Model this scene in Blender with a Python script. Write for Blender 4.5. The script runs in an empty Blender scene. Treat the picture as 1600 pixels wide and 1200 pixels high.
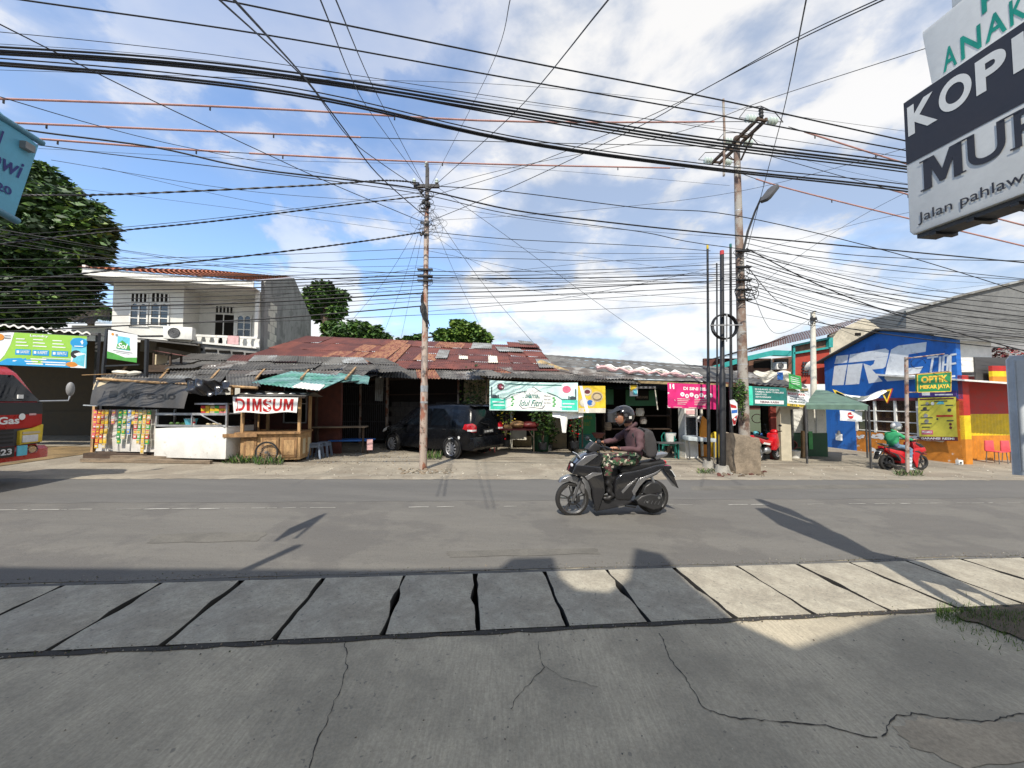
import bpy, bmesh, math, random
import numpy as np
from mathutils import Vector, Matrix
from math import sin, cos, pi, radians as R, atan2, hypot
random.seed(7)
scn = bpy.context.scene
COL = scn.collection
# ---------------------------------------------------------------- camera
FPX = 577.0; CAMH = 1.73; PITCH = R(2.5)
cam = bpy.data.objects.new('camera', bpy.data.cameras.new('camera'))
COL.objects.link(cam); scn.camera = cam
cam.location = (0, 0, CAMH); cam.rotation_euler = (pi/2+PITCH, 0, 0)
cam.data.sensor_width = 36; cam.data.lens = 36*FPX/1600; cam.data.clip_start = .05; cam.data.clip_end = 3000
# ---------------------------------------------------------------- sun + sky
SUNV = Vector((-.9, -3.46, 4.34)).normalized()          # towards the sun
sl = bpy.data.lights.new('sun', 'SUN'); sl.energy = 3.6; sl.angle = R(.6); sl.color = (1, .93, .82)
sun = bpy.data.objects.new('sun', sl); COL.objects.link(sun)
sun.rotation_euler = SUNV.to_track_quat('Z', 'Y').to_euler()
W = bpy.data.worlds.new('World'); scn.world = W; W.use_nodes = True
nt = W.node_tree; nt.nodes.clear()
def N(t, k, ins=None, tree=None, **kw):
    n = (tree or nt).nodes.new(k)
    for a, b in kw.items(): setattr(n, a, b)
    for a, b in (ins or {}).items():
        if isinstance(b, bpy.types.NodeSocket): (tree or nt).links.new(b, n.inputs[a])
        else: n.inputs[a].default_value = b
    return n
def math_(op, a, b=None, c=None, tree=None, clamp=False):
    n = N(0, 'ShaderNodeMath', {0: a}, tree, operation=op, use_clamp=clamp)
    for i, q in ((1, b), (2, c)):
        if q is None: continue
        if isinstance(q, bpy.types.NodeSocket): (tree or nt).links.new(q, n.inputs[i])
        else: n.inputs[i].default_value = q
    return n.outputs[0]
def maprange(v, a, b, c=0., d=1., tree=None, smooth=True):
    return N(0, 'ShaderNodeMapRange', {'Value': v, 'From Min': a, 'From Max': b, 'To Min': c, 'To Max': d}, tree,
             interpolation_type='SMOOTHSTEP' if smooth else 'LINEAR').outputs[0]
def mixc(f, a, b, tree=None, mode='MIX'):
    n = (tree or nt).nodes.new('ShaderNodeMix'); n.data_type = 'RGBA'; n.blend_type = mode
    for i, q in ((0, f), (6, a), (7, b)):
        if isinstance(q, bpy.types.NodeSocket): (tree or nt).links.new(q, n.inputs[i])
        else: n.inputs[i].default_value = q if i == 0 else (tuple(q)+(1,))[:4]
    return n.outputs[2]
sky = N(0, 'ShaderNodeTexSky', sky_type='NISHITA', sun_disc=False, sun_elevation=math.asin(SUNV.z),
        sun_rotation=atan2(SUNV.x, SUNV.y), air_density=1.15, dust_density=.6, ozone_density=2.2)
tc = N(0, 'ShaderNodeTexCoord')
sep = N(0, 'ShaderNodeSeparateXYZ', {0: tc.outputs['Generated']})
zz = math_('ADD', math_('MAXIMUM', sep.outputs[2], 0.), .13)
px = math_('DIVIDE', sep.outputs[0], zz); py = math_('DIVIDE', sep.outputs[1], zz)
pl = N(0, 'ShaderNodeCombineXYZ', {0: px, 1: py}).outputs[0]
n1 = N(0, 'ShaderNodeTexNoise', {'Vector': pl, 'Scale': .8, 'Detail': 8., 'Roughness': .52, 'Distortion': .0}).outputs[0]
mp = N(0, 'ShaderNodeMapping', {'Vector': pl, 'Location': (3.1, 7.7, 0), 'Scale': (.55, .8, 1), 'Rotation': (0, 0, .4)}).outputs[0]
n2 = N(0, 'ShaderNodeTexNoise', {'Vector': mp, 'Scale': 1.3, 'Detail': 8., 'Roughness': .56, 'Distortion': .25}).outputs[0]
# puffy cumulus close to the horizon
mp3 = N(0, 'ShaderNodeMapping', {'Vector': tc.outputs['Generated'], 'Location': (1.3, .4, 2.2), 'Scale': (1, 1, 1.9)}).outputs[0]
n3 = N(0, 'ShaderNodeTexNoise', {'Vector': mp3, 'Scale': 3.6, 'Detail': 9., 'Roughness': .56, 'Distortion': .15}).outputs[0]
cl1 = maprange(math_('ADD', n1, maprange(sep.outputs[0], -.75, .45, -.09, .20)), .43, .66)
cl2 = maprange(n2, .44, .75, 0., .35)
low = maprange(sep.outputs[2], .1, .8, 1., .25)
cl3 = math_('MULTIPLY', maprange(n3, .485, .56), low)
cl = math_('MINIMUM', math_('ADD', math_('ADD', math_('MULTIPLY', cl1, .8), cl2), math_('MULTIPLY', cl3, .7)), 1.)
base = N(0, 'ShaderNodeBackground', {'Color': mixc(1., sky.outputs[0], (.92, .98, 1.06), mode='MULTIPLY'), 'Strength': .148})
shade = maprange(math_('ADD', math_('MULTIPLY', n2, .35), math_('MULTIPLY', n3, .65)), .42, .56)
ccol = mixc(shade, (.47, .55, .69), (1.06, 1.03, .98))
cbg = N(0, 'ShaderNodeBackground', {'Color': ccol, 'Strength': .60})
clf = math_('MULTIPLY', cl, .88)
wm = N(0, 'ShaderNodeMixShader', {0: clf, 1: base.outputs[0], 2: cbg.outputs[0]})
N(0, 'ShaderNodeOutputWorld', {0: wm.outputs[0]})
scn.view_settings.view_transform = 'Standard'; scn.view_settings.look = 'None'
scn.view_settings.exposure = 0.76; scn.view_settings.gamma = 1
scn.cycles.max_bounces = 6; scn.cycles.diffuse_bounces = 3; scn.cycles.glossy_bounces = 3
scn.cycles.transmission_bounces = 4; scn.cycles.transparent_max_bounces = 8
# ---------------------------------------------------------------- picture <-> place geometry
E = Vector((.9924, .1231, 0)); NN = Vector((-.1231, .9924, 0))   # along the road, across the road
def sn(p): return p[0]*E.x+p[1]*E.y, p[0]*NN.x+p[1]*NN.y
def fs(s, n, z=None):
    x = s*E.x+n*NN.x; y = s*E.y+n*NN.y
    return Vector((x, y, G(x, y) if z is None else z))
def G(x, y):
    s, n = sn((x, y)); t = min(1, max(0, (n-8.45)/.9))
    return -.0277*s-.1*t*t*(3-2*t)
def ray(u, v):
    a = (u-800)/FPX; b = (600-v)/FPX
    dy = cos(PITCH)-b*sin(PITCH); dz = sin(PITCH)+b*cos(PITCH)
    return Vector((a/dy, 1, dz/dy))
def at(u, v, Y): d = ray(u, v); return Vector((d.x*Y, Y, CAMH+d.z*Y))
def gr(u, v, off=0):
    d = ray(u, v); y = 8
    for _ in range(60):
        z = G(d.x*y, y)+off; y = .5*y+.5*(z-CAMH)/d.z
    return Vector((d.x*y, y, G(d.x*y, y)+off))
def yn(u, v, n): d = ray(u, v); return n/(d.x*NN.x+NN.y)
def atn(u, v, n): return at(u, v, yn(u, v, n))
class Frame:
    """vertical plane through A and B: local x runs A->B, local y away from the viewer's side, z up"""
    def __init__(s, A, B):
        s.A = Vector(A); d = Vector((B[0]-A[0], B[1]-A[1], 0)); s.w = d.length; s.e = d.normalized()
        s.n = Vector((-s.e.y, s.e.x, 0)); s.rz = atan2(s.e.y, s.e.x)
    def xz(s, u, v, off=0):
        d = ray(u, v); q = s.A+s.n*off
        t = (q.x*s.n.x+q.y*s.n.y)/(d.x*s.n.x+d.y*s.n.y)
        P = Vector((d.x*t, t, CAMH+d.z*t))-s.A
        return P.x*s.e.x+P.y*s.e.y, P.z
    def x(s, u, v=650, off=0): return s.xz(u, v, off)[0]
    def z(s, u, v, off=0): return s.xz(u, v, off)[1]
    def g(s, x, y=0):
        p = s.A+s.e*x+s.n*y; return G(p.x, p.y)-s.A.z
    def wp(s, x, y, z): return s.A+s.e*x+s.n*y+Vector((0, 0, z))
# ---------------------------------------------------------------- materials
MATS = {}
def mat(key, col=None, rough=.6, metal=0., var=.18, scale=5., bump=0., bscale=40., col2=None, lo=.45, hi=.62,
        spec=.5, stretch=None, alpha=None, emit=None, coat=0., trans=0., speck=None, grain=None, pits=None):
    if key in MATS: return MATS[key]
    m = bpy.data.materials.new(key); m.use_nodes = True; t = m.node_tree; MATS[key] = m
    b = t.nodes['Principled BSDF']
    tcn = N(0, 'ShaderNodeTexCoord', tree=t)
    vec = tcn.outputs['Object']
    if stretch:
        vec = N(0, 'ShaderNodeMapping', {'Vector': vec, 'Scale': stretch[:3], 'Rotation': (0, 0, stretch[3] if len(stretch) > 3 else 0)}, t).outputs[0]
    n = N(0, 'ShaderNodeTexNoise', {'Vector': vec, 'Scale': scale, 'Detail': 6., 'Roughness': .6}, t).outputs[0]
    c2 = col2 or tuple(c*(1-var) for c in col)
    c1 = col if col2 else tuple(min(1, c*(1+var*.5)) for c in col)
    f = maprange(n, lo if col2 else .3, hi if col2 else .7, tree=t)
    c = mixc(f, c2, c1, t)
    nf = N(0, 'ShaderNodeTexNoise', {'Vector': vec, 'Scale': scale*9, 'Detail': 4., 'Roughness': .7}, t).outputs[0]
    c = mixc(1., c, N(0, 'ShaderNodeCombineColor', {0: maprange(nf, .25, .75, 1-var*.6, 1+var*.35, t), 1: maprange(nf, .25, .75, 1-var*.6, 1+var*.35, t), 2: maprange(nf, .25, .75, 1-var*.6, 1+var*.3, t)}, t).outputs[0], t, 'MULTIPLY')
    if speck:
        ns = N(0, 'ShaderNodeTexNoise', {'Vector': tcn.outputs['Object'], 'Scale': speck[1], 'Detail': 5., 'Roughness': .65}, t).outputs[0]
        c = mixc(maprange(ns, speck[2], speck[2]+(speck[4] if len(speck) > 4 else .06), 0., speck[3], t), c, speck[0], t)
    if grain:
        ng = N(0, 'ShaderNodeTexNoise', {'Vector': tcn.outputs['Object'], 'Scale': grain[0], 'Detail': 3., 'Roughness': .8}, t).outputs[0]
        g_ = maprange(ng, .3, .7, 1-grain[1], 1+grain[1], t); c = mixc(1., c, N(0, 'ShaderNodeCombineColor', {0: g_, 1: g_, 2: g_}, t).outputs[0], t, 'MULTIPLY')
    if pits:
        ns = N(0, 'ShaderNodeTexNoise', {'Vector': tcn.outputs['Object'], 'Scale': pits[1], 'Detail': 2., 'Roughness': .5}, t).outputs[0]
        c = mixc(maprange(ns, pits[2], pits[2]+.03, 0., pits[3], t), c, pits[0], t)
    t.links.new(c, b.inputs['Base Color'])
    t.links.new(maprange(n, .3, .7, max(0.02, rough-.08), min(1, rough+.08), t), b.inputs['Roughness'])
    b.inputs['Metallic'].default_value = metal
    b.inputs['Specular IOR Level'].default_value = spec
    b.inputs['Coat Weight'].default_value = coat
    if trans: b.inputs['Transmission Weight'].default_value = trans
    if alpha is not None: b.inputs['Alpha'].default_value = alpha
    if emit:
        b.inputs['Emission Color'].default_value = tuple(emit[:3])+(1,); b.inputs['Emission Strength'].default_value = emit[3]
    if bump:
        nb = N(0, 'ShaderNodeTexNoise', {'Vector': vec, 'Scale': bscale, 'Detail': 5., 'Roughness': .65}, t).outputs[0]
        bn = N(0, 'ShaderNodeBump', {'Strength': bump, 'Distance': .02, 'Height': nb}, t)
        t.links.new(bn.outputs[0], b.inputs['Normal'])
    return m
def P(key, r, g, b, rough=.6, **k): return mat(key, (r, g, b), rough, **k)
P('white_paint', .72, .71, .66, .6, var=.12, speck=((.35, .3, .24), 6, .62, .5)); P('white_cloth', .78, .78, .75, .8, var=.08, scale=3)
P('offwhite', .6, .57, .48, .7, var=.15, speck=((.3, .26, .2), 4, .6, .5)); P('cream', .55, .46, .3, .8, var=.15, speck=((.2, .16, .11), 5, .6, .5))
P('black', .012, .012, .013, .5, var=.2); P('blackgloss', .012, .012, .014, .16, var=.1, coat=.5)
P('rubber', .018, .017, .016, .8, bump=.2, bscale=60); P('cable', .011, .011, .012, .6, var=.1)
P('glass', .02, .024, .028, .06, var=.05, spec=.8); P('red', .45, .02, .02, .45); P('redgloss', .5, .012, .018, .2, coat=.4)
P('darkred', .16, .02, .02, .5); P('blue', .02, .12, .42, .6); P('green', .02, .22, .07, .6); P('dkgreen', .012, .07, .025, .6)
P('teal', .015, .16, .14, .7); P('mint', .05, .60, .42, .7); P('palemint', .58, .80, .76, .7); P('grey', .25, .25, .25, .6)
P('dkgrey', .06, .06, .062, .6); P('steel', .35, .36, .37, .35, metal=.8); P('chrome', .6, .6, .6, .15, metal=1)
P('alu', .5, .51, .52, .4, metal=.6); P('wood', .30, .17, .075, .7, stretch=(2, 2, .5), var=.4, speck=((.12, .07, .035), 6, .56, .6))
P('woodlight', .42, .26, .12, .7, stretch=(2, 2, .5), var=.4, speck=((.14, .08, .04), 7, .58, .6)); P('wooddark', .07, .045, .03, .8, var=.4, stretch=(.5, 2, 2))
P('plank', .22, .17, .12, .85, var=.4, stretch=(.6, 3, 3)); P('yellow', .70, .50, .03, .6); P('orange', .60, .22, .015, .6)
P('pink', .62, .015, .16, .65); P('palepink', .65, .4, .4, .7); P('skin', .42, .2, .12, .55, var=.08); P('skin_lip', .3, .1, .08, .5)
P('gablecream', .50, .45, .35, .85, var=.2, scale=2, speck=((.3, .27, .21), 1.2, .52, .6)); P('greywall', .15, .152, .15, .9, var=.25, scale=.8)
P('concrete', .30, .285, .25, .85, var=.25, scale=3, bump=.3, speck=((.14, .13, .11), 3, .56, .6)); P('soil', .10, .075, .05, .95, bump=.5)
P('plaster_grey', .27, .265, .25, .85, var=.3, scale=1.2, speck=((.12, .12, .11), 1.3, .52, .6), stretch=(1, 1, .35))
P('bark', .10, .07, .045, .9, bump=.6); P('brick', .11, .035, .025, .85, var=.3)
# ---------------------------------------------------------------- mesh builder
class MB:
    def __init__(s): s.v = []; s.f = []; s.m = []; s.mats = []; s.T = Matrix.Identity(4); s.cur = 0
    def mt(s, m):
        if isinstance(m, str): m = MATS[m]
        if m not in s.mats: s.mats.append(m)
        s.cur = s.mats.index(m); return s
    def add(s, vs, fs_):
        o = len(s.v); s.v += [tuple(s.T @ Vector(p)) for p in vs]
        for f in fs_: s.f.append(tuple(o+i for i in f)); s.m.append(s.cur)
        return s
    def box(s, x0, x1, y0, y1, z0, z1, M=None):
        vs = [(x, y, z) for z in (z0, z1) for y in (y0, y1) for x in (x0, x1)]
        if M is not None: vs = [M @ Vector(p) for p in vs]
        return s.add(vs, [(0, 2, 3, 1), (4, 5, 7, 6), (0, 1, 5, 4), (2, 6, 7, 3), (0, 4, 6, 2), (1, 3, 7, 5)])
    def bar(s, a, b, w, h=None, up=(0, 0, 1)):
        a = Vector(a); b = Vector(b); d = (b-a).normalized(); h = h or w; up = Vector(up)
        if abs(d.dot(up)) > .98: up = Vector((1, 0, 0))
        x = d.cross(up).normalized()*w/2; y = x.cross(d).normalized()*h/2
        vs = [p+i*x+j*y for p in (a, b) for j in (-1, 1) for i in (-1, 1)]
        return s.add(vs, [(0, 2, 3, 1), (4, 5, 7, 6), (0, 1, 5, 4), (2, 6, 7, 3), (0, 4, 6, 2), (1, 3, 7, 5)])
    def tube(s, pts, r, n=8, closed=False, cap=True):
        pts = [Vector(p) for p in pts]; L = len(pts)
        rs = r if isinstance(r, (list, tuple)) else [r]*L
        vs = []; fs_ = []; px_ = None
        for i, p in enumerate(pts):
            if closed: d = pts[(i+1) % L]-pts[i-1]
            else: d = pts[min(i+1, L-1)]-pts[max(i-1, 0)]
            d.normalize()
            if px_ is None:
                up = Vector((0, 0, 1)) if abs(d.z) < .9 else Vector((1, 0, 0)); px_ = d.cross(up).normalized()
            else: px_ = (px_-d*px_.dot(d)).normalized()
            py_ = d.cross(px_)
            for k in range(n):
                a = 2*pi*k/n; vs.append(p+(px_*cos(a)+py_*sin(a))*rs[i])
        for i in range(L if closed else L-1):
            j = (i+1) % L
            for k in range(n): fs_.append((i*n+k, i*n+(k+1) % n, j*n+(k+1) % n, j*n+k))
        if cap and not closed: fs_ += [tuple(range(n-1, -1, -1)), tuple((L-1)*n+k for k in range(n))]
        return s.add(vs, fs_)
    def cyl(s, a, b, r0, r1=None, n=16): return s.tube([a, b], [r0, r0 if r1 is None else r1], n)
    def prism(s, poly, y0, y1, axis='y', bev=0., seg=2):
        """poly: (x, z) outline extruded along local y"""
        bm = bmesh.new()
        f3 = (lambda a, c, y: (a, y, c)) if axis == 'y' else ((lambda a, c, y: (y, a, c)) if axis == 'x' else (lambda a, c, y: (a, c, y)))
        a = [bm.verts.new(f3(p[0], p[1], y0)) for p in poly]; f = bm.faces.new(a)
        r = bmesh.ops.extrude_face_region(bm, geom=[f]); d = Vector(f3(0, 0, y1-y0))
        bmesh.ops.translate(bm, verts=[e for e in r['geom'] if isinstance(e, bmesh.types.BMVert)], vec=d)
        bmesh.ops.recalc_face_normals(bm, faces=bm.faces)
        if bev:
            cap = {e for e in bm.edges if any(len(q.verts) == len(poly) and len(poly) != 4 for q in e.link_faces)}
            if len(poly) == 4: cap = set(bm.edges)
            bmesh.ops.bevel(bm, geom=list(cap), offset=bev, segments=seg, affect='EDGES', profile=.6, clamp_overlap=True)
        big = [q for q in bm.faces if len(q.verts) > 4]
        if big: bmesh.ops.triangulate(bm, faces=big)
        bm.verts.index_update(); s.add([v.co.copy() for v in bm.verts], [[v.index for v in q.verts] for q in bm.faces]); bm.free(); return s
    def grid(s, fn, nu, nv):
        vs = [fn(i/nu, j/nv) for j in range(nv+1) for i in range(nu+1)]
        return s.add(vs, [(j*(nu+1)+i, j*(nu+1)+i+1, (j+1)*(nu+1)+i+1, (j+1)*(nu+1)+i) for j in range(nv) for i in range(nu)])
    def ell(s, c, r, nu=12, nv=8, M=None):
        c = Vector(c); r = (r, r, r) if isinstance(r, (int, float)) else r
        vs = []; 
        for j in range(nv+1):
            t = pi*j/nv
            for i in range(nu):
                a = 2*pi*i/nu; q = Vector((r[0]*sin(t)*cos(a), r[1]*sin(t)*sin(a), r[2]*cos(t)))
                if M is not None: q = M @ q
                vs.append(c+q)
        return s.add(vs, [(j*nu+i, (j+1)*nu+i, (j+1)*nu+(i+1) % nu, j*nu+(i+1) % nu) for j in range(nv) for i in range(nu)])
    def lathe(s, c, prof, n=20, axis='z'):
        c = Vector(c); vs = []
        for (r, h) in prof:
            for i in range(n):
                a = 2*pi*i/n
                q = (r*cos(a), r*sin(a), h) if axis == 'z' else ((r*cos(a), h, r*sin(a)) if axis == 'y' else (h, r*cos(a), r*sin(a)))
                vs.append(c+Vector(q))
        L = len(prof)
        return s.add(vs, [(j*n+i, j*n+(i+1) % n, (j+1)*n+(i+1) % n, (j+1)*n+i) for j in range(L-1) for i in range(n)])
    def build(s, name, parent=None, m=None, smooth=True, ang=38, **tags):
        me = bpy.data.meshes.new(name)
        me.from_pydata(s.v, [], s.f)
        if m is not None: s.mats = [MATS[m] if isinstance(m, str) else m]; s.m = [0]*len(s.f)
        for q in s.mats: me.materials.append(q)
        me.polygons.foreach_set('material_index', s.m)
        me.validate()
        bm = bmesh.new(); bm.from_mesh(me); bmesh.ops.recalc_face_normals(bm, faces=bm.faces) if len(bm.faces) < 60000 else None
        bm.to_mesh(me); bm.free()
        if smooth:
            me.polygons.foreach_set('use_smooth', [True]*len(me.polygons)); me.set_sharp_from_angle(angle=R(ang))
        o = bpy.data.objects.new(name, me); COL.objects.link(o)
        if parent is not None: o.parent = parent
        for k, q in tags.items(): o[k] = q
        return o
def thing(name, label, cat, loc=(0, 0, 0), rz=0, group=None):
    o = bpy.data.objects.new(name, None); COL.objects.link(o); o.empty_display_size = .2
    o.location = loc; o.rotation_euler = (0, 0, rz); o['label'] = label; o['category'] = cat
    if group: o['group'] = group
    return o
def dup(root, loc, rz, label=None, group=None):
    r = root.copy(); COL.objects.link(r); r.location = loc; r.rotation_euler = (0, 0, rz)
    if label: r['label'] = label
    if group: r['group'] = group
    def rec(a, b):
        for ch in list(a.children):
            c = ch.copy(); COL.objects.link(c); c.parent = b; rec(ch, c)
    rec(root, r); return r
def tag(o, label, cat, group=None):
    o['label'] = label; o['category'] = cat
    if group: o['group'] = group
    return o
_tx = {}
def textgeo(txt, bold=0., shear=0.):
    k = (txt, bold, shear)
    if k in _tx: return _tx[k]
    if txt == 'M' and bold:
        q = [(0, 0), (0, 1), (.3, 1), (.5, .45), (.7, 1), (1, 1), (1, 0), (.78, 0), (.78, .62), (.58, .08), (.42, .08), (.22, .62), (.22, 0)]
        _tx[k] = tri_poly(q); return _tx[k]
    c = bpy.data.curves.new('t', 'FONT'); c.body = txt; c.size = 1; c.offset = bold; c.shear = shear; c.resolution_u = 8 if len(txt) < 3 else 3; c.fill_mode = 'FRONT'
    o = bpy.data.objects.new('t', c); COL.objects.link(o)
    me = bpy.data.meshes.new_from_object(o.evaluated_get(bpy.context.evaluated_depsgraph_get()))
    vs = [tuple(v.co) for v in me.vertices]; fs_ = [tuple(p.vertices) for p in me.polygons]
    bpy.data.objects.remove(o); bpy.data.curves.remove(c); bpy.data.meshes.remove(me)
    x0 = min(v[0] for v in vs); x1 = max(v[0] for v in vs); y0 = min(v[1] for v in vs); y1 = max(v[1] for v in vs)
    vs = [((v[0]-x0)/(x1-x0), (v[1]-y0)/(y1-y0)) for v in vs]
    _tx[k] = (vs, fs_); return _tx[k]
def tri_poly(poly, maxe=None):
    bm = bmesh.new(); f = bm.faces.new([bm.verts.new((p[0], p[1], 0)) for p in poly])
    bmesh.ops.triangulate(bm, faces=[f])
    if maxe:
        for _ in range(4):
            es = [e for e in bm.edges if e.calc_length() > maxe]
            if not es: break
            bmesh.ops.subdivide_edges(bm, edges=es, cuts=1); bmesh.ops.triangulate(bm, faces=list(bm.faces))
    bm.verts.index_update(); r = ([(v.co.x, v.co.y) for v in bm.verts], [tuple(v.index for v in q.verts) for q in bm.faces]); bm.free(); return r
class Sheet:
    """printed sheet: every printed shape lies a hair in front of the cloth and follows its folds. F(x, z, off) -> local point"""
    def __init__(s, F, mb=None, step=.0025): s.F = F; s.mb = mb or MB(); s.L = 0; s.step = step
    def _p(s, vs, fs_, m):
        s.mb.mt(m); s.mb.add([s.F(a, b, s.L*s.step) for a, b in vs], fs_)
    def up(s): s.L += 1; return s
    def rect(s, x0, z0, x1, z1, m, nx=1, nz=1):
        vs = [(x0+(x1-x0)*i/nx, z0+(z1-z0)*j/nz) for j in range(nz+1) for i in range(nx+1)]
        s._p(vs, [(j*(nx+1)+i, j*(nx+1)+i+1, (j+1)*(nx+1)+i+1, (j+1)*(nx+1)+i) for j in range(nz) for i in range(nx)], m); return s
    def disc(s, x, z, rx, m, rz=None, n=16, ring=None):
        rz = rz or rx; vs = [(x+rx*cos(2*pi*i/n), z+rz*sin(2*pi*i/n)) for i in range(n)]
        if ring:
            vs += [(x+rx*ring*cos(2*pi*i/n), z+rz*ring*sin(2*pi*i/n)) for i in range(n)]
            s._p(vs, [(i, (i+1) % n, n+(i+1) % n, n+i) for i in range(n)], m)
        else: s._p(vs, [tuple(range(n))], m)
        return s
    def poly(s, pts, m, maxe=None): vs, f = tri_poly(pts, maxe); s._p(vs, f, m); return s
    def line(s, pts, w, m):
        for a, b in zip(pts[:-1], pts[1:]):
            d = hypot(b[0]-a[0], b[1]-a[1]) or 1; q = (-(b[1]-a[1])/d*w/2, (b[0]-a[0])/d*w/2)
            s._p([(a[0]-q[0], a[1]-q[1]), (b[0]-q[0], b[1]-q[1]), (b[0]+q[0], b[1]+q[1]), (a[0]+q[0], a[1]+q[1])], [(0, 1, 2, 3)], m)
        return s
    def text(s, txt, x, z, w, h, m, bold=0., shear=0., rot=0.):
        vs, f = textgeo(txt, bold, shear)
        vs = [(x+(a*w)*cos(rot)-(b*h)*sin(rot), z+(a*w)*sin(rot)+(b*h)*cos(rot)) for a, b in vs]
        s._p(vs, f, m); return s
def fold(amp, k=5., ph=0., y=0.):
    """hanging-cloth displacement towards the viewer"""
    return lambda x, z, off: (x, y-off-amp*(sin(k*x+ph+1.3*sin(2.1*z))+.5*sin(2.3*k*x+2*ph+3*z)), z)
def corr(mb, p00, p10, p11, p01, pitch=.09, amp=.015, nv=1, jag=0., m=None, sag=0.):
    """corrugated sheet; ribs run p0*->p*1 (up the slope)"""
    p00, p10, p11, p01 = map(Vector, (p00, p10, p11, p01))
    w = (p10-p00).length; nu = max(4, int(w/pitch*4)); nrm = (p10-p00).cross(p01-p00).normalized()
    if nrm.z < 0: nrm = -nrm
    j0 = [random.uniform(-jag, jag) for _ in range(nu//8+2)]
    def fn(u, v):
        a = p00.lerp(p10, u); b = p01.lerp(p11, u)
        jj = j0[int(u*nu)//8]; d = (b-a)
        p = a+d*(v if v > .01 else jj/max(.1, d.length))
        return p+nrm*(amp*sin(u*w/pitch*2*pi)-sag*4*v*(1-v))
    if m: mb.mt(m)
    return mb.grid(fn, nu, nv)
def skin(nodes, edges, sub=1):
    """nodes: (x, y, z, r) ; first node is the root; returns (verts, faces) of one continuous surface"""
    me = bpy.data.meshes.new('s'); me.from_pydata([n[:3] for n in nodes], edges, [])
    o = bpy.data.objects.new('s', me); COL.objects.link(o)
    o.modifiers.new('k', 'SKIN'); me.skin_vertices[0].data[0].use_root = True
    for i, n in enumerate(nodes):
        r = n[3]; me.skin_vertices[0].data[i].radius = (r, r) if isinstance(r, (int, float)) else r
    ss = o.modifiers.new('u', 'SUBSURF'); ss.levels = sub; ss.render_levels = sub
    bpy.context.view_layer.update()
    e = bpy.data.meshes.new_from_object(o.evaluated_get(bpy.context.evaluated_depsgraph_get()))
    vs = [tuple(v.co) for v in e.vertices]; f = [tuple(p.vertices) for p in e.polygons]
    bpy.data.objects.remove(o); bpy.data.meshes.remove(me); bpy.data.meshes.remove(e)
    return vs, f
# ================================================================ SETTING
_G = G
def G(x, y):
    s, n = sn((x, y)); t = min(1, max(0, (n-8.45)/.9)); s = max(-45, min(45, s))
    return -.0277*s-.1*t*t*(3-2*t)
P('asphalt', .135, .128, .114, .85, var=.12, scale=1.1, stretch=(.35, 2.2, 1), grain=(75, .14), pits=((.06, .056, .05), 42, .66, .5), bump=.35, bscale=160, speck=((.085, .08, .075), .55, .5, .45))
P('near_concrete', .42, .37, .275, .85, var=.18, scale=2.6, stretch=(26, 2.6, 1, -.35), bump=.22, bscale=12, speck=((.23, .205, .155), 1.2, .36, .8, .3), grain=(60, .13), pits=((.12, .11, .095), 26, .69, .6))
P('slab_concrete', .37, .34, .27, .88, var=.14, scale=5, bump=.4, bscale=50, speck=((.235, .21, .165), 3.1, .40, .7, .2), grain=(48, .16), pits=((.15, .14, .12), 30, .66, .7))
P('lot', .27, .238, .185, .9, grain=(30, .15), var=.22, scale=1.1, bump=.5, bscale=25, speck=((.19, .16, .12), .8, .52, .65))
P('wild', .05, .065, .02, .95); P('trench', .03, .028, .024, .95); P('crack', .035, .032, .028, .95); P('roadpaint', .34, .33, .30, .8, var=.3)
P('brown_earth', .20, .135, .06, .95, var=.4, scale=2, bump=.5); P('moss', .05, .07, .02, .95); P('stain', .10, .097, .09, .9)
m = MB()
ss = [-700, -300, -120, -60, -45]+[i*1.5 for i in range(-29, 30)]+[45, 60, 120, 300, 700]
ns = [-300, -60, -20, -6, -2, 0, 1, 2, 2.835, 2.845, 3.795, 3.805, 4.2, 6, 8, 8.3, 8.45, 8.6, 8.75, 8.9, 9.05, 9.2, 9.35, 10, 12, 15, 20, 30, 60, 150, 400, 900]
vs = []
for n_ in ns:
    for s_ in ss:
        p = fs(s_, n_); vs.append((p.x, p.y, p.z-(.32 if 2.84 < n_ < 3.8 else 0)))
k = len(ss)
for j in range(len(ns)-1):
    mm = 'wild' if ns[j] >= 20 else 'lot' if ns[j] >= 8.2 else ('trench' if 2.84 < ns[j] < 3.8 else 'near_concrete')
    m.mt(mm)
    o = [(j*k+i, j*k+i+1, (j+1)*k+i+1, (j+1)*k+i) for i in range(k-1)]
    for f in o: m.f.append(f); m.m.append(m.cur)
m.v = vs
m.build('ground', kind='structure', ang=60)
def strip(n0, n1, s0, s1, dz, mm, ds=1.5, jag=0.):
    m = MB().mt(mm); c = int((s1-s0)/ds); r0 = [0]*(c+1); r1 = [0]*(c+1)
    if jag: r0 = [random.uniform(-jag, jag) for _ in r0]; r1 = [random.uniform(-jag, jag) for _ in r1]
    v = []
    for i in range(c+1):
        s_ = s0+(s1-s0)*i/c
        for nn_ in (n0+r0[i], n1+r1[i]): v.append(fs(s_, nn_)+Vector((0, 0, dz)))
    m.add(v, [(2*i, 2*i+2, 2*i+3, 2*i+1) for i in range(c)]); return m
strip(3.84, 8.3, -60, 60, .006, 'asphalt', .35, .012).build('road', kind='structure')
P('asphalt_far', .112, .108, .10, .85, var=.12, scale=1.0, stretch=(.3, 2.4, 1), grain=(75, .14), pits=((.06, .056, .05), 42, .66, .5)); 
strip(6.45, 8.22, -60, 60, .0085, 'asphalt_far', .3, .03).build('far_lane', kind='structure')
strip(8.16, 8.42, -60, 60, .0125, 'lot', .17, .045).build('verge_dust', kind='structure')
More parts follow.
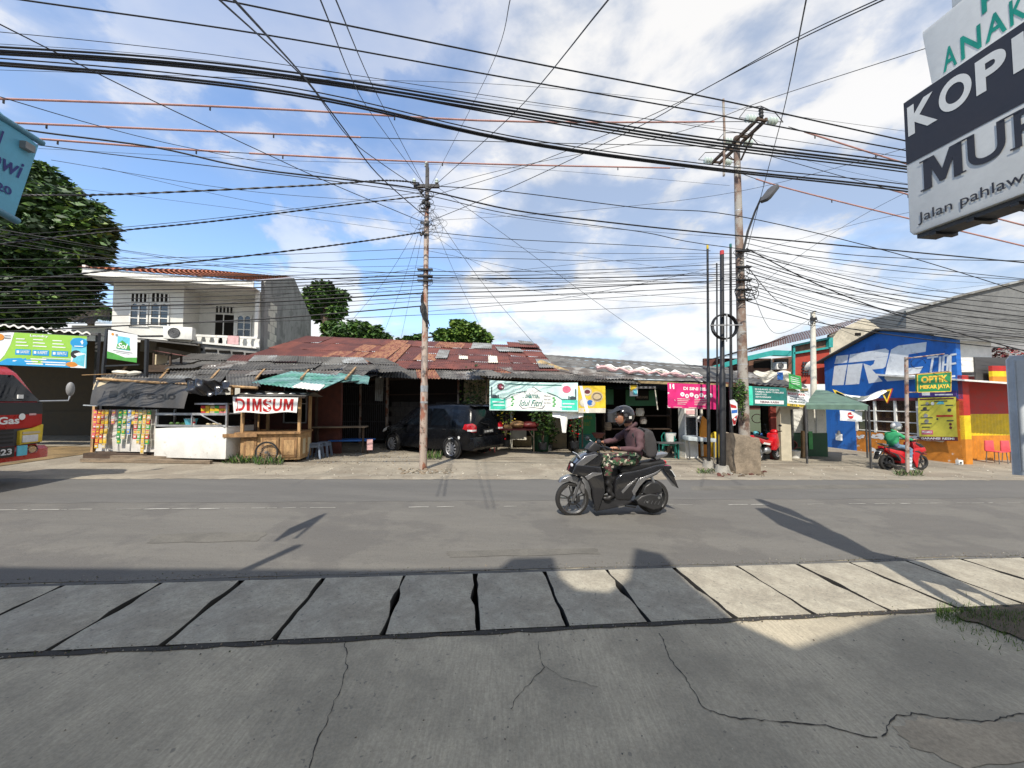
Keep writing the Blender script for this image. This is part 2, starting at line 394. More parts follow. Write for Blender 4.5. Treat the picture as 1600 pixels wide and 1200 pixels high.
# worn centre line
m = MB().mt('roadpaint'); s_ = -13.
while s_ < 14:
    L = random.uniform(.05, .4); dens = .9 if s_ < -2 else (.4 if s_ < 1.5 else .75)
    if random.random() < dens:
        w = random.uniform(.006, .026); c = 6.1+random.uniform(-.008, .008)
        q = [fs(s_+a, c+b+random.uniform(-.006, .006), None)+Vector((0, 0, .011)) for a, b in ((0, -w), (L*.5, -w*.8), (L, -w*.6), (L, w*.7), (L*.45, w), (0, w*.5))]
        m.add(q, [tuple(range(6))])
    s_ += L+random.uniform(.01, .09)
m.build('road_marking', kind='structure')
# light dusty strip where asphalt meets the lot, bits of debris
# drain slabs
jp = [(-75, 1022), (75, 1018), (250, 1012), (428, 1000), (597, 997), (747, 990), (890, 985), (1020, 979), (1156, 972), (1275, 962), (1390, 955), (1488, 948), (1590, 941), (1690, 935), (1800, 930)]
js = [sn(gr(u, v))[0] for u, v in jp]
print('slab joints', [round(b-a, 2) for a, b in zip(js[:-1], js[1:])])
js[0] = js[1]-.78; js = [js[0]-1.56, js[0]-.78]+js
nm = ['outermost', 'second', 'third', 'fourth', 'fifth', 'sixth', 'seventh', 'eighth', 'ninth', 'tenth', 'eleventh', 'twelfth', 'thirteenth', 'fourteenth', 'fifteenth', 'sixteenth', 'seventeenth']
for i in range(len(js)-1):
    if i < 1: continue
    a, b = js[i]+.014, js[i+1]-.014
    if i == 2: sk = -.03
    sk = random.uniform(-.012, .012); poly = []
    for t in range(0, 9):      # right side going far, with the lifting notch
        n_ = 2.862+(3.775-2.862)*t/8; d = -random.uniform(.0, .014) if t in (0, 8) else random.uniform(-.009, .009)
        if t in (4, 5) and i % 3 != 1: d -= .024
        poly.append((b+d+sk*t/8, n_))
    for t in range(8, -1, -1):
        n_ = 2.862+(3.775-2.862)*t/8; d = random.uniform(.0, .014) if t in (0, 8) else random.uniform(-.009, .009)
        if t in (4, 5) and i % 3 == 0: d += .02
        poly.append((a+d+sk*t/8, n_))
    c = fs((a+b)/2, 3.32); loc = Vector((c.x, c.y, c.z)); tz = random.uniform(-.006, .006)
    mb = MB().mt('slab_concrete')
    pts = [fs(p[0], p[1])+Vector((0, 0, .008+tz*(1 if k2 < 9 else -1)))-loc for k2, p in enumerate(poly)]
    mb.prism([(p.x, p.y) for p in pts], 0, -.09, axis='z', bev=.004)
    for q, v in enumerate(mb.v): mb.v[q] = (v[0], v[1], v[2]+.008-.0277*sn(v)[0])
    mb.mt('crack')  # side faces coloured dark: gap shade and dirt put into one tone
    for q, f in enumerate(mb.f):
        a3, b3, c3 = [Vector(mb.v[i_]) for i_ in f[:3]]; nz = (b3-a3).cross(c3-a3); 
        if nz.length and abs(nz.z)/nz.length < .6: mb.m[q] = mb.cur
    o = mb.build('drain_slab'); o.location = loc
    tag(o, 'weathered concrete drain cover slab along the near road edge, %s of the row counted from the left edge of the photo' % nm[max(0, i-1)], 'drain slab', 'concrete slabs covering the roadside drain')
# cracks
def crack(pts, w0, name='pavement_crack', n0=None):
    P3 = [gr(u, v) for u, v in pts]; m = MB().mt('crack'); v = []
    tot = []
    for a, b in zip(P3[:-1], P3[1:]):
        c = max(2, int((b-a).length/.025))
        for i in range(c): tot.append(a.lerp(b, i/c))
    tot.append(P3[-1]); jit = 0
    for i, p in enumerate(tot):
        jit = jit*.7+random.uniform(-.009, .009); w = w0*random.uniform(.3, 1.3)
        d = (tot[min(i+1, len(tot)-1)]-tot[max(i-1, 0)]).normalized(); q = Vector((-d.y, d.x, 0))
        for s2 in (-1, 1): v.append(p+q*(jit+s2*w/2)+Vector((0, 0, .004)))
    m.add(v, [(2*i, 2*i+1, 2*i+3, 2*i+2) for i in range(len(tot)-1)])
    m.build(name, kind='structure')
crack([(540, 1000), (544, 1045), (523, 1090), (505, 1140), (483, 1215)], .006)
crack([(1030, 990), (1052, 1035), (1075, 1070), (1100, 1108), (1140, 1120), (1190, 1128), (1250, 1128), (1310, 1140), (1368, 1150)], .0075)
crack([(1375, 1150), (1392, 1125), (1425, 1115), (1480, 1125), (1545, 1127), (1605, 1117)], .0075)
crack([(843, 1003), (846, 1035), (850, 1043), (820, 1075), (800, 1110)], .004)
crack([(850, 1042), (880, 1058), (935, 1075)], .003); crack([(0, 935), (60, 905), (110, 893)], .012)
# joint line between slabs and apron, filled with dirt
strip(2.815, 2.856, -8, 10, .005, 'crack', .12, .011).build('apron_joint', kind='structure')
strip(3.78, 3.835, -8, 10, .004, 'stain', .15, .012).build('kerb_dirt', kind='structure')
# brown yard in front of the shelter at far left
m = MB().mt('brown_earth'); v = []
for n_ in (8.55, 9.2, 9.7, 13.5):
    for s_ in (-22, -18, -14.5, -12.4, -10.7): v.append(fs(s_, n_)+Vector((0, 0, .012)))
m.add(v, [(j*5+i, j*5+i+1, j*5+i+6, j*5+i+5) for j in range(3) for i in range(4)]); m.build('yard', kind='structure')
# old house behind the camera: it throws the big shade over the driveway
P('house_wall', .6, .57, .5, .8)
bd = [(-900, 872), (-300, 880), (100, 888), (600, 891), (780, 888), (800, 873), (865, 871), (876, 903), (900, 922), (950, 926), (982, 905), (992, 857), (1035, 866), (1062, 900), (1150, 972), (1240, 1012), (1320, 985), (1395, 958), (1430, 957), (1610, 945), (1900, 940)]
pr = []
for u, v in bd:
    g = gr(u, v); t = (g.y+1.6)/3.46; pr.append((g.x-.9*t, g.z+4.34*t))
pr = [(-12, pr[1][1])]+pr[1:]+[(14, pr[-1][1])]
hr = thing('shop_house', 'tall cream shop house standing behind the viewpoint on the near side of the road', 'house')
m = MB().mt('house_wall'); m.prism([(-12, -.5)]+pr+[(14, -.5)], -1.6, -1.9); m.build('wall', hr)
m = MB().mt('house_wall'); m.box(-12, 14, -9, -1.91, -.5, 5.2); m.build('rear_block', hr)

# ================================================================ POLES
P('rustpole', .25, .10, .06, .65, col2=(.36, .29, .24), scale=7, lo=.5, hi=.6, stretch=(1, 1, .5), bump=.3, speck=((.06, .035, .025), 5, .56, .8))
P('greypole', .31, .285, .25, .8, col2=(.20, .135, .10), scale=3.2, lo=.44, hi=.56, stretch=(1, 1, .6), bump=.25, speck=((.10, .05, .035), 4, .55, .7))
P('insul', .55, .62, .55, .2, var=.1, spec=.8); P('insul_brown', .08, .04, .03, .3)
def ringloops(m, c, n, r0, r1, sd, rad=.006):
    rnd = random.Random(sd)
    for _ in range(n):
        a = rnd.uniform(0, 6.28); r = rnd.uniform(r0, r1); ax = Vector((rnd.uniform(-.3, .3), rnd.uniform(-.3, .3), 0)); cc = Vector(c)+Vector((cos(a)*r*.8, sin(a)*r*.5, rnd.uniform(-.2, .2)))
        sq = rnd.uniform(.6, 1); ph = rnd.uniform(0, 6); e = rnd.uniform(4, 6.2)
        m.tube([cc+Vector((cos(ph+e*i/12)*r, ax.y*sin(e*i/12)*r, sin(ph+e*i/12)*r*sq)) for i in range(13)], rad, 5)
b1 = gr(661, 733); Y1 = b1.y
def p1(v, du=0, dy=0): return at(661+(733-v)*7/483+du, v, Y1+dy)-b1
t1 = thing('utility_pole', 'rusty red-brown steel utility pole beside the black car, with a short crossarm on top', 'utility pole', b1)
m = MB().mt('rustpole'); m.tube([(0, 0, -.3), p1(700), p1(600), p1(598), p1(480), p1(478), p1(345), p1(343), p1(262)], [.10, .098, .095, .085, .08, .07, .066, .055, .05], 14); m.build('pole', t1)
m = MB().mt('cable'); c = p1(293); m.box(c.x-.34, c.x+.34, c.y-.1, c.y-.02, c.z-.04, c.z+.04); m.box(c.x-.02, c.x+.05, c.y-.12, c.y-.05, c.z-.1, c.z+.62)
m.bar((c.x-.3, c.y-.06, c.z), (c.x, c.y-.03, c.z-.35), .03); m.build('crossarm', t1)
m = MB()
for du, z0 in ((-17, 0), (18, 0), (2, 26)):
    q = at(665+du, 290-z0, Y1)-b1; m.mt('insul').lathe((q.x, q.y-.06, q.z+.03), [(0, 0), (.05, 0), (.055, .03), (.03, .05), (.05, .07), (.04, .1), (.02, .13), (0, .14)], 10)
m.build('insulator', t1)
m = MB().mt('cable')
_c = random.Random(5)
for v in (300, 309, 315, 322, 331, 336, 347, 352, 360, 366): q = p1(v); w_ = _c.uniform(.05, .17); s_ = _c.uniform(-.08, .1); m.bar((q.x-w_+s_, q.y-_c.uniform(.06, .14), q.z+_c.uniform(-.04, .04)), (q.x+w_*.7+s_, q.y-_c.uniform(.04, .14), q.z+_c.uniform(-.05, .05)), _c.uniform(.015, .045))
for _ in range(12): q = p1(_c.uniform(296, 370), _c.uniform(-9, 6)); m.ell(q+Vector((0, -.1, 0)), (.04, .03, _c.uniform(.03, .08)), 7, 5)
ringloops(m, p1(315), 14, .04, .14, 31, .008); ringloops(m, p1(345, 6), 10, .08, .32, 32, .004)
ringloops(m, p1(330), 9, .06, .16, 3); ringloops(m, p1(350, 12), 6, .1, .26, 5, .004); ringloops(m, p1(432), 5, .05, .12, 6)
for v in (423, 433, 440): q = p1(v); m.box(q.x-.2, q.x+.2, q.y-.13, q.y-.05, q.z-.02, q.z+.02)
m.build('cable_clamps', t1)
m = MB().mt('black'); random.seed(11)
for k3 in range(5):
    pts = [p1(455+k3*6, -4+random.uniform(-4, 4), -.08)]
    for i in range(5): pts.append(p1(470+i*9+k3*2, -6+i*2.6+random.uniform(-3, 3), -.11))
    m.tube(pts, [.012, .03, .035, .03, .02, .008], 6)
m.build('torn_wrapping', t1)
m = MB().mt('alu'); q = p1(612); m.lathe((q.x, q.y, q.z), [(.0, 0), (.098, 0), (.098, .16), (0, .16)], 14); q = p1(630)
m.lathe((q.x, q.y, q.z), [(.0, 0), (.099, 0), (.099, .05), (0, .05)], 14); m.build('metal_band', t1)

b2 = gr(1166, 730); Y2 = b2.y
def p2(v, du=0, dy=0): return at(1151+(v-225)*.0265+du, v, Y2+dy)-b2
t2 = thing('utility_pole', 'tall stained concrete utility pole with insulators and street lamp, standing in a concrete block', 'utility pole', b2)
m = MB().mt('greypole'); m.tube([(0, 0, -.3), p2(700), p2(600), p2(480), p2(345), p2(226)], [.165, .16, .148, .132, .112, .09], 16)
for v in (262, 330, 404, 470, 520, 548, 570, 592, 620): q = p2(v); r = .09+(v-226)/474*.07+.006; m.mt('alu').lathe((q.x, q.y, q.z), [(0, 0), (r, 0), (r, .015), (0, .015)], 16)
m.build('pole', t2)
arm_c = p2(224)
mx = MB().mt('wooddark')
def armp(t, z=0, side=0): return arm_c+NN*(-t)+E*side+Vector((0, 0, z))
for sd in (-.13, .13): mx.bar(armp(-1.0, 0, sd), armp(1.05, 0, sd), .07, .09)
mx.bar(armp(.0, -.55, .13), armp(.55, -.03, .13), .04); mx.bar(armp(0, -.55, -.13), armp(-.55, -.03, -.13), .04)
for t in (-.95, -.3, .3, 1.0): mx.bar(armp(t, 0, -.16), armp(t, 0, .16), .05, .06)
mx.lathe(armp(0, .02), [(0, 0), (.09, 0), (.10, .15), (.07, .2), (0, .2)], 10)
mx.mt('black').lathe(armp(1.0, .05), [(0, 0), (.05, 0), (.07, .05), (.05, .1), (.07, .16), (.05, .2), (.07, .26), (.04, .32), (0, .34)], 10)
mx.build('crossarm', t2)
def strg(t, dirs, z=0, n=3):
    m = MB()
    p = armp(t, z, .16*dirs)
    for i in range(n):
        q = p+E*dirs*(.1+.1*i)
        M = Matrix.Translation(q) @ E.to_track_quat('Z', 'Y').to_matrix().to_4x4(); m.T = M
        m.mt('insul').lathe((0, 0, 0), [(0, -.035), (.04, -.03), (.10, -.01), (.105, .01), (.04, .03), (0, .035)], 12); m.T = Matrix.Identity(4)
    m.mt('steel').tube([p, p+E*dirs*.55], .012, 5)
    m.build('insulator_string', t2)
    return p+E*dirs*.55
ends = {}
for t in (1.0, .05, -.9):
    for d in (-1, 1): ends[(t, d)] = strg(t, d)
m = MB().mt('cable')
for t in (1.0, .05, -.9):
    a, b = ends[(t, -1)], ends[(t, 1)]; mid = armp(t, .42 if t > .5 else .32)
    m.tube([a, a.lerp(mid, .35)+Vector((0, 0, .16)), mid, b.lerp(mid, .35)+Vector((0, 0, .12)), b], .012, 6)
m.build('jumper_wire', t2)
m = MB().mt('greypole'); a = at(1130, 155, Y2-.25)-b2; b = at(1131, 275, Y2-.25)-b2; m.tube([a, a.lerp(b, .4)+Vector((.03, 0, 0)), b], .035, 8); m.build('upright_rod', t2)
m = MB().mt('dkgrey'); l0 = p2(392, 6, -.1); l1 = at(1180, 330, Y2-.5)-b2; l2 = at(1190, 308, Y2-.8)-b2
m.tube([l0, l0.lerp(l1, .5)+Vector((-.04, 0, 0)), l1, l2], [.035, .035, .03, .03], 8); m.build('lamp_arm', t2)
M = Matrix.Translation(at(1202, 303, Y2-.95)-b2) @ Matrix.Rotation(R(-52), 4, 'Y') @ Matrix.Rotation(R(18), 4, 'X')
m = MB().mt('dkgrey'); m.T = M; m.prism([(-.28, -.1), (-.2, -.16), (.2, -.17), (.3, -.1), (.3, .1), (.2, .17), (-.2, .16), (-.28, .1)], -.05, .05, axis='z', bev=.02); m.build('lamp_head', t2)
m = MB().mt('grey'); m.T = M
for i in range(4): m.box(-.17+i*.1, -.1+i*.1, -.12, .12, -.062, -.052)
m.build('lamp_glass', t2)
m = MB().mt('cable')
for v in (395, 420, 440, 455, 470): q = p2(v); m.box(q.x-.2, q.x+.24, q.y-.2, q.y-.1, q.z-.025, q.z+.025)
ringloops(m, p2(455, 10, -.2), 8, .1, .3, 8, .011); ringloops(m, p2(400, 3, -.15), 8, .05, .18, 9, .008); ringloops(m, p2(430, 3, -.15), 8, .05, .16, 19, .009)
m.build('cable_clamps', t2)
# tuft of fern growing on the pole
P('leaf_a', .045, .11, .015, .6, var=.3); P('leaf_b', .09, .17, .02, .6, var=.3); P('leaf_c', .02, .05, .012, .6, var=.3); P('leaf_d', .16, .24, .03, .6, var=.2)
def leaves(m, n, c, r, size, mats=('leaf_a', 'leaf_b', 'leaf_c'), wts=(5, 3, 2), shell=.0, rnd=random, droop=.3, narrow=.42):
    c = Vector(c)
    for _ in range(n):
        while 1:
            q = Vector((rnd.uniform(-1, 1), rnd.uniform(-1, 1), rnd.uniform(-1, 1)))
            if shell**2 <= q.length_squared <= 1: break
        p = c+Vector((q.x*r[0], q.y*r[1], q.z*r[2])); a = rnd.uniform(0, 6.28); d = Vector((cos(a), sin(a), rnd.uniform(-.6, .5)-droop)).normalized()
        u = Vector((rnd.uniform(-1, 1), rnd.uniform(-1, 1), rnd.uniform(-.2, 1.2))).normalized(); w = d.cross(u).normalized(); s2 = size*rnd.uniform(.6, 1.3)
        m.mt(rnd.choices(mats, wts)[0])
        m.add([p, p+d*s2*.5+w*s2*narrow*.5, p+d*s2, p+d*s2*.5-w*s2*narrow*.5], [(0, 1, 2, 3)])
m = MB(); rr = random.Random(4); q = p2(612, 0, -.2)
leaves(m, 420, (q.x-.1, q.y, q.z), (.2, .12, .42), .09, rnd=rr); leaves(m, 130, (q.x-.05, q.y, q.z-.55), (.1, .1, .3), .08, rnd=rr)
m.v = [tuple(Vector(v)+b2) for v in m.v]; tag(m.build('climbing_fern', smooth=False), 'green fern clump growing on the tall concrete utility pole', 'fern')

# black service poles in front of the concrete pole
for (u, vt, vb, r, cap, lab, dy) in ((1107.5, 388, 730, .05, 'yellow', 'slim black steel pole with a yellow cap, leftmost beside the concrete pole', -.15),
                                  (1121, 416, 728, .035, 'black', 'short capless black pole standing between yellow-capped and red-capped poles', .25),
                                  (1129, 397, 738, .085, 'red', 'thickest black steel pole with a short red top, front of the cluster', -.25),
                                  (1142.5, 386, 730, .055, 'teal', 'black steel pole with a cyan cap, nearest to the concrete pole', 0)):
    b = gr(u, vb); b.z -= .0; t = thing('service_pole', lab, 'pole', b)
    top = at(u-(1 if u > 1120 else 2), vt, b.y)-b
    m = MB().mt('black'); mid = top*.45; m.tube([(0, 0, -.2), mid*.99, mid*1.01, top], [r, r, r*.72, r*.62], 12); m.build('pole', t)
    m = MB().mt('teal' if cap == 'teal' else cap); m.lathe(top-Vector((0, 0, .02)), [(0, .12), (r*.62, .12), (r*.68, 0), (0, -.05)], 10); m.build('cap', t)
    if r > .04: m = MB().mt('concrete'); m.lathe((0, 0, -.1), [(0, .28), (.1+r*.6, .3), (.15+r, .05), (.17+r, 0)], 9); m.build('footing', t)
# cable coil hung on the service poles
c = at(1130, 511, gr(1129, 738).y-.1)
m = MB().mt('cable'); rc = 19/FPX*c.y
for i in range(7): m.tube([c+Vector(((rc+.012*(i % 3))*cos(a), -.02*i, (rc+.014*(i % 2))*sin(a))) for a in [k4*2*pi/28 for k4 in range(28)]], .014, 5, closed=True)
m.mt('grey'); m.bar(c+Vector((-rc-.1, -.15, .02)), c+Vector((rc+.12, -.15, .03)), .03); m.bar(c+Vector((0, -.15, -rc-.1)), c+Vector((.02, -.15, rc)), .03)
tag(m.build('cable_coil'), 'round coil of spare black cable hung on the black poles', 'cable coil')
# concrete block at the pole foot
P('block', .23, .185, .135, .9, var=.35, scale=5, bump=.7, bscale=18)
bm = bmesh.new(); bmesh.ops.create_cube(bm, size=1); bmesh.ops.subdivide_edges(bm, edges=bm.edges[:], cuts=5, use_grid_fill=True)
rr = random.Random(2); w2 = 36/FPX*Y2; h2 = 55/FPX*Y2
for v in bm.verts:
    k5 = 1-.22*max(0, v.co.z)*(1 if v.co.x > 0 else .2)
    v.co = Vector((v.co.x*w2*k5+rr.uniform(-.025, .025), v.co.y*.62+rr.uniform(-.03, .03), (v.co.z+.5)*h2*(1-.12*v.co.x)+rr.uniform(-.02, .02)))
bm.verts.index_update(); m = MB().mt('block'); m.add([v.co.copy() for v in bm.verts], [[v.index for v in f.verts] for f in bm.faces]); bm.free()
o = m.build('pole_footing', ang=25); bb = gr(1170, 741); o.location = bb+Vector((0, .32, -.05)); tag(o, 'rough brown concrete block cast round the foot of the concrete pole', 'concrete block')
def rocks(name, lab, n, u0, u1, v0, v1, s0, s1, sd, mm=('concrete', 'block', 'offwhite'), kind=None):
    rr = random.Random(sd); m = MB()
    for _ in range(n):
        g = gr(rr.uniform(u0, u1), rr.uniform(v0, v1)); s2 = rr.uniform(s0, s1); M = Matrix.Rotation(rr.uniform(0, 3), 3, 'Z') @ Matrix.Rotation(rr.uniform(-.5, .5), 3, 'X')
        m.mt(rr.choice(mm)); st = len(m.v); m.ell(g+Vector((0, 0, s2*.25)), (s2, s2*.7, s2*.45), 6, 4, M)
        for i in range(st, len(m.v)): m.v[i] = tuple(Vector(m.v[i])+Vector([rr.uniform(-.18, .18)*s2 for _ in '123']))
    o = m.build(name, ang=20); o['kind'] = 'stuff'; o['label'] = lab; o['category'] = 'rubble'
rocks('rubble', 'pale stone rubble heaped at the foot of the rusty pole', 90, 625, 705, 733, 741, .02, .07, 1, ('lot', 'block', 'concrete'))
rocks('rubble', 'brown broken bricks and stones under the black poles', 50, 1120, 1195, 736, 745, .02, .08, 2, ('block', 'brick', 'concrete', 'soil'))
rocks('gravel', 'loose grit and pebbles scattered along the far roadside', 500, 380, 1580, 725, 748, .006, .025, 3, ('lot', 'block', 'concrete', 'offwhite'))
rocks('gravel', 'loose grey gravel in front of the dark shed', 420, 480, 640, 698, 725, .008, .03, 4, ('concrete', 'block', 'grey'))
# thin concrete pole behind
b3 = gr(1270, 700); b3 = at(1270, 640, 15.5); b3.z = G(b3.x, b3.y)
t3 = thing('utility_pole', 'thin pale concrete pole in front of the red wall', 'utility pole', b3)
m = MB().mt('offwhite'); top3 = at(1270, 488, 15.5)-b3; m.tube([(0, 0, 0), top3], [.13, .09], 10); m.build('pole', t3)
m = MB().mt('cable'); m.box(top3.x-.2, top3.x+.05, -.15, -.08, top3.z-.35, top3.z-.25); ringloops(m, top3-Vector((.1, .1, .3)), 5, .05, .15, 12, .012); m.build('clamp', t3)

# ================================================================ CABLES
P('sleeve', .40, .21, .18, .6, var=.2)
ordn = ['first', 'second', 'third', 'fourth', 'fifth', 'sixth', 'seventh', 'eighth', 'ninth', 'tenth', 'eleventh', 'twelfth', 'thirteenth', 'fourteenth', 'fifteenth', 'sixteenth', 'seventeenth', 'eighteenth', 'nineteenth', 'twentieth']
def cr(p, t):
    n = len(p)-1; i = min(n-1, int(t*n)); f = t*n-i
    a, b, c, d = p[max(0, i-1)], p[i], p[i+1], p[min(n, i+2)]
    return (b*2+(c-a)*f+(a*2-b*5+c*4-d)*f*f+(b*3-a-c*3+d)*f**3)*.5
def wire(pts, n0, n1, r, label, group=None, twist=0, sleeves=(), seg=14):
    u0, v0 = pts[0]; u1, v1 = pts[-1]; L = [0]
    for a, b in zip(pts[:-1], pts[1:]): L.append(L[-1]+hypot(a[0]-b[0], a[1]-b[1]))
    c = [atn(p[0], p[1], n0+(n1-n0)*l/L[-1]) for p, l in zip(pts, L)]
    ns_ = seg*(len(c)-1) if len(c) > 2 else seg
    q = [cr(c, i/ns_) for i in range(ns_+1)]
    base = q[0].copy(); m = MB().mt('cable')
    if twist:
        for ph in (0, pi):
            qq = []
            for i, p in enumerate([cr(c, k6/(ns_*8)) for k6 in range(ns_*8+1)]): qq.append(p-base+Vector((0, cos(i*.9+ph), sin(i*.9+ph)))*r*.75)
            m.tube(qq, r*.9, 5)
    else: m.tube([p-base for p in q], r, 5)
    o = m.build('overhead_cable'); o.location = base; tag(o, label, 'cable', group)
    for (a, b) in sleeves:
        sm = MB().mt('sleeve'); ff = [cr(c, a+(b-a)*i/12)-base for i in range(13)]; sm.tube(ff, r*2.3, 7)
        k7 = a+.05
        while k7 < b:
            p = cr(c, k7)-base; sm.mt('cable'); sm.lathe(p-Vector((0, 0, .1)), [(0, 0), (.018, 0), (.018, .1), (0, .1)], 5); sm.mt('sleeve'); k7 += .23
        sm.build('cable_sleeve', o)
    return o
G1 = 'heavy black cables crossing the top of the view'
up_ = [([(320, -6), (800, 92), (1120, 155), (1415, 220), (1640, 268)], 6.0, 6.2, .013, 'topmost heavy black cable sloping from upper middle to the upper right sign'),
       ([(-40, -12), (50, 2), (425, 56), (800, 123), (1080, 172), (1415, 235), (1640, 272)], 6.1, 6.3, .012, 'long black cable starting in the top left corner and passing above the tall pole'),
       ([(-40, 46), (330, 85), (800, 155), (1120, 202), (1415, 246)], 6.3, 6.5, .005, 'thin cable drooping just above the thick triple cable at upper left')]
for i, (a, b, c_, r) in enumerate(((76, 166, 254, .014), (82, 171, 260, .018), (87, 176, 264, .016), (84, 180, 269, .012))):
    up_.append(([(-40, a-5), (250, a+14), (500, a+43), (800, b+2), (1100, (b+c_)/2+5), (1415, c_), (1640, c_+36)], 5.8+.03*i, 5.9+.03*i, r, '%s from the top in the thickest overhead cable bundle' % ordn[i].capitalize()))
for i, (a, b, c_, r) in enumerate(((92, 211, 288, .010), (99, 216, 295, .018), (103, 219, 299, .016))):
    up_.append(([(-40, a-4), (250, a+20), (500, a+53), (800, b+2), (1100, b+45), (1415, c_), (1640, c_+38)], 6.4+.04*i, 6.5, r, '%s from the top of the three black cables running below the thickest bundle' % ordn[i].capitalize()))
for i, (pp, r) in enumerate((([(-40, 182), (40, 203), (240, 230), (400, 264), (640, 293), (800, 328), (965, 349), (1150, 368), (1640, 414)], .019), ([(-40, 205), (70, 228), (400, 268), (640, 300), (800, 335), (1000, 362), (1150, 388), (1640, 440)], .010))):
    up_.append((pp, 8.9, 8.9, r, ['thick black cable passing in front of the rusty pole below its crossarm', 'thinner cable hanging just below the thick cable in front of the rusty pole'][i]))
for a in up_: wire(a[0], a[1], a[2], a[3], a[4], G1, seg=6)
wire([(-40, 153), (400, 169), (800, 190), (1165, 190)], 9.0, sn(b2)[1]-1.0, .010, 'highest medium voltage line with pinkish sleeve along most of its left run', 'sleeved power lines', sleeves=((0, .93),))
wire([(20, 192), (495, 212), (800, 222), (1118, 229)], 9.3, sn(b2)[1], .010, 'second power line with a pinkish sleeve ending in mid sky left of the pole', 'sleeved power lines', sleeves=((0, .40),))
wire([(60, 217), (362, 238), (720, 255), (1070, 263)], 9.6, sn(b2)[1]+.9, .010, 'lowest sleeved power line with a gap between its two pinkish sleeves', 'sleeved power lines', sleeves=((0, .33), (.36, .96)))
wire([(1232, 198), (1420, 257), (1640, 320)], sn(b2)[1]-1.0, 8.5, .010, 'upper pink-sleeved power line leaving the tall pole towards the coffee sign', 'sleeved power lines', sleeves=((.1, 1),))
wire([(1190, 240), (1350, 285), (1545, 338), (1640, 362)], sn(b2)[1], 8.8, .010, 'middle pink-sleeved power line leaving the tall pole to the right', 'sleeved power lines', sleeves=((.4, 1),))
wire([(1150, 268), (1222, 292), (1422, 342), (1640, 394)], sn(b2)[1]+.9, 9.3, .010, 'lowest pink-sleeved power line passing right above the street lamp', 'sleeved power lines', sleeves=((.2, 1),))
n1_, n2_ = sn(b1)[1], sn(b2)[1]
G2 = 'service cables fanning out from the rusty pole'
for a in (([(-40, 308), (50, 305), (200, 303), (480, 290), (600, 282), (655, 286)], 8.8, n1_-.1, .015, 'twisted black cable from the left sky to the rusty pole crossarm', 1),
          ([(-40, 386), (150, 364), (330, 346), (500, 325), (662, 306)], 9.3, n1_-.1, .013, 'twisted black cable rising to the rusty pole just under its crossarm', 1),
          ([(-40, 446), (150, 425), (400, 398), (560, 378), (658, 363)], 9.3, n1_-.1, .014, 'twisted black cable reaching the rusty pole halfway down, over the tiled roof', 1),
          ([(-40, 18), (240, 158), (415, 240), (520, 288), (663, 348)], 5, n1_, .009, 'black drop cable running diagonally down from the left edge to the rusty pole', 0),
          ([(330, -12), (480, 128), (545, 215), (600, 258), (663, 300)], 3, n1_, .009, 'left cable of the pair descending from the top edge to the rusty pole', 0),
          ([(355, -12), (480, 126), (540, 205), (590, 272), (664, 338)], 3, n1_, .012, 'right cable of the pair descending from the top edge to the rusty pole', 0),
          ([(496, -12), (575, 170), (662, 288)], 2.5, n1_, .006, 'thin steep wire from the top edge to the rusty pole, left one', 0),
          ([(520, -12), (590, 150), (664, 292)], 2.5, n1_, .006, 'thin steep wire from the top edge to the rusty pole, right one', 0),
          ([(960, -12), (800, 180), (668, 300)], 2.5, n1_, .007, 'thin wire slanting from the top middle down left to the rusty pole', 0),
          ([(1410, -14), (1240, 66), (1090, 145), (1000, 197), (800, 292), (668, 347)], 3, n1_, .008, 'lower of the two slanting cables from the top right down to the rusty pole', 0),
          ([(1400, -14), (1235, 64), (1080, 150), (960, 205), (800, 268), (668, 308)], 3, n1_, .007, 'upper of the two slanting cables from the top right down to the rusty pole', 0),
          ([(1470, 68), (1200, 155), (1040, 212), (800, 262), (668, 296)], 4.5, n1_, .006, 'thin cable from the coffee sign passing behind to the rusty pole', 0),
          ([(672, 290), (800, 300), (1000, 325), (1150, 337), (1400, 396), (1640, 470)], n1_, 9.2, .012, 'black cable leaving the rusty pole crossarm towards the right edge', 0),
          ([(670, 362), (800, 374), (1000, 384), (1110, 392)], n1_, n2_, .010, 'black cable joining the rusty pole to the black service pole tops', 0),
          ([(655, 350), (600, 440), (540, 512)], n1_, 15, .005, 'leftmost thin drop wire from the rusty pole to the shed roof', 0),
          ([(660, 345), (630, 440), (600, 520)], n1_, 15, .005, 'second thin drop wire from the rusty pole to the shed roof', 0),
          ([(662, 350), (645, 440), (626, 532)], n1_, 15, .005, 'third thin drop wire from the rusty pole to the shed roof', 0),
          ([(672, 335), (712, 430), (760, 530)], n1_, 15, .005, 'thin drop wire from the rusty pole towards the round green treetop', 0),
          ([(676, 330), (760, 450), (862, 568)], n1_, 13, .006, 'thin drop wire from the rusty pole to the joint of both roofs', 0),
          ([(680, 290), (800, 375), (940, 478), (1080, 575)], n1_, 13, .006, 'longest thin drop wire crossing the sky down to the grey roof', 0)):
    wire(a[0], a[1], a[2], a[3], a[4], G2, twist=a[5], seg=6)
wire([(1262, -12), (1225, 170), (1196, 280), (1166, 395)], 3, n2_, .008, 'steep cable dropping from the top edge past the street lamp to the tall pole', 'cables of the tall pole')
wire([(1640, 225), (1440, 290), (1300, 365), (1180, 450)], 5, n2_, .005, 'thin wire rising from the tall pole to the right behind the coffee sign', 'cables of the tall pole')
rr = random.Random(21)
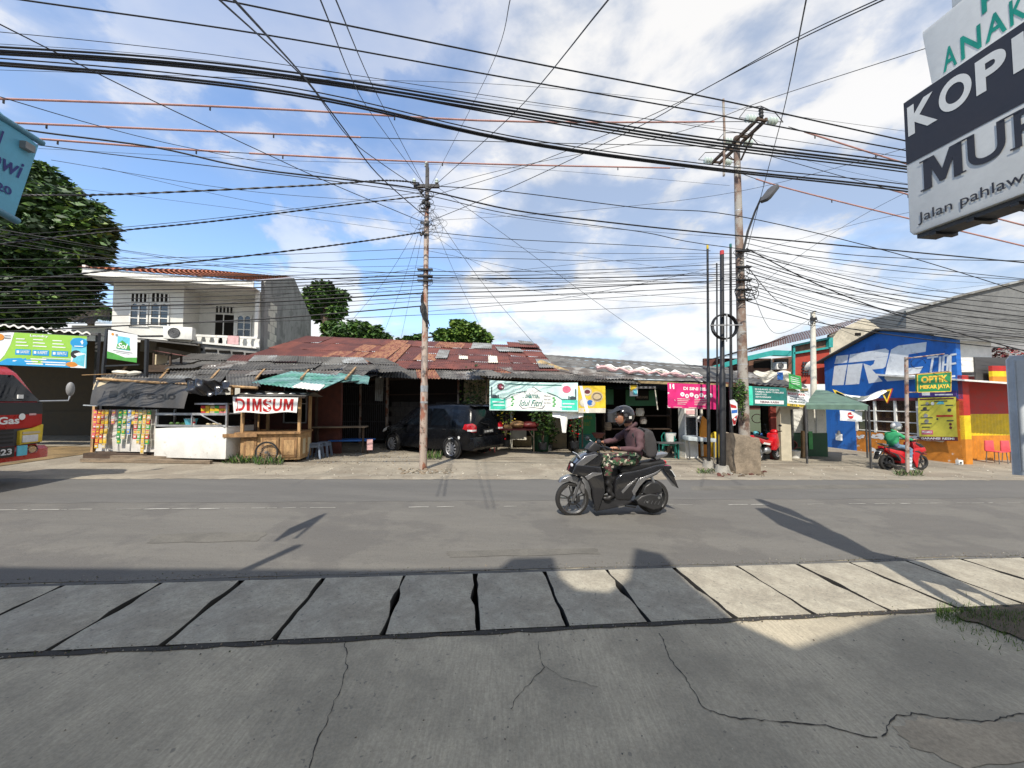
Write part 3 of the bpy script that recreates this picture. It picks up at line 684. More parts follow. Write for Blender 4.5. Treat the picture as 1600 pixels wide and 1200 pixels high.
LL = [(372, 300, .005), (405, 388, .005), (418, 402, .005), (432, 424, .008), (441, 430, .013), (447, 434, .008), (456, 438, .012), (463, 441, .006), (472, 446, .007), (479, 452, .007), (484, 458, .015), (490, 464, .007), (500, 470, .006), (508, 492, .006), (520, 478, .013)]
for i, (a, b, r) in enumerate(LL):
    wire([(-40, a+rr.uniform(-2, 2)), (200, a*.7+b*.3+4-i*.2), (420, a*.38+b*.62+4), (662, b)], 9.2+.02*i, n1_-.05, r*1.3, '%s black cable down the rusty pole among those running left' % ordn[i].capitalize(), 'cables from the rusty pole to the left edge')
RR = [(388, 396, .005), (402, 403, .006), (424, 412, .008), (430, 420, .006), (434, 428, .012), (438, 424, .007), (442, 434, .007), (447, 440, .007), (452, 430, .006), (458, 437, .012), (464, 448, .007), (470, 444, .005), (478, 452, .006), (492, 470, .005)]
for i, (a, b, r) in enumerate(RR):
    wire([(662, a), (810, a*.66+b*.34+3+rr.uniform(-1, 2)), (960, a*.33+b*.67+3+rr.uniform(-1, 2)), (1150, b)], n1_-.05, n2_-.15, r*1.3, '%s black cable down among those joining rusty and tall poles' % ordn[i].capitalize(), 'cables between the two poles')
FF = [(372, 408, .009), (380, 440, .007), (388, 560, .013), (392, 470, .007), (396, 480, .010), (402, 492, .008), (408, 500, .012), (414, 507, .007), (420, 512, .007), (426, 520, .012), (432, 524, .007), (438, 529, .006), (444, 533, .010), (450, 536, .006), (456, 540, .008), (462, 545, .006), (470, 552, .012), (492, 522, .005)]
for i, (a, b, r) in enumerate(FF):
    wire([(1166, a), (1290, a*.7+b*.3+9+rr.uniform(-3, 3)), (1440, a*.36+b*.64+8+rr.uniform(-3, 3)), (1645, b)], n2_-.1, 8.6-.05*i, r*1.3, '%s black cable down the tall pole among those running right' % ordn[i].capitalize(), 'cables from the tall pole to the right edge')
rr = random.Random(77)
side_ = ('lowest left', 'lower left', 'middle left', 'upper left', 'far left', 'near left')
for i, (p_, n0_, n1w, r_) in enumerate((([(-40, 108), (400, 122), (800, 133), (1150, 170), (1415, 205)], 6.6, 6.9, .0035), ([(-40, 66), (330, 95), (800, 160), (1180, 205)], 6.9, 10, .004), ([(60, 232), (420, 250), (800, 262), (1140, 290)], 9.2, 10, .004), ([(80, 250), (400, 300), (662, 318)], 8, n1_, .005), ([(160, 262), (420, 320), (662, 352)], 8, n1_, .004), ([(672, 320), (900, 352), (1150, 372)], n1_, n2_, .005), ([(668, 362), (820, 440), (1110, 468)], n1_, n2_, .004), ([(800, -12), (760, 120), (668, 300)], 2.5, n1_, .004), ([(1160, 210), (1300, 262), (1645, 330)], n2_, 8.5, .004), ([(-40, 140), (300, 232), (662, 300)], 4, n1_, .005), ([(672, 345), (900, 330), (1150, 300), (1440, 225)], n1_, 5, .004), ([(1170, 395), (1330, 352), (1430, 330)], n2_, 6, .004))):
    wire(p_, n0_, n1w, r_, '%s faint hair-thin wire in the upper sky' % ordn[i].capitalize(), 'faint thin wires high above the road', seg=8)
for i in range(16):   # thin service lines that criss-cross between the poles and the verges
    a = rr.uniform(395, 500); b = rr.uniform(385, 480); k_ = i % 4
    if k_ == 0: p_ = [(-40, a+rr.uniform(-60, 30)), (300, a), (662, b)]; q_ = (9.6, n1_)
    elif k_ == 1: p_ = [(662, a-10), (900, (a+b)/2+rr.uniform(0, 14)), (1150, b)]; q_ = (n1_, n2_)
    elif k_ == 2: p_ = [(1166, b-30), (1380, (a+b)/2+rr.uniform(-10, 20)), (1645, a+rr.uniform(-30, 50))]; q_ = (n2_, 9.2)
    else: p_ = [(-40, a-rr.uniform(60, 130)), (500, a-rr.uniform(30, 70)), (1150, b-30), (1645, b+rr.uniform(0, 60))]; q_ = (9.9, 10.3)
    wire(p_, q_[0], q_[1], rr.choice((.004, .005, .006)), '%s thin service line, %s' % (ordn[i].capitalize(), ('left edge to rusty pole', 'rusty pole to tall pole', 'tall pole to right edge', 'spanning the whole street view')[k_]), 'thin service lines between the poles', seg=8)
wire([(1166, 415), (1215, 470), (1262, 492)], n2_, 15.2, .013, 'sagging black cable from the tall pole to the thin concrete pole', 'cables of the thin concrete pole')
wire([(1170, 440), (1210, 520), (1264, 500)], n2_, 15.2, .008, 'lower slack black cable reaching the thin concrete pole', 'cables of the thin concrete pole')
wire([(1276, 500), (1380, 540), (1480, 566)], 15.2, 15.5, .008, 'black cable running from the thin concrete pole past the blue gable', 'cables of the thin concrete pole')

# ================================================================ FOREGROUND SIGNS
A = Vector((3.29, 3.0, 0)); FK = Frame(A, A-NN*2.1)
P('signwhite', .62, .63, .61, .5, var=.08, scale=2); P('signblack', .022, .022, .03, .5, var=.15); P('signgreen', .0, .23, .17, .5)
# local y of this frame points away from the face (towards +x of the road side)
ks = thing('hanging_sign', 'double-sided coffee shop lightbox sign reading KOPI and MUR, black over white', 'shop sign', A, FK.rz)
zt, zb = FK.z(1412, 160), FK.z(1425, 367); zbl = FK.z(1419, 257)
xe = 1.3
m = MB().mt('signwhite'); m.prism([(0, zb+.03), (.02, zb), (xe, zb), (xe, zt), (.02, zt), (0, zt-.03)], .0, .24, bev=.012); m.build('sign_box', ks)
m = MB().mt('dkgrey'); m.box(.03, xe-.02, .03, .21, zb-.035, zb-.003)
for i in range(7): m.mt('black').box(.12+i*.22, .16+i*.22, .015, .225, zb-.055, zb-.03)
m.build('bottom_rail', ks)
sh = Sheet(lambda x, z, o: (x, -.003-o+.004*sin(9*x+3*z)*0, z))
sh.rect(.004, zbl, xe, zt-.01, 'signblack'); sh.up()
def kl(ch, uL, uR, zb_, zt_, mm, bold=.02, v=190):
    sh.text(ch, FK.x(uL, v), zb_, FK.x(uR, v)-FK.x(uL, v), zt_-zb_, mm, bold)
k0, k1 = FK.z(1422, 213), FK.z(1418, 169)
for ch, a, b in (('K', 1419, 1466), ('O', 1468, 1521), ('P', 1526, 1576), ('I', 1584, 1604)): kl(ch, a, b, k0, k1, 'signwhite', .035, 190-(a-1419)*.5)
m0, m1 = FK.z(1443, 299), FK.z(1441, 252)
for ch, a, b in (('M', 1444, 1506), ('U', 1513, 1574), ('R', 1586, 1640)):
    vv = 275-(a-1444)*.45; kl(ch, a, b, m0, m1, 'signblack', .016, vv); xa, xb = FK.x(a, vv), FK.x(b, vv); st = .012
    for (xx, zz_) in ((xa, m1-st), (xb, m1-st), (xa, m0), (xb, m0)):
        if ch == 'U' and zz_ == m0: continue
        sh.up(); sh.rect(xx-.022, zz_, xx+.034 if xx == xa else xx+.02, zz_+st, 'signblack'); sh.L -= 1
sh.text('Jalan pahlawan', FK.x(1435, 340), FK.z(1437, 352), FK.x(1640, 270)-FK.x(1435, 340), .10, 'signblack', .002)
sh.mb.build('lettering', ks)
for xx in (xe-.2, .5):
    pass
m = MB().mt('dkgrey'); m.bar((xe+.02, .12, -.2+G(A.x, 1)), (xe+.02, .12, zt+.9), .09); pass; m.build('post', ks)
ku = thing('hanging_sign', 'white fabric sign with green capitals ANAK, behind the top of the coffee sign', 'shop sign', A, FK.rz)
xl0, zl0 = FK.xz(1440, 57, .26); xl1, zl1 = FK.xz(1453, 137, .26); zt2 = FK.z(1440, 50, .26)
xe = .84
m = MB().mt('signwhite'); m.prism([(xl1+.02, zl1-.12), (xe, zl1-.12), (xe, zt2+.005), (xl0, zt2), (xl0, zt2-.04)], .27, .33, bev=.004)
xt = FK.x(1487, 20, .27); m.prism([(xt, zt2+.006), (xe, zt2+.006), (xe, zt2+.25), (xt, zt2+.25)], .275, .32, bev=.004); m.build('panel', ku)
s2 = Sheet(lambda x, z, o: (x, .267-o, z))
a0, a1 = FK.z(1476, 112, .26), FK.z(1480, 73, .26)
for ch, a, b in (('A', 1472, 1494), ('N', 1500, 1533), ('A', 1538, 1573), ('K', 1577, 1606)): vv = 95-(a-1472)*.55; s2.text(ch, FK.x(a, vv, .26), a0, FK.x(b, vv, .26)-FK.x(a, vv, .26), a1-a0, 'signgreen', .018)
p0 = FK.z(1535, 22, .26); s2.text('P', FK.x(1533, 22, .26), p0, .1, a1-a0, 'signgreen', .018); s2.mb.build('lettering', ku)

tip = Vector((-3.49, 2.68, 0)); FLt = Frame(tip-NN*1.5, tip)
P('signblue', .12, .40, .56, .5, var=.1); P('inkblue', .01, .02, .18, .5); P('tubeblue', .10, .26, .36, .4)
ls = thing('hanging_sign', 'light blue sign panel on blue tubes at the left edge, with dark blue script', 'shop sign', FLt.A, FLt.rz)
def L2(u, v): return FLt.xz(u, v)
a, b, c_ = L2(60, 228), L2(22, 340), L2(-200, 225)
tl = L2(0, 195); d_ = ((a[0]-tl[0]), (a[1]-tl[1])); k8 = 6
pb = L2(0, 325); d2 = (b[0]-pb[0], b[1]-pb[1])
m = MB().mt('signblue'); m.prism([a, b, (b[0]-k8*d2[0], b[1]-k8*d2[1]), (a[0]-k8*d2[0], a[1]-k8*d2[1])], 0, .03); m.build('panel', ls)
m = MB().mt('tubeblue'); a = L2(66, 224); t_ = L2(0, 182); m.tube([(a[0], 0, a[1]), (a[0]+(t_[0]-a[0])*4, 0, a[1]+(t_[1]-a[1])*4)], .022, 10)
b = L2(27, 346); t_ = L2(0, 331); m.tube([(b[0], 0, b[1]), (b[0]+(t_[0]-b[0])*5, 0, b[1]+(t_[1]-b[1])*5)], .024, 10)
m.mt('grey'); q = L2(38, 228); m.box(q[0]-.03, q[0]+.03, -.04, .03, q[1]-.03, q[1]+.02)
m.mt('tubeblue'); m.bar((-.1, .0, G(-3.4, 1.4)), (-.1, .0, 4.1), .08); m.build('frame', ls)
s3 = Sheet(lambda x, z, o: (x, -.004-o, z))
q0 = L2(36, 289); sl_ = atan2(q0[1]-L2(0, 271)[1], q0[0]-L2(0, 271)[0])
xw = q0[0]-L2(-16, 265)[0]
s3.text('ewi', q0[0]-xw*1.02, q0[1]+.03, xw, .12, 'inkblue', .012, .35, sl_*.55)
s3.up(); q0 = L2(16, 309); s3.text('20', q0[0]-.085, q0[1]+.015, .085, .055, 'inkblue', .02, 0, sl_*.5)
s3.text('l', L2(-2, 226)[0]-.01, L2(0, 226)[1], .03, .1, 'inkblue', .02, .3); s3.mb.build('lettering', ls)

# grey framed board at the right edge
gb = at(1583, 742, 2.9); gt = at(1583, 556, 2.9); gl = Vector((gb.x, gb.y, 0))
P('bluegrey', .50, .54, .58, .45, var=.15); P('panelgrey', .55, .58, .60, .5, var=.1)
gs = thing('notice_board', 'blue-grey metal framed board cut by the right edge of the view', 'board', gl, -.75)
w = .04; X = .5
m = MB().mt('bluegrey'); m.prism([(0, gb.z), (X, gb.z), (X, gt.z), (.02, gt.z), (0, gt.z-.03)], 0, .03, bev=.008); m.build('frame', gs)
m = MB().mt('panelgrey'); m.box(w, X-w, -.006, .025, gb.z+w, gt.z-w); m.mt('bluegrey'); m.box(w*.8, w*.95, -.012, .0, gb.z+w, gt.z-w); m.build('panel', gs)
m = MB().mt('bluegrey'); gz = G(gl.x+1, 3); m.bar((.22, .05, gz), (.22, .05, gb.z), .05); m.bar((.45, .05, gz), (.45, .05, gb.z), .05); m.build('legs', gs)
# grass patch and soil at right
m = MB().mt('soil'); pts = [gr(u, v)+Vector((0, 0, .014)) for u, v in ((1490, 963), (1515, 957), (1545, 953), (1590, 950), (1640, 948), (1660, 990), (1610, 1008), (1578, 992), (1560, 988), (1530, 975), (1508, 972))]; m.add(pts, [tuple(range(11))]); m.build('soil_patch', kind='structure')
m = MB(); rr = random.Random(5)
for _ in range(1700):
    u = rr.uniform(1462, 1640); v = 958+(u-1462)*.17+rr.gauss(0, 9)*(1+(u-1462)/150); 
    if rr.random() < .45: v = 955+rr.random()*16+(0 if u < 1530 else (u-1530)*.05)
    g = gr(u, v); a = rr.uniform(0, 6.28); h = rr.uniform(.012, .06); w = Vector((cos(a), sin(a), 0))*.0028; l = Vector((rr.uniform(-.02, .02), rr.uniform(-.02, .02), h))
    m.mt(rr.choice(('leaf_a', 'leaf_b', 'leaf_b', 'leaf_d'))); m.add([g-w, g+w, g+l], [(0, 1, 2)])
o = m.build('grass', smooth=False); o['kind'] = 'stuff'; o['label'] = 'short green grass at the right edge of the driveway'; o['category'] = 'grass'
rocks('grit', 'fine dirt and grit caught along the seam of the drain slabs', 10, 0, 1600, 1000, 1001, .004, .01, 33, ('soil', 'stain', 'concrete'))
_r = random.Random(8); m = MB()
for _ in range(1500):
    s_ = _r.uniform(-5, 7); n_ = _r.choice((2.84, 2.84, 3.82, 3.9))+_r.gauss(0, .03); g = fs(s_, n_); q = _r.uniform(.002, .009); m.mt(_r.choice(('soil', 'stain', 'concrete', 'block', 'wild')))
    a = _r.uniform(0, 3); m.add([g+Vector((q*cos(a+k_*2.1), q*sin(a+k_*2.1), .006)) for k_ in range(3)]+[g+Vector((0, 0, .008+q*.8))], [(0, 1, 3), (1, 2, 3), (2, 0, 3)])
o = m.build('grit', smooth=False); o['kind'] = 'stuff'; o['label'] = 'dirt and grit gathered along both edges of the drain slabs'; o['category'] = 'grit'
# old repair strips in the carriageway
P('asphalt_patch', .122, .115, .10, .9, var=.2, scale=3, grain=(70, .16)); P('patch_red', .36, .30, .215, .9, var=.2, scale=4, grain=(50, .15))
def patch(name, mm, pts, dz, nrm_=None):
    rr_ = random.Random(len(pts)); P3 = [gr(u, v) for u, v in pts]; out = []
    for a, b in zip(P3, P3[1:]+P3[:1]):
        for i in range(6): p = a.lerp(b, i/6); out.append((p.x+rr_.uniform(-.03, .03), p.y+rr_.uniform(-.02, .02)))
    v_, f_ = tri_poly(out); m = MB().mt(mm); m.add([(x, y, G(x, y)+dz) for x, y in v_], f_); m.build(name, kind='structure')
patch('road_patch', 'asphalt_patch', [(250, 835), (420, 832), (400, 846), (225, 850)], .010); patch('road_patch', 'asphalt_patch', [(700, 862), (930, 857), (935, 866), (700, 872)], .010); patch('road_patch', 'asphalt_patch', [(1080, 760), (1420, 757), (1420, 763), (1080, 767)], .010)
patch('pavement_patch', 'patch_red', [(1400, 1132), (1440, 1122), (1530, 1130), (1640, 1126), (1660, 1190), (1500, 1200), (1420, 1165)], .003)
rocks('litter', 'small dry leaves and pebbles lying on the near driveway', 60, 100, 1560, 1000, 1180, .002, .006, 9, ('offwhite', 'block', 'stain'))
# ================================================================ ROOFS / HOUSES LEFT
P('rust_a', .125, .036, .027, .75, col2=(.08, .024, .02), scale=1.2, var=.25); P('rust_b', .145, .042, .03, .75, var=.35, scale=2)
P('rust_c', .27, .13, .07, .8, col2=(.15, .045, .03), scale=5, lo=.42, hi=.55, stretch=(3, .7, 1, .3)); P('rust_d', .095, .028, .024, .75, var=.3)
P('zinc_a', .27, .26, .24, .6, col2=(.12, .10, .085), scale=2.2, metal=.2); P('zinc_b', .33, .34, .33, .5, col2=(.2, .19, .17), scale=2, metal=.2)
P('asbest', .135, .13, .12, .85, col2=(.07, .066, .06), scale=1.3, stretch=(1, .4, 1)); P('asbest_b', .09, .086, .08, .85, var=.4)
P('tile_o', .50, .17, .075, .75, col2=(.30, .10, .05), scale=3); P('tile_m', .16, .055, .045, .7, var=.35); P('housewall', .66, .65, .60, .8, var=.1, scale=1)
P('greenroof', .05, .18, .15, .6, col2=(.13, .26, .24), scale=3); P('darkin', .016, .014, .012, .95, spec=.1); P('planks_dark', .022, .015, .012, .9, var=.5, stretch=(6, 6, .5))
def roofsheets(m, bl, br, tr, tl, nx, nz, mats, wts, pitch=.09, amp=.012, jag=.05, seed=1, lift=.02):
    rr = random.Random(seed); bl, br, tr, tl = map(Vector, (bl, br, tr, tl))
    def q(u, v): return bl.lerp(br, u).lerp(tl.lerp(tr, u), v)
    for j in range(nz):
        for i in range(nx):
            u0, u1 = i/nx-.004, (i+1)/nx+.004; v0, v1 = j/nz-(.0 if j == 0 else .06/nz), (j+1)/nz
            dz = Vector((0, 0, rr.uniform(0, lift)+(nz-j)*.004)); sk = Vector((rr.uniform(-jag, jag), rr.uniform(-jag, jag), 0))*.5
            dz2 = Vector((0, 0, rr.uniform(0, lift)))
            corr(m, q(u0, v0)+dz+sk, q(u1, v0)+dz2+sk, q(u1, v1)+dz2*.3, q(u0, v1)+dz*.3, pitch, amp, 1, 0, rr.choices(mats, wts)[0])
def rel(vs_, base): return [Vector(v)-Vector(base) for v in vs_]
def tileroof(m, bl, br, tr, tl, mm, row=.3, col=.25, amp=.03, maxn=70):
    bl, br, tr, tl = map(Vector, (bl, br, tr, tl)); L = ((tl-bl).length+(tr-br).length)/2; Wd = (br-bl).length
    nr = min(40, max(4, int(L/row))); nc = min(maxn, max(4, int(Wd/col))); nrm = (br-bl).cross(tl-bl).normalized(); nrm = nrm if nrm.z > 0 else -nrm
    m.mt(mm)
    for j in range(nr):
        def fn(u, v):
            vv = (j+v*1.05)/nr; p = bl.lerp(br, u).lerp(tl.lerp(tr, u), min(1, vv)); return p+nrm*(amp*abs(sin(pi*u*nc))+.035*(1-v))
        m.grid(fn, nc*4, 1)
# ---- long rusty shed
base = gr(600, 693); base.y = 14.2; base.z = G(base.x, 14.2)
BS = Vector(base)
ht = thing('market_shed', 'long low shed under patched rusty corrugated sheets behind the black car', 'shed', BS)
def H(u, v, Y): return at(u, v, Y)-BS
m = MB()
roofsheets(m, H(345, 572, 14), H(872, 581, 13.6), H(838, 541, 17.5), H(480, 525, 19), 16, 4, ('rust_a', 'rust_b', 'rust_d', 'rust_c', 'zinc_b'), (9, 6, 5, 1.2, .5), seed=3, lift=.05)
rr = random.Random(8)
def Q(u, v): return H(345, 572, 14).lerp(H(872, 581, 13.6), u).lerp(H(480, 525, 19).lerp(H(838, 541, 17.5), u), v)
for (u0, u1, v0, v1, mm, k9) in ((.40, .47, .0, .95, 'rust_c', .05), (.47, .50, .1, .8, 'rust_c', .06), (.34, .385, .0, .45, 'rust_c', .05), (.62, .66, .3, .62, 'zinc_b', .07), (.6, .71, .72, .96, 'rust_c', .05), (.74, .82, .74, 1.0, 'zinc_b', .05), (.83, .92, .62, .82, 'zinc_b', .08), (.955, 1.0, .05, .35, 'zinc_b', .09), (.70, .73, .3, .42, 'offwhite', .06), (.8, .83, .2, .45, 'offwhite', .06), (.88, 1.0, .78, 1.02, 'rust_b', .14), (.93, .985, .9, 1.1, 'zinc_a', .16), (.28, .31, .12, .3, 'rust_d', .09)):
    z = Vector((0, 0, k9)); s_ = rr.uniform(-.01, .01)
    corr(m, Q(u0+s_, v0)+z, Q(u1+s_, v0)+z*1.1, Q(u1, v1)+z*.8, Q(u0, v1)+z, .09, .014, 1, 0, mm)
m.build('roof', ht, ang=60)
m = MB()
roofsheets(m, H(560, 592, 13.0), H(1004, 595, 12.6), H(905, 575, 14.1), H(575, 572, 14.3), 13, 1, ('zinc_a', 'asbest', 'zinc_b', 'rust_c'), (4, 3, 2, 1), pitch=.11, amp=.02, jag=.25, seed=5, lift=.06)
roofsheets(m, H(735, 587, 12.85), H(1000, 600, 12.4), H(975, 589, 12.75), H(735, 581, 13.2), 5, 1, ('asbest', 'asbest_b'), (1, 1), pitch=.11, amp=.02, jag=.1, seed=6)
m.build('eave_sheets', ht, ang=60)
# facade: dark shed wall with gates, blockwork, timber
FM = Frame(at(480, 690, 14.9), at(960, 700, 14.0)); FM.A.z = G(FM.A.x, FM.A.y); o0 = FM.A-BS
hm = thing('frame_tmp', 'x', 'x'); bpy.data.objects.remove(hm)
def part(name, m, root, loc=(0, 0, 0), rz=0): o = m.build(name, root); o.location = loc; o.rotation_euler = (0, 0, rz); return o
def X(u, v=650): return FM.x(u, v)
def Zf(u, v): return FM.z(u, v)
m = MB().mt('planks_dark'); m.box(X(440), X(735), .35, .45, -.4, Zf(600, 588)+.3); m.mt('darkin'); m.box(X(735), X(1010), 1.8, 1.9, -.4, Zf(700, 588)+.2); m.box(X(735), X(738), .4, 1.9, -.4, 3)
part('rear_wall', m, ht, o0, FM.rz)
P('blockwall', .07, .062, .055, .9, var=.35, scale=4)
m = MB().mt('blockwall')
for j in range(8):
    for i in range(9):
        if i == 4 and j > 6: continue
        x0 = X(603)+(i+(j % 2)*.5)*.36; m.box(x0, x0+.345, .12, .25, j*.2, j*.2+.188)
part('block_wall', m, ht, o0, FM.rz)
m = MB().mt('rustpole')
for u, w in ((530, .07), (563, .06), (605, .09), (716, .06)): m.box(X(u)-w/2, X(u)+w/2, -.05, .05, -.3, Zf(u, 590)+.1)
m.mt('wooddark').bar((X(500), 0, Zf(600, 594)), (X(735), 0, Zf(700, 590)), .09); m.bar((X(605), 0, Zf(605, 617)), (X(720), 0, Zf(720, 615)), .04)
part('post', m, ht, o0, FM.rz)
m = MB().mt('dkgrey'); x0, x1 = X(531), X(603)
for i in range(25): x = x0+(x1-x0)*i/24; m.bar((x, .02, .05), (x, .02, Zf(560, 600)), .018)
for z in (.1, .8, 1.5, 2.2): m.bar((x0, .02, z), (x1, .02, z), .03)
m.mt('planks_dark').box(x0, x1, .04, .06, .08, 2.3); part('metal_gate', m, ht, o0, FM.rz)
m = MB().mt('offwhite'); c0 = X(587)
corr(m, (c0, -.1, Zf(587, 626)), (c0+.32, -.12, Zf(600, 627)), (c0+.36, -.1, Zf(600, 586)), (c0, -.1, Zf(587, 586)), .07, .012, m='zinc_b'); part('loose_sheet', m, ht, o0, FM.rz)
m = MB().mt('cream'); m.box(X(722), X(764), .3, .4, -.3, Zf(740, 590)+.2); m.box(X(764), X(905), .9, 1.0, -.3, Zf(740, 600))
m.mt('planks_dark'); m.box(X(764), X(800), .5, .55, -.3, 1.5); m.mt('offwhite')
for u in (798, 832, 857): m.box(X(u)-.04, X(u)+.04, .3, .38, -.3, Zf(740, 598))
m.box(X(798), X(822), .3, .34, .1, .55); m.mt('darkin').box(X(800), X(855), .86, .89, .2, 2.1)
part('shop_wall', m, ht, o0, FM.rz)
m = MB().mt('wooddark'); m.bar((X(766, 640), -1.05, -.1), (X(766, 640), -1.05, Zf(766, 594)+.05), .04); m.bar((X(905), -1.0, 0), (X(905), -1.0, Zf(905, 594)), .05)
m.bar((X(740), -.95, Zf(740, 589)-.1), (X(960), -.95, Zf(960, 592)-.16), .06); part('awning_post', m, ht, o0, FM.rz)
# interior of dark kiosk between: red brick wall behind the dimsum cart
m = MB().mt('brick'); m.box(0, 3.4, 0, .12, -.2, 2.4); bw = gr(385, 700)
m.mt('alu')
for (x0, x1, z0, z1) in ((1.5, 1.54, .9, 2.2), (2.25, 2.29, .9, 2.2), (1.5, 2.29, .88, .92), (1.5, 2.29, 1.5, 1.53)): m.box(x0, x1, -.03, 0, z0, z1)
m.mt('darkin').box(1.54, 2.25, -.01, .0, .92, 2.2); m.mt('wooddark'); m.box(.6, .66, -.1, -.02, 0, 2.3); m.box(2.6, 2.66, -.1, -.02, 0, 2.3)
m.box(.1, .5, -.25, -.02, .95, 1.0)
o = m.build('brick_wall'); o.location = at(372, 700, 12.1); o.location.z = G(o.location.x, 12.1); o.rotation_euler = (0, 0, -.05); tag(o, 'dark red brick wall with a framed window behind the dimsum cart', 'wall')
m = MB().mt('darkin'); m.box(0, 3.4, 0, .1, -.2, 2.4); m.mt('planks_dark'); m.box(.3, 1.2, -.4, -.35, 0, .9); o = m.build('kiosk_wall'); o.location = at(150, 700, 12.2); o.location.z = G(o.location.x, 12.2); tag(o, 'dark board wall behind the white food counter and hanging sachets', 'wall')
# ---- patchwork grey roofs over the stalls, lower left
b0 = at(300, 600, 11); b0.z = G(b0.x, b0.y)
lr = thing('stall_roof', 'patchwork of grey corrugated sheets sagging over the stalls at left', 'roof', b0)
def K(u, v, Y): return at(u, v, Y)-b0
m = MB()
for i, (a, b, c_, d, nx, nz) in enumerate(((K(150, 597, 10.1), K(400, 606, 9.7), K(400, 585, 11.6), K(165, 585, 11.4), 5, 1), (K(260, 588, 11.2), K(560, 590, 11.6), K(590, 570, 13.0), K(275, 570, 12.8), 7, 2), (K(250, 574, 12.7), K(640, 584, 12.9), K(600, 560, 14.4), K(300, 553, 14.6), 9, 2), (K(330, 566, 13.8), K(430, 568, 13.8), K(430, 556, 14.6), K(350, 556, 14.6), 3, 1))):
    roofsheets(m, a, b, c_, d, nx, nz, ('asbest', 'asbest_b', 'zinc_a', 'zinc_b', 'rust_a'), (5, 4, 4, 1, .3), pitch=.1, amp=.016, jag=.3, seed=20+i, lift=.09)
m.mt('darkin').add([K(158, 599, 10.25), K(550, 598, 10.7), K(610, 580, 14.2), K(158, 577, 13.8)], [(0, 1, 2, 3)])  # added unseen underlay below the sheets, keeps sun out of the stalls
m.build('roof_sheets', lr, ang=60)
m = MB().mt('woodlight'); m.bar(K(128, 586, 10.3), K(205, 583, 10.9), .04, .02); m.tube([K(152, 592, 10.05), K(250, 598, 9.9), K(330, 602, 9.75), K(402, 606, 9.65)], .035, 7)
for u, Y in ((150, 10.9), (364, 10.5)):
    q = gr(u, 712); p = at(u, 600, Y)-b0; m.bar((p.x, p.y, G(p.x+b0.x, Y)-b0.z), (p.x, p.y, p.z), .07)
for u in (180, 250, 330, 400, 470, 540): m.bar(K(u, 592, 10.6), K(u+18, 572, 13), .05)
m.build('timber_frame', lr)
m = MB().mt('offwhite'); cr_ = random.Random(3)
st = [K(176+i*9, 584-abs(i-3), 10.9) for i in range(6)]; m.tube(st, [.03, .08, .09, .07, .08, .02], 6); m.mt('white_cloth'); m.tube([K(320+i*8, 573+i % 2, 12.6) for i in range(4)], [.02, .06, .05, .01], 6); m.build('rag', lr)
# small bird-cage hut on the roof
m = MB().mt('wooddark'); c = K(262, 566, 12.6)
for dx in (-.28, .28):
    for dy in (-.2, .2): m.bar(c+Vector((dx, dy, -.35)), c+Vector((dx, dy, .3)), .05)
m.box(c.x-.4, c.x+.3, c.y-.25, c.y+.25, c.z-.35, c.z-.12); m.mt('rust_b').add([c+Vector(q) for q in ((-.3, -.3, .38), (.55, -.3, .22), (.55, .3, .22), (-.3, .3, .38))], [(0, 1, 2, 3)]); m.mt('cream').box(c.x-.25, c.x-.2, c.y-.2, c.y+.2, c.z-.1, c.z+.25)
m.v = [tuple(Vector(v)+b0) for v in m.v]; tag(m.build('water_tank_stand'), 'small weathered timber box with a tilted rusty lid above the stall roofs', 'wooden box')

# ---- green awning
P('tarp_green', .07, .24, .18, .6, col2=(.17, .33, .31), scale=2)
ga = at(470, 600, 10.3); ga.z = G(ga.x, ga.y); aw = thing('awning', 'faded green and white metal awning sloping down over the dimsum cart', 'awning', ga)
m = MB().mt('tarp_green')
a, b, c_, d = [q-ga for q in (at(392, 598, 10.2), at(497, 611, 9.9), at(548, 588, 11.2), at(455, 580, 11.7))]
corr(m, a, b, c_, d, .12, .012, m='tarp_green'); e = [q-ga for q in (at(455, 606.5, 9.95), at(498, 612, 9.88), at(508, 603, 10.3), at(470, 599, 10.4))]; corr(m, *[q+Vector((0, 0, .03)) for q in e], .12, .01, m='white_paint')
f = [q-ga for q in (at(498, 611, 9.9), at(506, 601, 10.3), at(560, 600, 11), at(549, 588, 11.2))]; corr(m, b, f[1]-Vector((0, 0, .1)), f[3], c_, .3, .01, m='greenroof')
g_ = [q-ga for q in (at(512, 596, 10.6), at(575, 600, 11.2), at(578, 588, 11.6), at(530, 583, 11.6))]; corr(m, *g_, .3, .015, m='greenroof'); m.build('sheet', aw)
m = MB().mt('wooddark'); q = a; m.bar((a.x+.1, a.y+.1, 0), (a.x+.1, a.y+.1, a.z), .06); m.bar(a+Vector((.1, .1, -.5)), a+Vector((.5, .4, 0)), .05); m.build('post', aw)
# leaning poles by the gate
def props(name, lab, a, b, w, mm):
    o = MB().mt(mm).bar((0, 0, 0), b-a, w).build(name); o.location = a; tag(o, lab, name.replace('_', ' '))
props('plank', 'long pale plank leaning upright beside the dark shed opening', gr(497, 700), at(510, 600, 12.6), .12, 'plank')
props('plank', 'short wooden stick leaning diagonally over the bench', gr(500, 702), at(521, 630, 12.4), .05, 'woodlight')
props('bamboo_pole', 'thin bamboo pole standing by the dark shed gate', gr(527, 700), at(518, 622, 12.6), .035, 'wood')

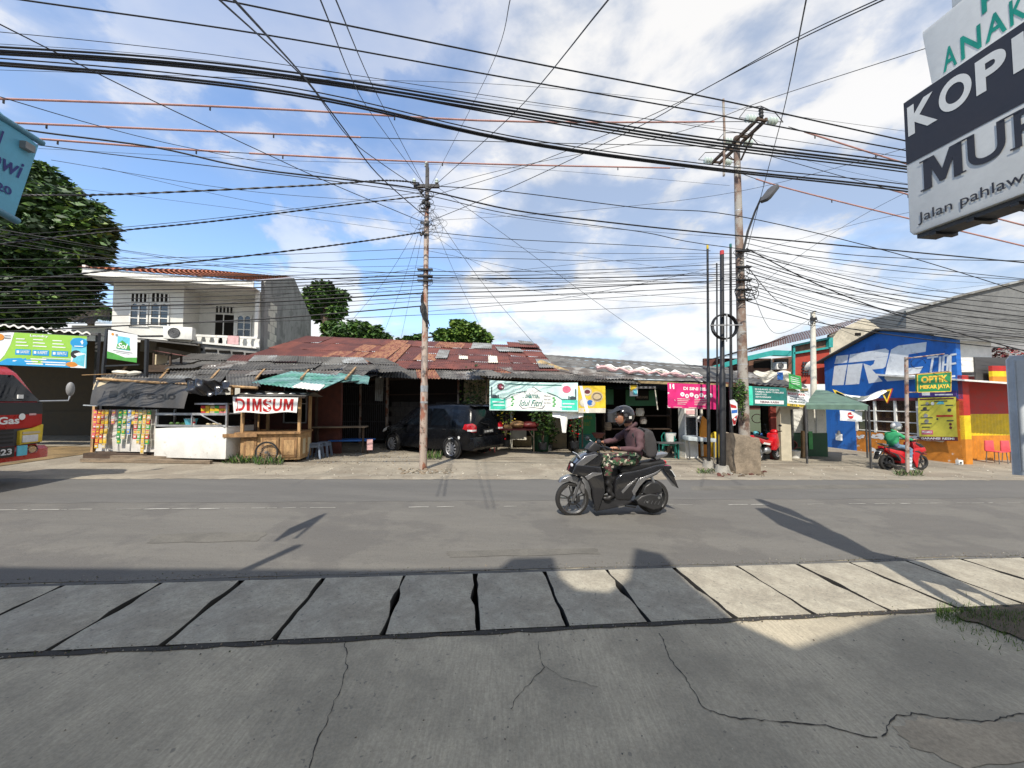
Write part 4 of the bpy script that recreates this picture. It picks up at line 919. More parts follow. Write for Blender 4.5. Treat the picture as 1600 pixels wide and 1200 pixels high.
# ---- two storey white house
FH = Frame(at(170, 600, 15.2), at(404, 600, 16.7)); FH.A.z = G(FH.A.x, FH.A.y)
hh = thing('house', 'white two-storey house with an orange tiled roof and balcony at left', 'house', FH.A, FH.rz)
hx = lambda u, v=500, o=0: FH.x(u, v, o); hz = lambda u, v, o=0: FH.z(u, v, o)
ev = hz(300, 447); xr = hx(404, 480); dep = 5.2
m = MB().mt('housewall'); fl = hz(300, 543)
xw_ = hx(286, 500)
m.box(0, xw_, 0, .2, 0, ev); m.box(xw_, xr, 1.3, 1.5, 0, ev); m.box(xw_-.2, xw_, .2, 1.3, 0, ev); m.box(xw_, xr, 0, 1.3, fl-.25, fl); m.box(-.02, .18, .2, dep, 0, ev)
m.box(xr-.14, xr, .0, .14, fl, ev); m.box(xw_, xr, .05, .2, 0, fl-.25); m.build('wall', hh)
# gable wall, bare grey render: traced on the plane x = xr
def side(u, v):
    d = ray(u, v); q = FH.A+FH.e*xr; t = (q.x*FH.e.x+q.y*FH.e.y)/(d.x*FH.e.x+d.y*FH.e.y); Pt = Vector((d.x*t, t, CAMH+d.z*t))-FH.A; return Pt.x*FH.n.x+Pt.y*FH.n.y, Pt.z
gp = [side(408, 548), side(408, 440), side(413, 437), side(455, 434), side(482, 496), side(484, 545)]
gp[0] = (gp[0][0], 0); gp[-1] = (gp[-1][0], 0)
m = MB().mt('plaster_grey'); m.prism(gp, xr, xr+.16, axis='x'); m.build('gable_wall', hh)
m = MB().mt('offwhite'); q0, q1 = side(411, 541), side(427, 478)
for j in range(6):
    for i in range(2):
        y0 = q0[0]+.05+(i+.5*(j % 2))*.5; z0 = q0[1]+j*(q1[1]-q0[1])/6; m.box(xr+.162, xr+.168, y0, y0+.47, z0, z0+(q1[1]-q0[1])/6-.02)
m.build('bare_blocks', hh)
m = MB().mt('white_paint'); m.box(-.4, xr+.1, -.95, -.85, ev-.1, ev+.16); m.box(-.4, xr+.0, -.85, 1.6, ev-.02, ev+.02); m.box(-.45, -.35, -.9, 2, ev-.05, ev+.3); m.build('fascia', hh)
m = MB(); rl = gp[3][1]+.02; tileroof(m, (-.55, -1.0, ev+.14), (xr+.05, -1.0, ev+.14), (xr+.1, gp[3][0], rl), (1.2, gp[3][0], rl), 'tile_o', .28, .22)
m.build('roof', hh)
P('grille', .04, .045, .05, .5)
def win(m_, x0, x1, z0, z1, y, cols, rows, arch=True):
    fr = MB().mt('white_paint'); t = .05
    fr.box(x0-t, x1+t, y-.05, y, z0-t, z0); fr.box(x0-t, x1+t, y-.05, y, z1, z1+t)
    for i in range(cols+1): x = x0+(x1-x0)*i/cols; fr.box(x-t/2, x+t/2, y-.05, y-.002, z0, z1)
    for j in range(1, rows): z = z0+(z1-z0)*j/rows; fr.box(x0, x1, y-.045, y-.004, z-.018, z+.018)
    if arch:
        for i in range(cols):
            a = x0+(x1-x0)*i/cols; b = x0+(x1-x0)*(i+1)/cols; n_ = 6
            for k_ in range(n_):
                t0, t1 = k_/n_, (k_+1)/n_; h0, h1 = abs(2*t0-1)**2*.16, abs(2*t1-1)**2*.16
                fr.add([(a+(b-a)*t0, y-.03, z1), (a+(b-a)*t1, y-.03, z1), (a+(b-a)*t1, y-.03, z1-h1), (a+(b-a)*t0, y-.03, z1-h0)], [(0, 1, 2, 3)])
    w_ = fr.build('window', m_); g = MB().mt('glass'); g.box(x0, x1, y-.012, y-.006, z0, z1); g.build('pane', w_); return w_
def vent(m_, x0, x1, z0, z1, y):
    v_ = MB().mt('darkin'); v_.box(x0, x1, y-.012, y-.006, z0, z1); v_.mt('grille')
    v_.mt('white_paint'); n_ = int((x1-x0)/.13)
    for i in range(n_+1): x = x0+(x1-x0)*i/n_; v_.box(x-.022, x+.022, y-.04, y-.01, z0, z1)
    v_.build('vent', m_)
for a, b in ((204, 231), (236, 264)):
    win(hh, hx(a, 490), hx(b, 490), hz(a, 508), hz(a, 474), 0, 2, 3); vent(hh, hx(a, 460)+.03, hx(b, 460), hz(a, 471), hz(a, 458), 0)
x0, x1 = hx(368, 500, 1.3), hx(397, 500, 1.3); dr = MB().mt('white_paint'); dr.box(x0-.05, x1+.05, 1.25, 1.29, fl, hz(380, 482, 1.3)+.1); dr = dr.build('balcony_door', hh)
win(dr, x0+.1, x1-.1, hz(380, 526, 1.3), hz(380, 494, 1.3), 1.245, 2, 3)
m = MB().mt('darkin'); m.box(hx(337, 500, 1.3), hx(366, 500, 1.3), 1.27, 1.29, fl, hz(350, 492, 1.3)); m.mt('white_paint'); m.box(hx(350, 500, 1.3)-.02, hx(350, 500, 1.3)+.02, 1.24, 1.26, fl, hz(350, 492, 1.3)); m.build('doorway', hh)
vent(hh, hx(337, 480, 1.3), hx(365, 480, 1.3), hz(350, 489, 1.3), hz(350, 479, 1.3), 1.3); vent(hh, hx(369, 480, 1.3), hx(397, 480, 1.3), hz(350, 490, 1.3), hz(350, 480, 1.3), 1.3)
# balustrade
zb0, zb1 = fl, hz(340, 524); x0, x1 = hx(285, 530), xr; m = MB().mt('white_paint'); m.box(x0, x1, -.06, .04, zb1-.1, zb1); m.box(x0, x1, -.06, .04, zb0-.02, zb0+.1)
nb = 9
for i in range(nb+1): x = x0+(x1-x0)*i/nb; m.prism([(x-.1, zb0+.1), (x-.06, (zb0+zb1)/2), (x-.1, zb1-.1), (x+.1, zb1-.1), (x+.06, (zb0+zb1)/2), (x+.1, zb0+.1)], -.05, .03)
m.build('balustrade', hh)
# lower wing roof (grey slab edge with vent slots)
m = MB().mt('plaster_grey'); xa, xb = hx(232, 540), hx(405, 550); za = hz(232, 531); zc = hz(405, 546)
m.add([(xa, -.5, za), (xb, -.3, zc), (xb, -.3, zc-.75), (xa, -.5, za-.55), (xa, .1, za), (xb, .1, zc), (xb, .1, zc-.75), (xa, .1, za-.55)], [(0, 1, 2, 3), (0, 4, 5, 1), (3, 2, 6, 7), (0, 3, 7, 4), (1, 5, 6, 2)])
m.mt('white_paint'); m.bar((xa, -.55, za+.03), (xb, -.35, zc+.03), .08)
m.mt('darkin')
for i in range(6): t = .3+i*.12; x = xa+(xb-xa)*t; z = za+(zc-za)*t-.28; m.box(x, x+.4, -.53+.2*t, -.46+.2*t, z-.05, z+.05)
m.build('ledge', hh)
# aircon
def aircon(name, lab, p, rz, w=.8, h=.55):
    t = thing(name, lab, 'air conditioner', p, rz); m = MB().mt('white_paint'); m.prism([(0, 0), (w, 0), (w, h), (0, h)], 0, .3, bev=.02); m.build('casing', t)
    m = MB().mt('dkgrey'); m.lathe((w*.38, -.004, h/2), [(0, 0), (h*.4, 0), (h*.4, -.02), (h*.37, -.02), (h*.37, -.002)], 20, 'y'); m.mt('grey')
    for i in range(4): m.lathe((w*.38, -.012, h/2), [(h*.08*(i+1)-.005, 0), (h*.08*(i+1)-.005, -.01), (h*.08*(i+1)+.005, -.01), (h*.08*(i+1)+.005, 0)], 20, 'y')
    m.build('fan_grille', t); m = MB().mt('steel'); m.bar((.1, .05, -.15), (.1, .3, 0), .03); m.bar((w-.1, .05, -.15), (w-.1, .3, 0), .03); m.build('bracket', t)
p = at(254, 529, 15.0); aircon('air_conditioner', 'white outdoor air conditioner unit left of the white balcony', p, FH.rz, 1.0, .52)
m = MB().mt('palepink'); p = FH.wp(hx(357, 535), -.09, hz(357, 525)); w_ = .42
m.grid(lambda u, v: (u*w_, -.02+.015*sin(9*u), -.38*v), 6, 3); m.grid(lambda u, v: (u*w_, .13, -.25*v), 6, 3); m.grid(lambda u, v: (u*w_, -.02+.15*v, .012), 6, 2)
o = m.build('towel'); o.location = p; o.rotation_euler = (0, 0, FH.rz); tag(o, 'pale pink towel hung over the white balcony rail', 'towel')
# small tiled house behind, left of the white one
p = at(100, 600, 22); p.z = G(p.x, p.y); t = thing('house', 'small low house with a dull brown tiled roof, between tree and white house', 'house', p)
m = MB(); a = [at(95, 505, 20)-p, at(172, 505, 20)-p, at(172, 487, 23)-p, at(120, 484, 23)-p]; tileroof(m, *a, 'wooddark', .3, .25, .015); m.build('roof', t)
m = MB().mt('offwhite'); m.box(a[0].x, a[1].x+.4, -1.5, -1.4, 0, a[0].z-.02); m.mt('darkin').box(1, 2.5, -1.52, -1.5, 4, a[0].z-.3); m.build('wall', t)

# ---- left shelter with banner
FL = Frame(at(-60, 690, 10.6), at(156, 690, 11.2)); FL.A.z = G(FL.A.x, FL.A.y)
sh_ = thing('shelter', 'open dark garage shelter with a wavy sheet roof at far left', 'shelter', FL.A, FL.rz); lx = lambda u, v=550, o=0: FL.x(u, v, o); lz = lambda u, v, o=0: FL.z(u, v, o)
m = MB(); xe_ = lx(158, 520); zt_ = lz(60, 518)
corr(m, (-9, -.3, zt_+.9), (xe_, -.3, lz(156, 524)), (xe_+.1, 4.5, lz(156, 524)+.35), (-9, 4.5, zt_+1.4), .22, .03, m='asbest'); m.mt('white_paint')
def fwav(u, v): x = -9+(xe_+9)*u; z = (zt_+.9)+(lz(156, 524)-zt_-.9)*u; return (x, -.34, z+.03*sin(x/.22*2*pi)+.05*(v-.5))
m.grid(fwav, 420, 1); m.build('roof', sh_)
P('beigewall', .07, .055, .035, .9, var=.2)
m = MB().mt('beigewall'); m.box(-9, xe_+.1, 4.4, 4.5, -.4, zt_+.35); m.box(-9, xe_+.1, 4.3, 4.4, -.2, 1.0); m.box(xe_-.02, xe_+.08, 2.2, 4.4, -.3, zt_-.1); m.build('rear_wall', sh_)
m = MB().mt('dkgrey'); m.box(xe_-.06, xe_, -.1, 0, -.3, zt_); m.box(1, 1.08, -.1, 0, -.3, zt_); m.build('post', sh_)
P('b_green', .26, .50, .05, .55, var=.06); P('b_blue', .01, .26, .55, .55, var=.06); P('b_white', .68, .70, .70, .55, var=.05); P('b_ltblue', .12, .50, .62, .55); P('b_dkgreen', .06, .30, .04, .55)
bl_ = thing('banner', 'wide green, blue and white printed banner hung along the shelter roof edge', 'banner', FL.A, FL.rz)
s = Sheet(fold(.01, 4, 0, -.4)); x0, x1 = -1.0, lx(155, 550); z1, z0 = lz(60, 524), lz(100, 573)
zq = lambda x, f: (lz(0, 571)+(lz(155, 577)-lz(0, 571))*(x-lx(0))/(x1-lx(0)))*(1-f)+(lz(0, 521)+(lz(155, 529)-lz(0, 521))*(x-lx(0))/(x1-lx(0)))*f
s.F = (lambda F0: (lambda x, f, o: F0(x, zq(x, f), o)))(s.F)
s.rect(x0, 0, x1, 1, 'b_green', 40, 2); s.up(); bx = lambda u: lx(u, 550)
s.poly([(x0, 0), (bx(20), 0), (bx(32), .3), (bx(40), .62), (bx(45), 1), (x0, 1)], 'b_white', .5)
s.poly([(bx(20), 0), (x1, 0), (x1, .2), (bx(120), .22), (bx(60), .24), (bx(36), .2), (bx(25), .08)], 'b_blue', .5)
s.poly([(bx(132), .15), (x1, .0), (x1, .92), (bx(132), .92)], 'b_ltblue', .5); s.up()
s.poly([(bx(132), .0), (x1-.02, .0), (x1-.02, .45), (bx(140), .5), (bx(132), .42)], 'b_white', .5)
for i, u in enumerate((48, 75, 103)):
    s.rect(bx(u), .33, bx(u+24), .5, 'b_blue', 3, 1); s.up(); s.rect(bx(u+2), .38, bx(u+6), .46, 'b_white'); s.text(('LAUNDRY', 'KARPET', 'SEPATU')[i], bx(u+8), .38, bx(u+22)-bx(u+8), .09, 'b_white', .02); s.L -= 1
    for k_ in range(3): s.rect(bx(u), .6+.1*k_, bx(u+20-3*k_), .63+.1*k_, 'b_white', 3)
s.text('Laundry', bx(70), .88, bx(96)-bx(70), .09, 'b_white', .03)
for (a, b, z) in ((72, 96, .2), (45, 84, .12), (88, 125, .12), (62, 92, .05), (95, 125, .05)): s.rect(bx(a), z, bx(b), z+.035, 'b_white', 3)
s.up(); s.disc(bx(143), .78, .22, 'b_blue', .16); s.up(); s.text('24', bx(138), .74, .2, .13, 'b_white', .05); s.rect(bx(136), .66, bx(150), .69, 'b_white')
s.L -= 1; s.disc(bx(139), .42, .13, 'black', .13); s.disc(bx(134), .1, .14, 'orange', .08); s.rect(bx(90), .25, bx(134), .27, 'b_white', 4)
s.rect(bx(-12), .42, bx(15), .88, 'b_ltblue'); s.up(); s.poly([(bx(-12), .42), (bx(15), .42), (bx(15), .66), (bx(2), .8), (bx(-12), .6)], 'b_dkgreen'); s.up(); s.text('Sol', bx(-12), .44, bx(14)-bx(-12), .28, 'b_white', .03, .3)
s.L -= 1; s.disc(bx(24), .84, .1, 'orange', .1); s.rect(bx(31), .8, bx(40), .84, 'grey'); s.rect(bx(31), .88, bx(40), .91, 'grey'); s.text('LAUNDRY SERVICE', bx(-14), .28, bx(24)-bx(-14), .05, 'b_blue', .02)
s.mb.build('printed_sheet', bl_, smooth=True)
m = MB().mt('dkgrey'); m.bar((x0, -.36, zq(x0, 1)), (x1, -.36, zq(x1, 1)), .03); m.build('rail', bl_)
# small square sign of the laundry on a frame
qs = at(168, 565, 10.9); ps = thing('sign_board', 'square white and green laundry sign in a dark tilted frame', 'sign', (qs.x, qs.y, G(qs.x, qs.y)), -.05)
def SS(u, v): p_ = at(u, v, 10.9)-ps.location; return p_.x, p_.z
s = Sheet(lambda x, z, o: (x, -.02-o, z)); A4 = [SS(169, 560), SS(218, 567), SS(219, 524), SS(171, 516)]
def bil(f, g): 
    a, b, c_, d = A4; return (a[0]*(1-f)*(1-g)+b[0]*f*(1-g)+c_[0]*f*g+d[0]*(1-f)*g, a[1]*(1-f)*(1-g)+b[1]*f*(1-g)+c_[1]*f*g+d[1]*(1-f)*g)
s.F = lambda x, z, o: (bil(x, z)[0], -.03-o, bil(x, z)[1])
s.rect(0, 0, 1, 1, 'b_white', 2, 2); s.up(); s.poly([(0, 0), (1, 0), (1, .18), (.6, .12), (.2, .22), (0, .25)], 'b_dkgreen'); s.rect(.33, .38, .75, .85, 'b_ltblue'); s.rect(.2, .3, .85, .33, 'grey'); s.rect(.3, .25, .75, .27, 'grey'); s.disc(.16, .88, .05, 'orange'); s.disc(.3, .87, .05, 'grey')
s.up(); s.poly([(.3, .4), (.78, .4), (.75, .55), (.5, .72), (.33, .55)], 'b_dkgreen'); s.up(); s.text('Sol', .34, .42, .36, .2, 'b_white', .03, .3); s.mb.build('panel', ps)
m = MB().mt('black'); a, b = SS(162, 572), SS(168, 514); m.bar((a[0], 0, a[1]), (b[0], 0, b[1]), .07); c_ = SS(222, 526); m.bar((b[0], 0, b[1]), (c_[0], 0, c_[1]), .05); d = SS(220, 570); m.bar((a[0], 0, a[1]), (d[0], 0, d[1]-.0), .04)
e = SS(231, 575); f = SS(230, 530); m.bar((e[0], .05, 0), (f[0], .05, f[1]), .07); m.bar((a[0], 0, 0), (a[0], 0, a[1]), .07); m.bar((c_[0], 0, c_[1]), (SS(248, 520)[0], .2, SS(248, 524)[1]), .05); m.build('frame', ps)
# ================================================================ STALLS, CART, TABLES
FS = Frame(gr(150, 714), gr(355, 724))
P('tarpdark', .055, .053, .052, .6, var=.25, scale=3); P('tarpink', .006, .006, .006, .6); P('plasticblack', .015, .015, .017, .22)
fx = lambda u, v=660, o=0: FS.x(u, v, o); fz = lambda u, v, o=0: FS.z(u, v, o)
# tarp with worn lettering
tp = thing('tarpaulin', 'dark grey tarpaulin printed GOLD hung under the stall roof eave', 'tarpaulin', FS.A, FS.rz)
xa, xb, za, zb_ = fx(156, 590), fx(301, 600), fz(156, 590), fz(156, 633)
zt1, zb1 = fz(301, 592), fz(301, 638)
def Fs(x, f, o):
    t = (x-xa)/(xb-xa); z = (zb_+(zb1-zb_)*t)*(1-f)+(za+(zt1-za)*t)*f
    return (x, -.06-.13*(1-f)-o-.03*sin(5*x+3*f)-.012*sin(17*x), z)
s = Sheet(Fs); s.rect(xa, 0, xb, 1, 'tarpdark', 40, 6); s.up(); s.poly([(xa, .55), (xa+.02, 1), (xa+.55, 1)], 'cream', .2); s.up()
s.text('FAMILY', xa+.05, .78, .28, .09, 'tarpdark', .02, 0, .5); s.L -= 1
bw_ = xb-xa; s.rect(xa+bw_*.11, .3, xa+bw_*.25, .52, 'tarpink', 2); s.text('GOLD', xa+bw_*.58, .27, bw_*.31, .2, 'tarpink', .05)
s.text('Surya', xa+bw_*.31, .2, bw_*.2, .32, 'tarpink', .04, .35); s.poly([(xa+bw_*.43, .45), (xa+bw_*.54, .48), (xa+bw_*.54, .53), (xa+bw_*.43, .53)], 'tarpink'); s.mb.build('printed_sheet', tp)
o = MB().mt('plasticblack'); x0, x1 = fx(303, 600), fx(372, 610); zA, zB, zC = fz(303, 592), fz(303, 611), fz(372, 612)
o.grid(lambda u, v: (x0+(x1-x0)*u, -.25+.06*sin(9*u+4*v)+.03*sin(23*u-7*v), (zA-.1*u)*(1-v)+(zB+(zC-zB)*u-.12*sin(pi*u))*v+.02*sin(31*u)), 40, 10)
o = o.build('plastic_sheet', smooth=True, ang=80); o.location = FS.A; o.rotation_euler = (0, 0, FS.rz); tag(o, 'shiny crumpled black plastic sheet tied beside the printed tarpaulin', 'plastic sheet')
# white stall front
x0, x1 = fx(149, 690), fx(241, 690); zt_, zm = fz(150, 640), fz(240, 705)
wp_ = thing('sheet_partition', 'white quilted sheet partition closing the left stall below the dark tarpaulin', 'partition', FS.A, FS.rz)
P('quilt', .60, .58, .54, .6, var=.15, scale=6)
m = MB().mt('quilt')
def qf(u, v): return (x0+.06*v+(x1-x0-.06*v)*u, .02+.02*abs(sin(u*5*pi))+.012*sin(9*v+7*u), (fz(150, 704)-.02)*(1-v)+zt_*v)
m.grid(qf, 40, 12); m.build('sheet', wp_, ang=60)
m = MB().mt('grey')
for i in range(1, 5): x = x0+(x1-x0)*i/5; m.bar((x, -.005, fz(150, 704)), (x+.02, -.005, zt_), .012)
m.mt('alu').bar((x0-.35, -.05, fz(150, 633)), (x0+.1, -.05, fz(150, 633)-.02), .03); m.mt('dkgrey').bar((x0-.02, .04, 0), (x0+.05, .04, zt_), .03); m.build('seam', wp_)
# hanging sachets : strips
P('sa_red', .55, .04, .05, .35); P('sa_yel', .65, .42, .03, .35); P('sa_grn', .05, .35, .08, .35); P('sa_blu', .08, .25, .6, .35); P('sa_pnk', .65, .2, .2, .35); P('sa_crm', .6, .5, .3, .35); P('sa_dg', .03, .2, .06, .35); P('sa_wht', .65, .65, .6, .4)
strips = [(154, 6, ('sa_pnk', 'sa_red'), 'red and pink'), (160, 8, ('sa_red', 'sa_yel'), 'red and yellow'), (166, 7, ('sa_yel', 'sa_red'), 'yellow and red'), (172, 8, ('sa_yel', 'sa_crm'), 'yellow and cream'), (182, 3, ('sa_pnk', 'sa_wht'), 'pink and white'), (193, 7, ('sa_grn', 'sa_dg'), 'bright and dark green'), (200, 6, ('sa_grn', 'sa_crm'), 'green and cream'), (207, 5, ('sa_blu', 'sa_wht'), 'blue and white'), (213, 3, ('sa_yel', 'sa_wht'), 'yellow and white'), (218, 6, ('sa_crm', 'sa_red'), 'cream and red'), (224, 7, ('sa_crm', 'sa_grn'), 'cream and green'), (231, 9, ('sa_crm', 'sa_yel'), 'cream and yellow'), (237, 7, ('sa_grn', 'sa_crm', 'sa_red'), 'green, cream and red')]
rr = random.Random(6)
for u, n_, mm, nm_ in strips:
    X_ = fx(u, 645); t = thing('sachet_strip', 'strip of %s sachets hung on the white partition' % nm_, 'sachet strip', FS.wp(X_, -.06, zt_-.0), FS.rz+rr.uniform(-.08, .08), 'sachet strips hung on the stall')
    for k_ in range(n_):
        m = MB(); w = .105; h = .125; z0 = -.13*(k_+1); y = -.01*k_*.5-rr.uniform(0, .02)
        m.mt(mm[k_ % len(mm)]).prism([(-w/2, z0), (w/2, z0), (w/2, z0+h), (-w/2, z0+h)], y, y+.014, bev=.006)
        m.mt('sa_wht' if k_ % 2 else 'sa_yel'); m.box(-w*.3, w*.3, y-.003, y, z0+h*.3, z0+h*.62); m.mt(mm[(k_+1) % len(mm)]); m.box(-w*.42, w*.42, y-.003, y, z0+h*.74, z0+h*.88); m.build('sachet', t)
# counter with glass case
ct = thing('food_counter', 'white metal food counter with a glazed display case on top', 'counter', FS.A, FS.rz)
P('counterwhite', .74, .74, .71, .45, var=.12, scale=3, speck=((.45, .42, .36), 4, .6, .5))
x0, x1 = fx(241, 700), fx(353, 700); zc = fz(300, 671); cz = fz(355, 667)
m = MB().mt('counterwhite'); m.prism([(x0, .02), (x1, .0), (x1, cz), (x0, zc+.02)], 0, .95, bev=.01); m.build('cabinet', ct)
zg0 = cz; zg1 = fz(350, 631); zs = fz(300, 647)
m = MB().mt('alu')
for x in (x0+.02, x1-.02):
    for y in (.02, .5): m.bar((x, y, zg0), (x, y, zg1 if x > x0+1 else zs+.12), .045)
m.bar((x0, .02, zg0+.02), (x1, .02, zg0+.02), .05); m.bar((x0, .02, zs), (x1, .02, zs), .06); m.bar((fx(304, 631), .02, zg1), (x1, .02, zg1), .045); m.bar((x1-.02, .02, zg1), (x1-.02, .5, zg1), .04); m.bar((x0, .5, zs), (x1, .5, zs), .03)
m.bar((fx(300, 655), .0, zs), (fx(300, 655), .0, zg0), .03); m.bar((fx(313, 645), -.02, zs), (fx(352, 670), -.02, zg0), .02); m.build('case_frame', ct)
m = MB().mt('steel'); m.box(x0+.03, x1-.03, .03, .5, zs-.02, zs); m.build('shelf', ct)
m = MB().mt('darkin'); m.box(x0+.05, x1-.05, .52, .55, zg0, zg1+.25); m.build('case_back', ct)
rr = random.Random(9)
for i in range(11):
    m = MB(); x = fx(312+i*3.6, 640); col_ = ('sa_red', 'sa_grn', 'sa_yel', 'sa_grn', 'sa_crm', 'sa_yel', 'sa_grn', 'sa_dg', 'sa_pnk', 'sa_wht', 'sa_pnk')[i]
    for k_ in range(3): m.mt((col_, 'sa_yel', col_)[k_]).box(-.05+rr.uniform(-.01, .01), .05, -.03, .03, .075*k_, .075*k_+.07)
    o = m.build('snack_pack'); o.location = FS.wp(x, .12+.05*(i % 2), zs+.002); o.rotation_euler = (0, 0, rr.uniform(-.4, .4)); tag(o, '%s pile of snack packs on the display case shelf, counted from the left' % ordn[i], 'snack pack', 'snack packs on the glass case')
def place(m, name, lab, cat, P_, rz=0, group=None): o = m.build(name); o.location = P_; o.rotation_euler = (0, 0, rz); return tag(o, lab, cat, group)
m = MB().mt('b_ltblue'); m.lathe((0, 0, 0), [(0, 0), (.11, 0), (.15, .16), (.16, .17), (.14, .17), (.1, .02), (0, .02)], 14); m.mt('white_cloth'); m.lathe((0, 0, .16), [(0, .03), (.1, .02), (.15, 0)], 12); place(m, 'bowl', 'pale blue plastic bowl inside the display case', 'bowl', FS.wp(fx(286, 660), .22, zg0+.03))
m = MB().mt('sa_wht'); m.lathe((0, 0, 0), [(0, 0), (.035, 0), (.035, .13), (.015, .17), (.015, .2), (0, .2)], 10); m.mt('sa_red').lathe((0, 0, .05), [(.036, 0), (.036, .05)], 10); place(m, 'bottle', 'small white sauce bottle standing inside the display case', 'bottle', FS.wp(fx(296, 660), .12, zg0+.03))
m = MB().mt('leaf_a')
for i in range(6): m.ell((.1*i+rr.uniform(-.02, .02), rr.uniform(-.04, .04), .04), (.06, .05, .045), 8, 5)
place(m, 'vegetables', 'row of green vegetables lying in the display case', 'vegetables', FS.wp(fx(258, 662), .2, zg0+.03))
m = MB().mt('cream')
for i in range(3): m.ell((.14*i, 0, .03), (.07, .05, .03), 8, 5)
place(m, 'fritters', 'pale fritters on the right side of the display case', 'food', FS.wp(fx(318, 664), .15, zg0+.03))
# beams in front
for (u0, v0, u1, v1, w, mm, lab) in ((134, 716, 300, 717, .16, 'wooddark', 'long dark timber beam lying under the white partition'), (150, 709, 293, 713, .09, 'wooddark', 'thin dark timber rail lying at the foot of the partition'), (128, 722, 330, 725, .10, 'plank', 'weathered plank on the kerb in front of the stall'), (175, 718, 285, 719, .12, 'plank', 'pale broken plank resting between dark beams')):
    a, b = gr(u0, v0), gr(u1, v1); place(MB().mt(mm).bar((0, 0, w/2), b-a+Vector((0, 0, w/2)), w, w*.8), 'timber_beam', lab, 'timber', a)

# ---- dimsum cart
FD = Frame(gr(374, 723), gr(468, 723)); dx = lambda u, v=690, o=0: FD.x(u, v, o); dz = lambda u, v, o=0: FD.z(u, v, o)
dc = thing('food_cart', 'wooden food cart with a white cloth sign reading DIMSUM in red', 'food cart', FD.A, FD.rz)
W_ = FD.w; D_ = .85; zt_ = dz(420, 678); z0 = dz(420, 719)
m = MB().mt('woodlight'); m.box(.0, W_, .02, .06, z0, zt_); m.box(W_-.04, W_, .06, D_, z0, zt_); m.box(0, .04, .06, D_, z0, zt_); m.box(0, W_, D_-.04, D_, z0, zt_); m.box(.04, W_-.04, .06, D_-.04, z0, z0+.04); m.build('body', dc)
m = MB().mt('wood')
for (a, b) in ((381, 401), (409, 436), (440, 464)):
    x0, x1 = dx(a), dx(b); m.mt('wood'); m.box(x0, x1, -.005, .018, z0+.06, zt_-.1); m.mt('woodlight'); m.box(x0+.06, x1-.06, -.015, -.006, z0+.13, zt_-.17)
m.mt('woodlight')
for (a, b) in ((.1, .38), (.46, .76)): m.box(W_+.001, W_+.015, a, b, z0+.08, zt_-.1); m.mt('cream').box(W_+.016, W_+.022, a+.05, b-.05, z0+.13, zt_-.16); m.mt('woodlight')
m.mt('cream').box(dx(435), dx(441), -.03, -.016, z0+.02, z0+.14); m.build('door_panel', dc)
m = MB().mt('wood'); m.box(-.12, W_+.03, -.06, D_+.02, zt_, zt_+.05); m.box(dx(349, 681, -.06), dx(402, 681, -.06), -.1, -.02, zt_-.07, zt_+.02); m.build('counter_top', dc)
zr = dz(420, 618)
for (x, y) in ((.03, .03), (W_-.04, .03), (W_-.04, D_-.05), (.05, D_-.05), (dx(395), D_-.05)): MB().mt('woodlight').box(x-.035, x+.035, y-.03, y+.03, zt_+.05, zr).build('post', dc)
m = MB().mt('asbest'); m.add([(-.12, -.2, zr-.02), (W_+.18, -.2, zr-.02), (W_+.26, D_+.15, zr-.03), (-.1, D_+.1, zr+.05), (-.05, D_*.5, zr+.16), (W_+.2, D_*.5, zr+.1)], [(0, 1, 5, 4), (4, 5, 2, 3)])
m.mt('wooddark').box(-.1, W_+.16, -.18, -.14, zr-.07, zr-.03); m.mt('white_cloth')
for i in range(6): m.ell((.1+i*.28, .1, zr+.05), (.09, .05, .025), 7, 4)
m.build('roof', dc)
def sg(x, f, o):
    t = x/(W_+.1); zz_ = (dz(366, 645)+.02*sin(6*x))*(1-f)+(dz(366, 620)-.02*t)*f; return (x-.09+.03*(1-f)*(1-2*t), -.22-o-.012*sin(8*x+2*f)-.006*sin(23*x), zz_)
s = Sheet(sg); s.rect(0, 0, W_+.1, 1, 'white_cloth', 40, 4); s.up(); xs = [.06+(W_-.02)*q for q in (0, .18, .27, .45, .62, .80)]; ww = [.15, .05, .16, .15, .15, .17]
for ch, q, w in zip('DIMSUM', xs, ww):
    w_ = w*(W_-.02); vs_, f_ = textgeo(ch, .03); s._p([(q+a*w_, .1+b*.8) for a, b in vs_], f_, 'red')
s.mb.build('cloth_sign', dc, ang=70)
# wheel, half behind weeds
wx = dx(419, 718); wz = .27
wh = MB().mt('rubber'); wh.tube([(wx+.27*cos(a), -.1, wz+.27*sin(a)) for a in [i*2*pi/32 for i in range(32)]], .022, 7, closed=True); wh = wh.build('wheel', dc)
m = MB().mt('steel'); m.tube([(wx+.25*cos(a), -.1, wz+.25*sin(a)) for a in [i*2*pi/32 for i in range(32)]], .009, 5, closed=True)
for i in range(20): a = i*2*pi/20; m.tube([(wx, -.1, wz), (wx+.25*cos(a), -.1, wz+.25*sin(a))], .003, 4)
m.lathe((wx, -.15, wz), [(0, 0), (.03, 0), (.03, .1), (0, .1)], 10, 'y'); m.build('rim', wh)
m = MB().mt('wooddark'); m.box(.1, .16, .1, .16, 0, z0); m.box(W_-.16, W_-.1, .1, .16, 0, z0); m.build('leg', dc)
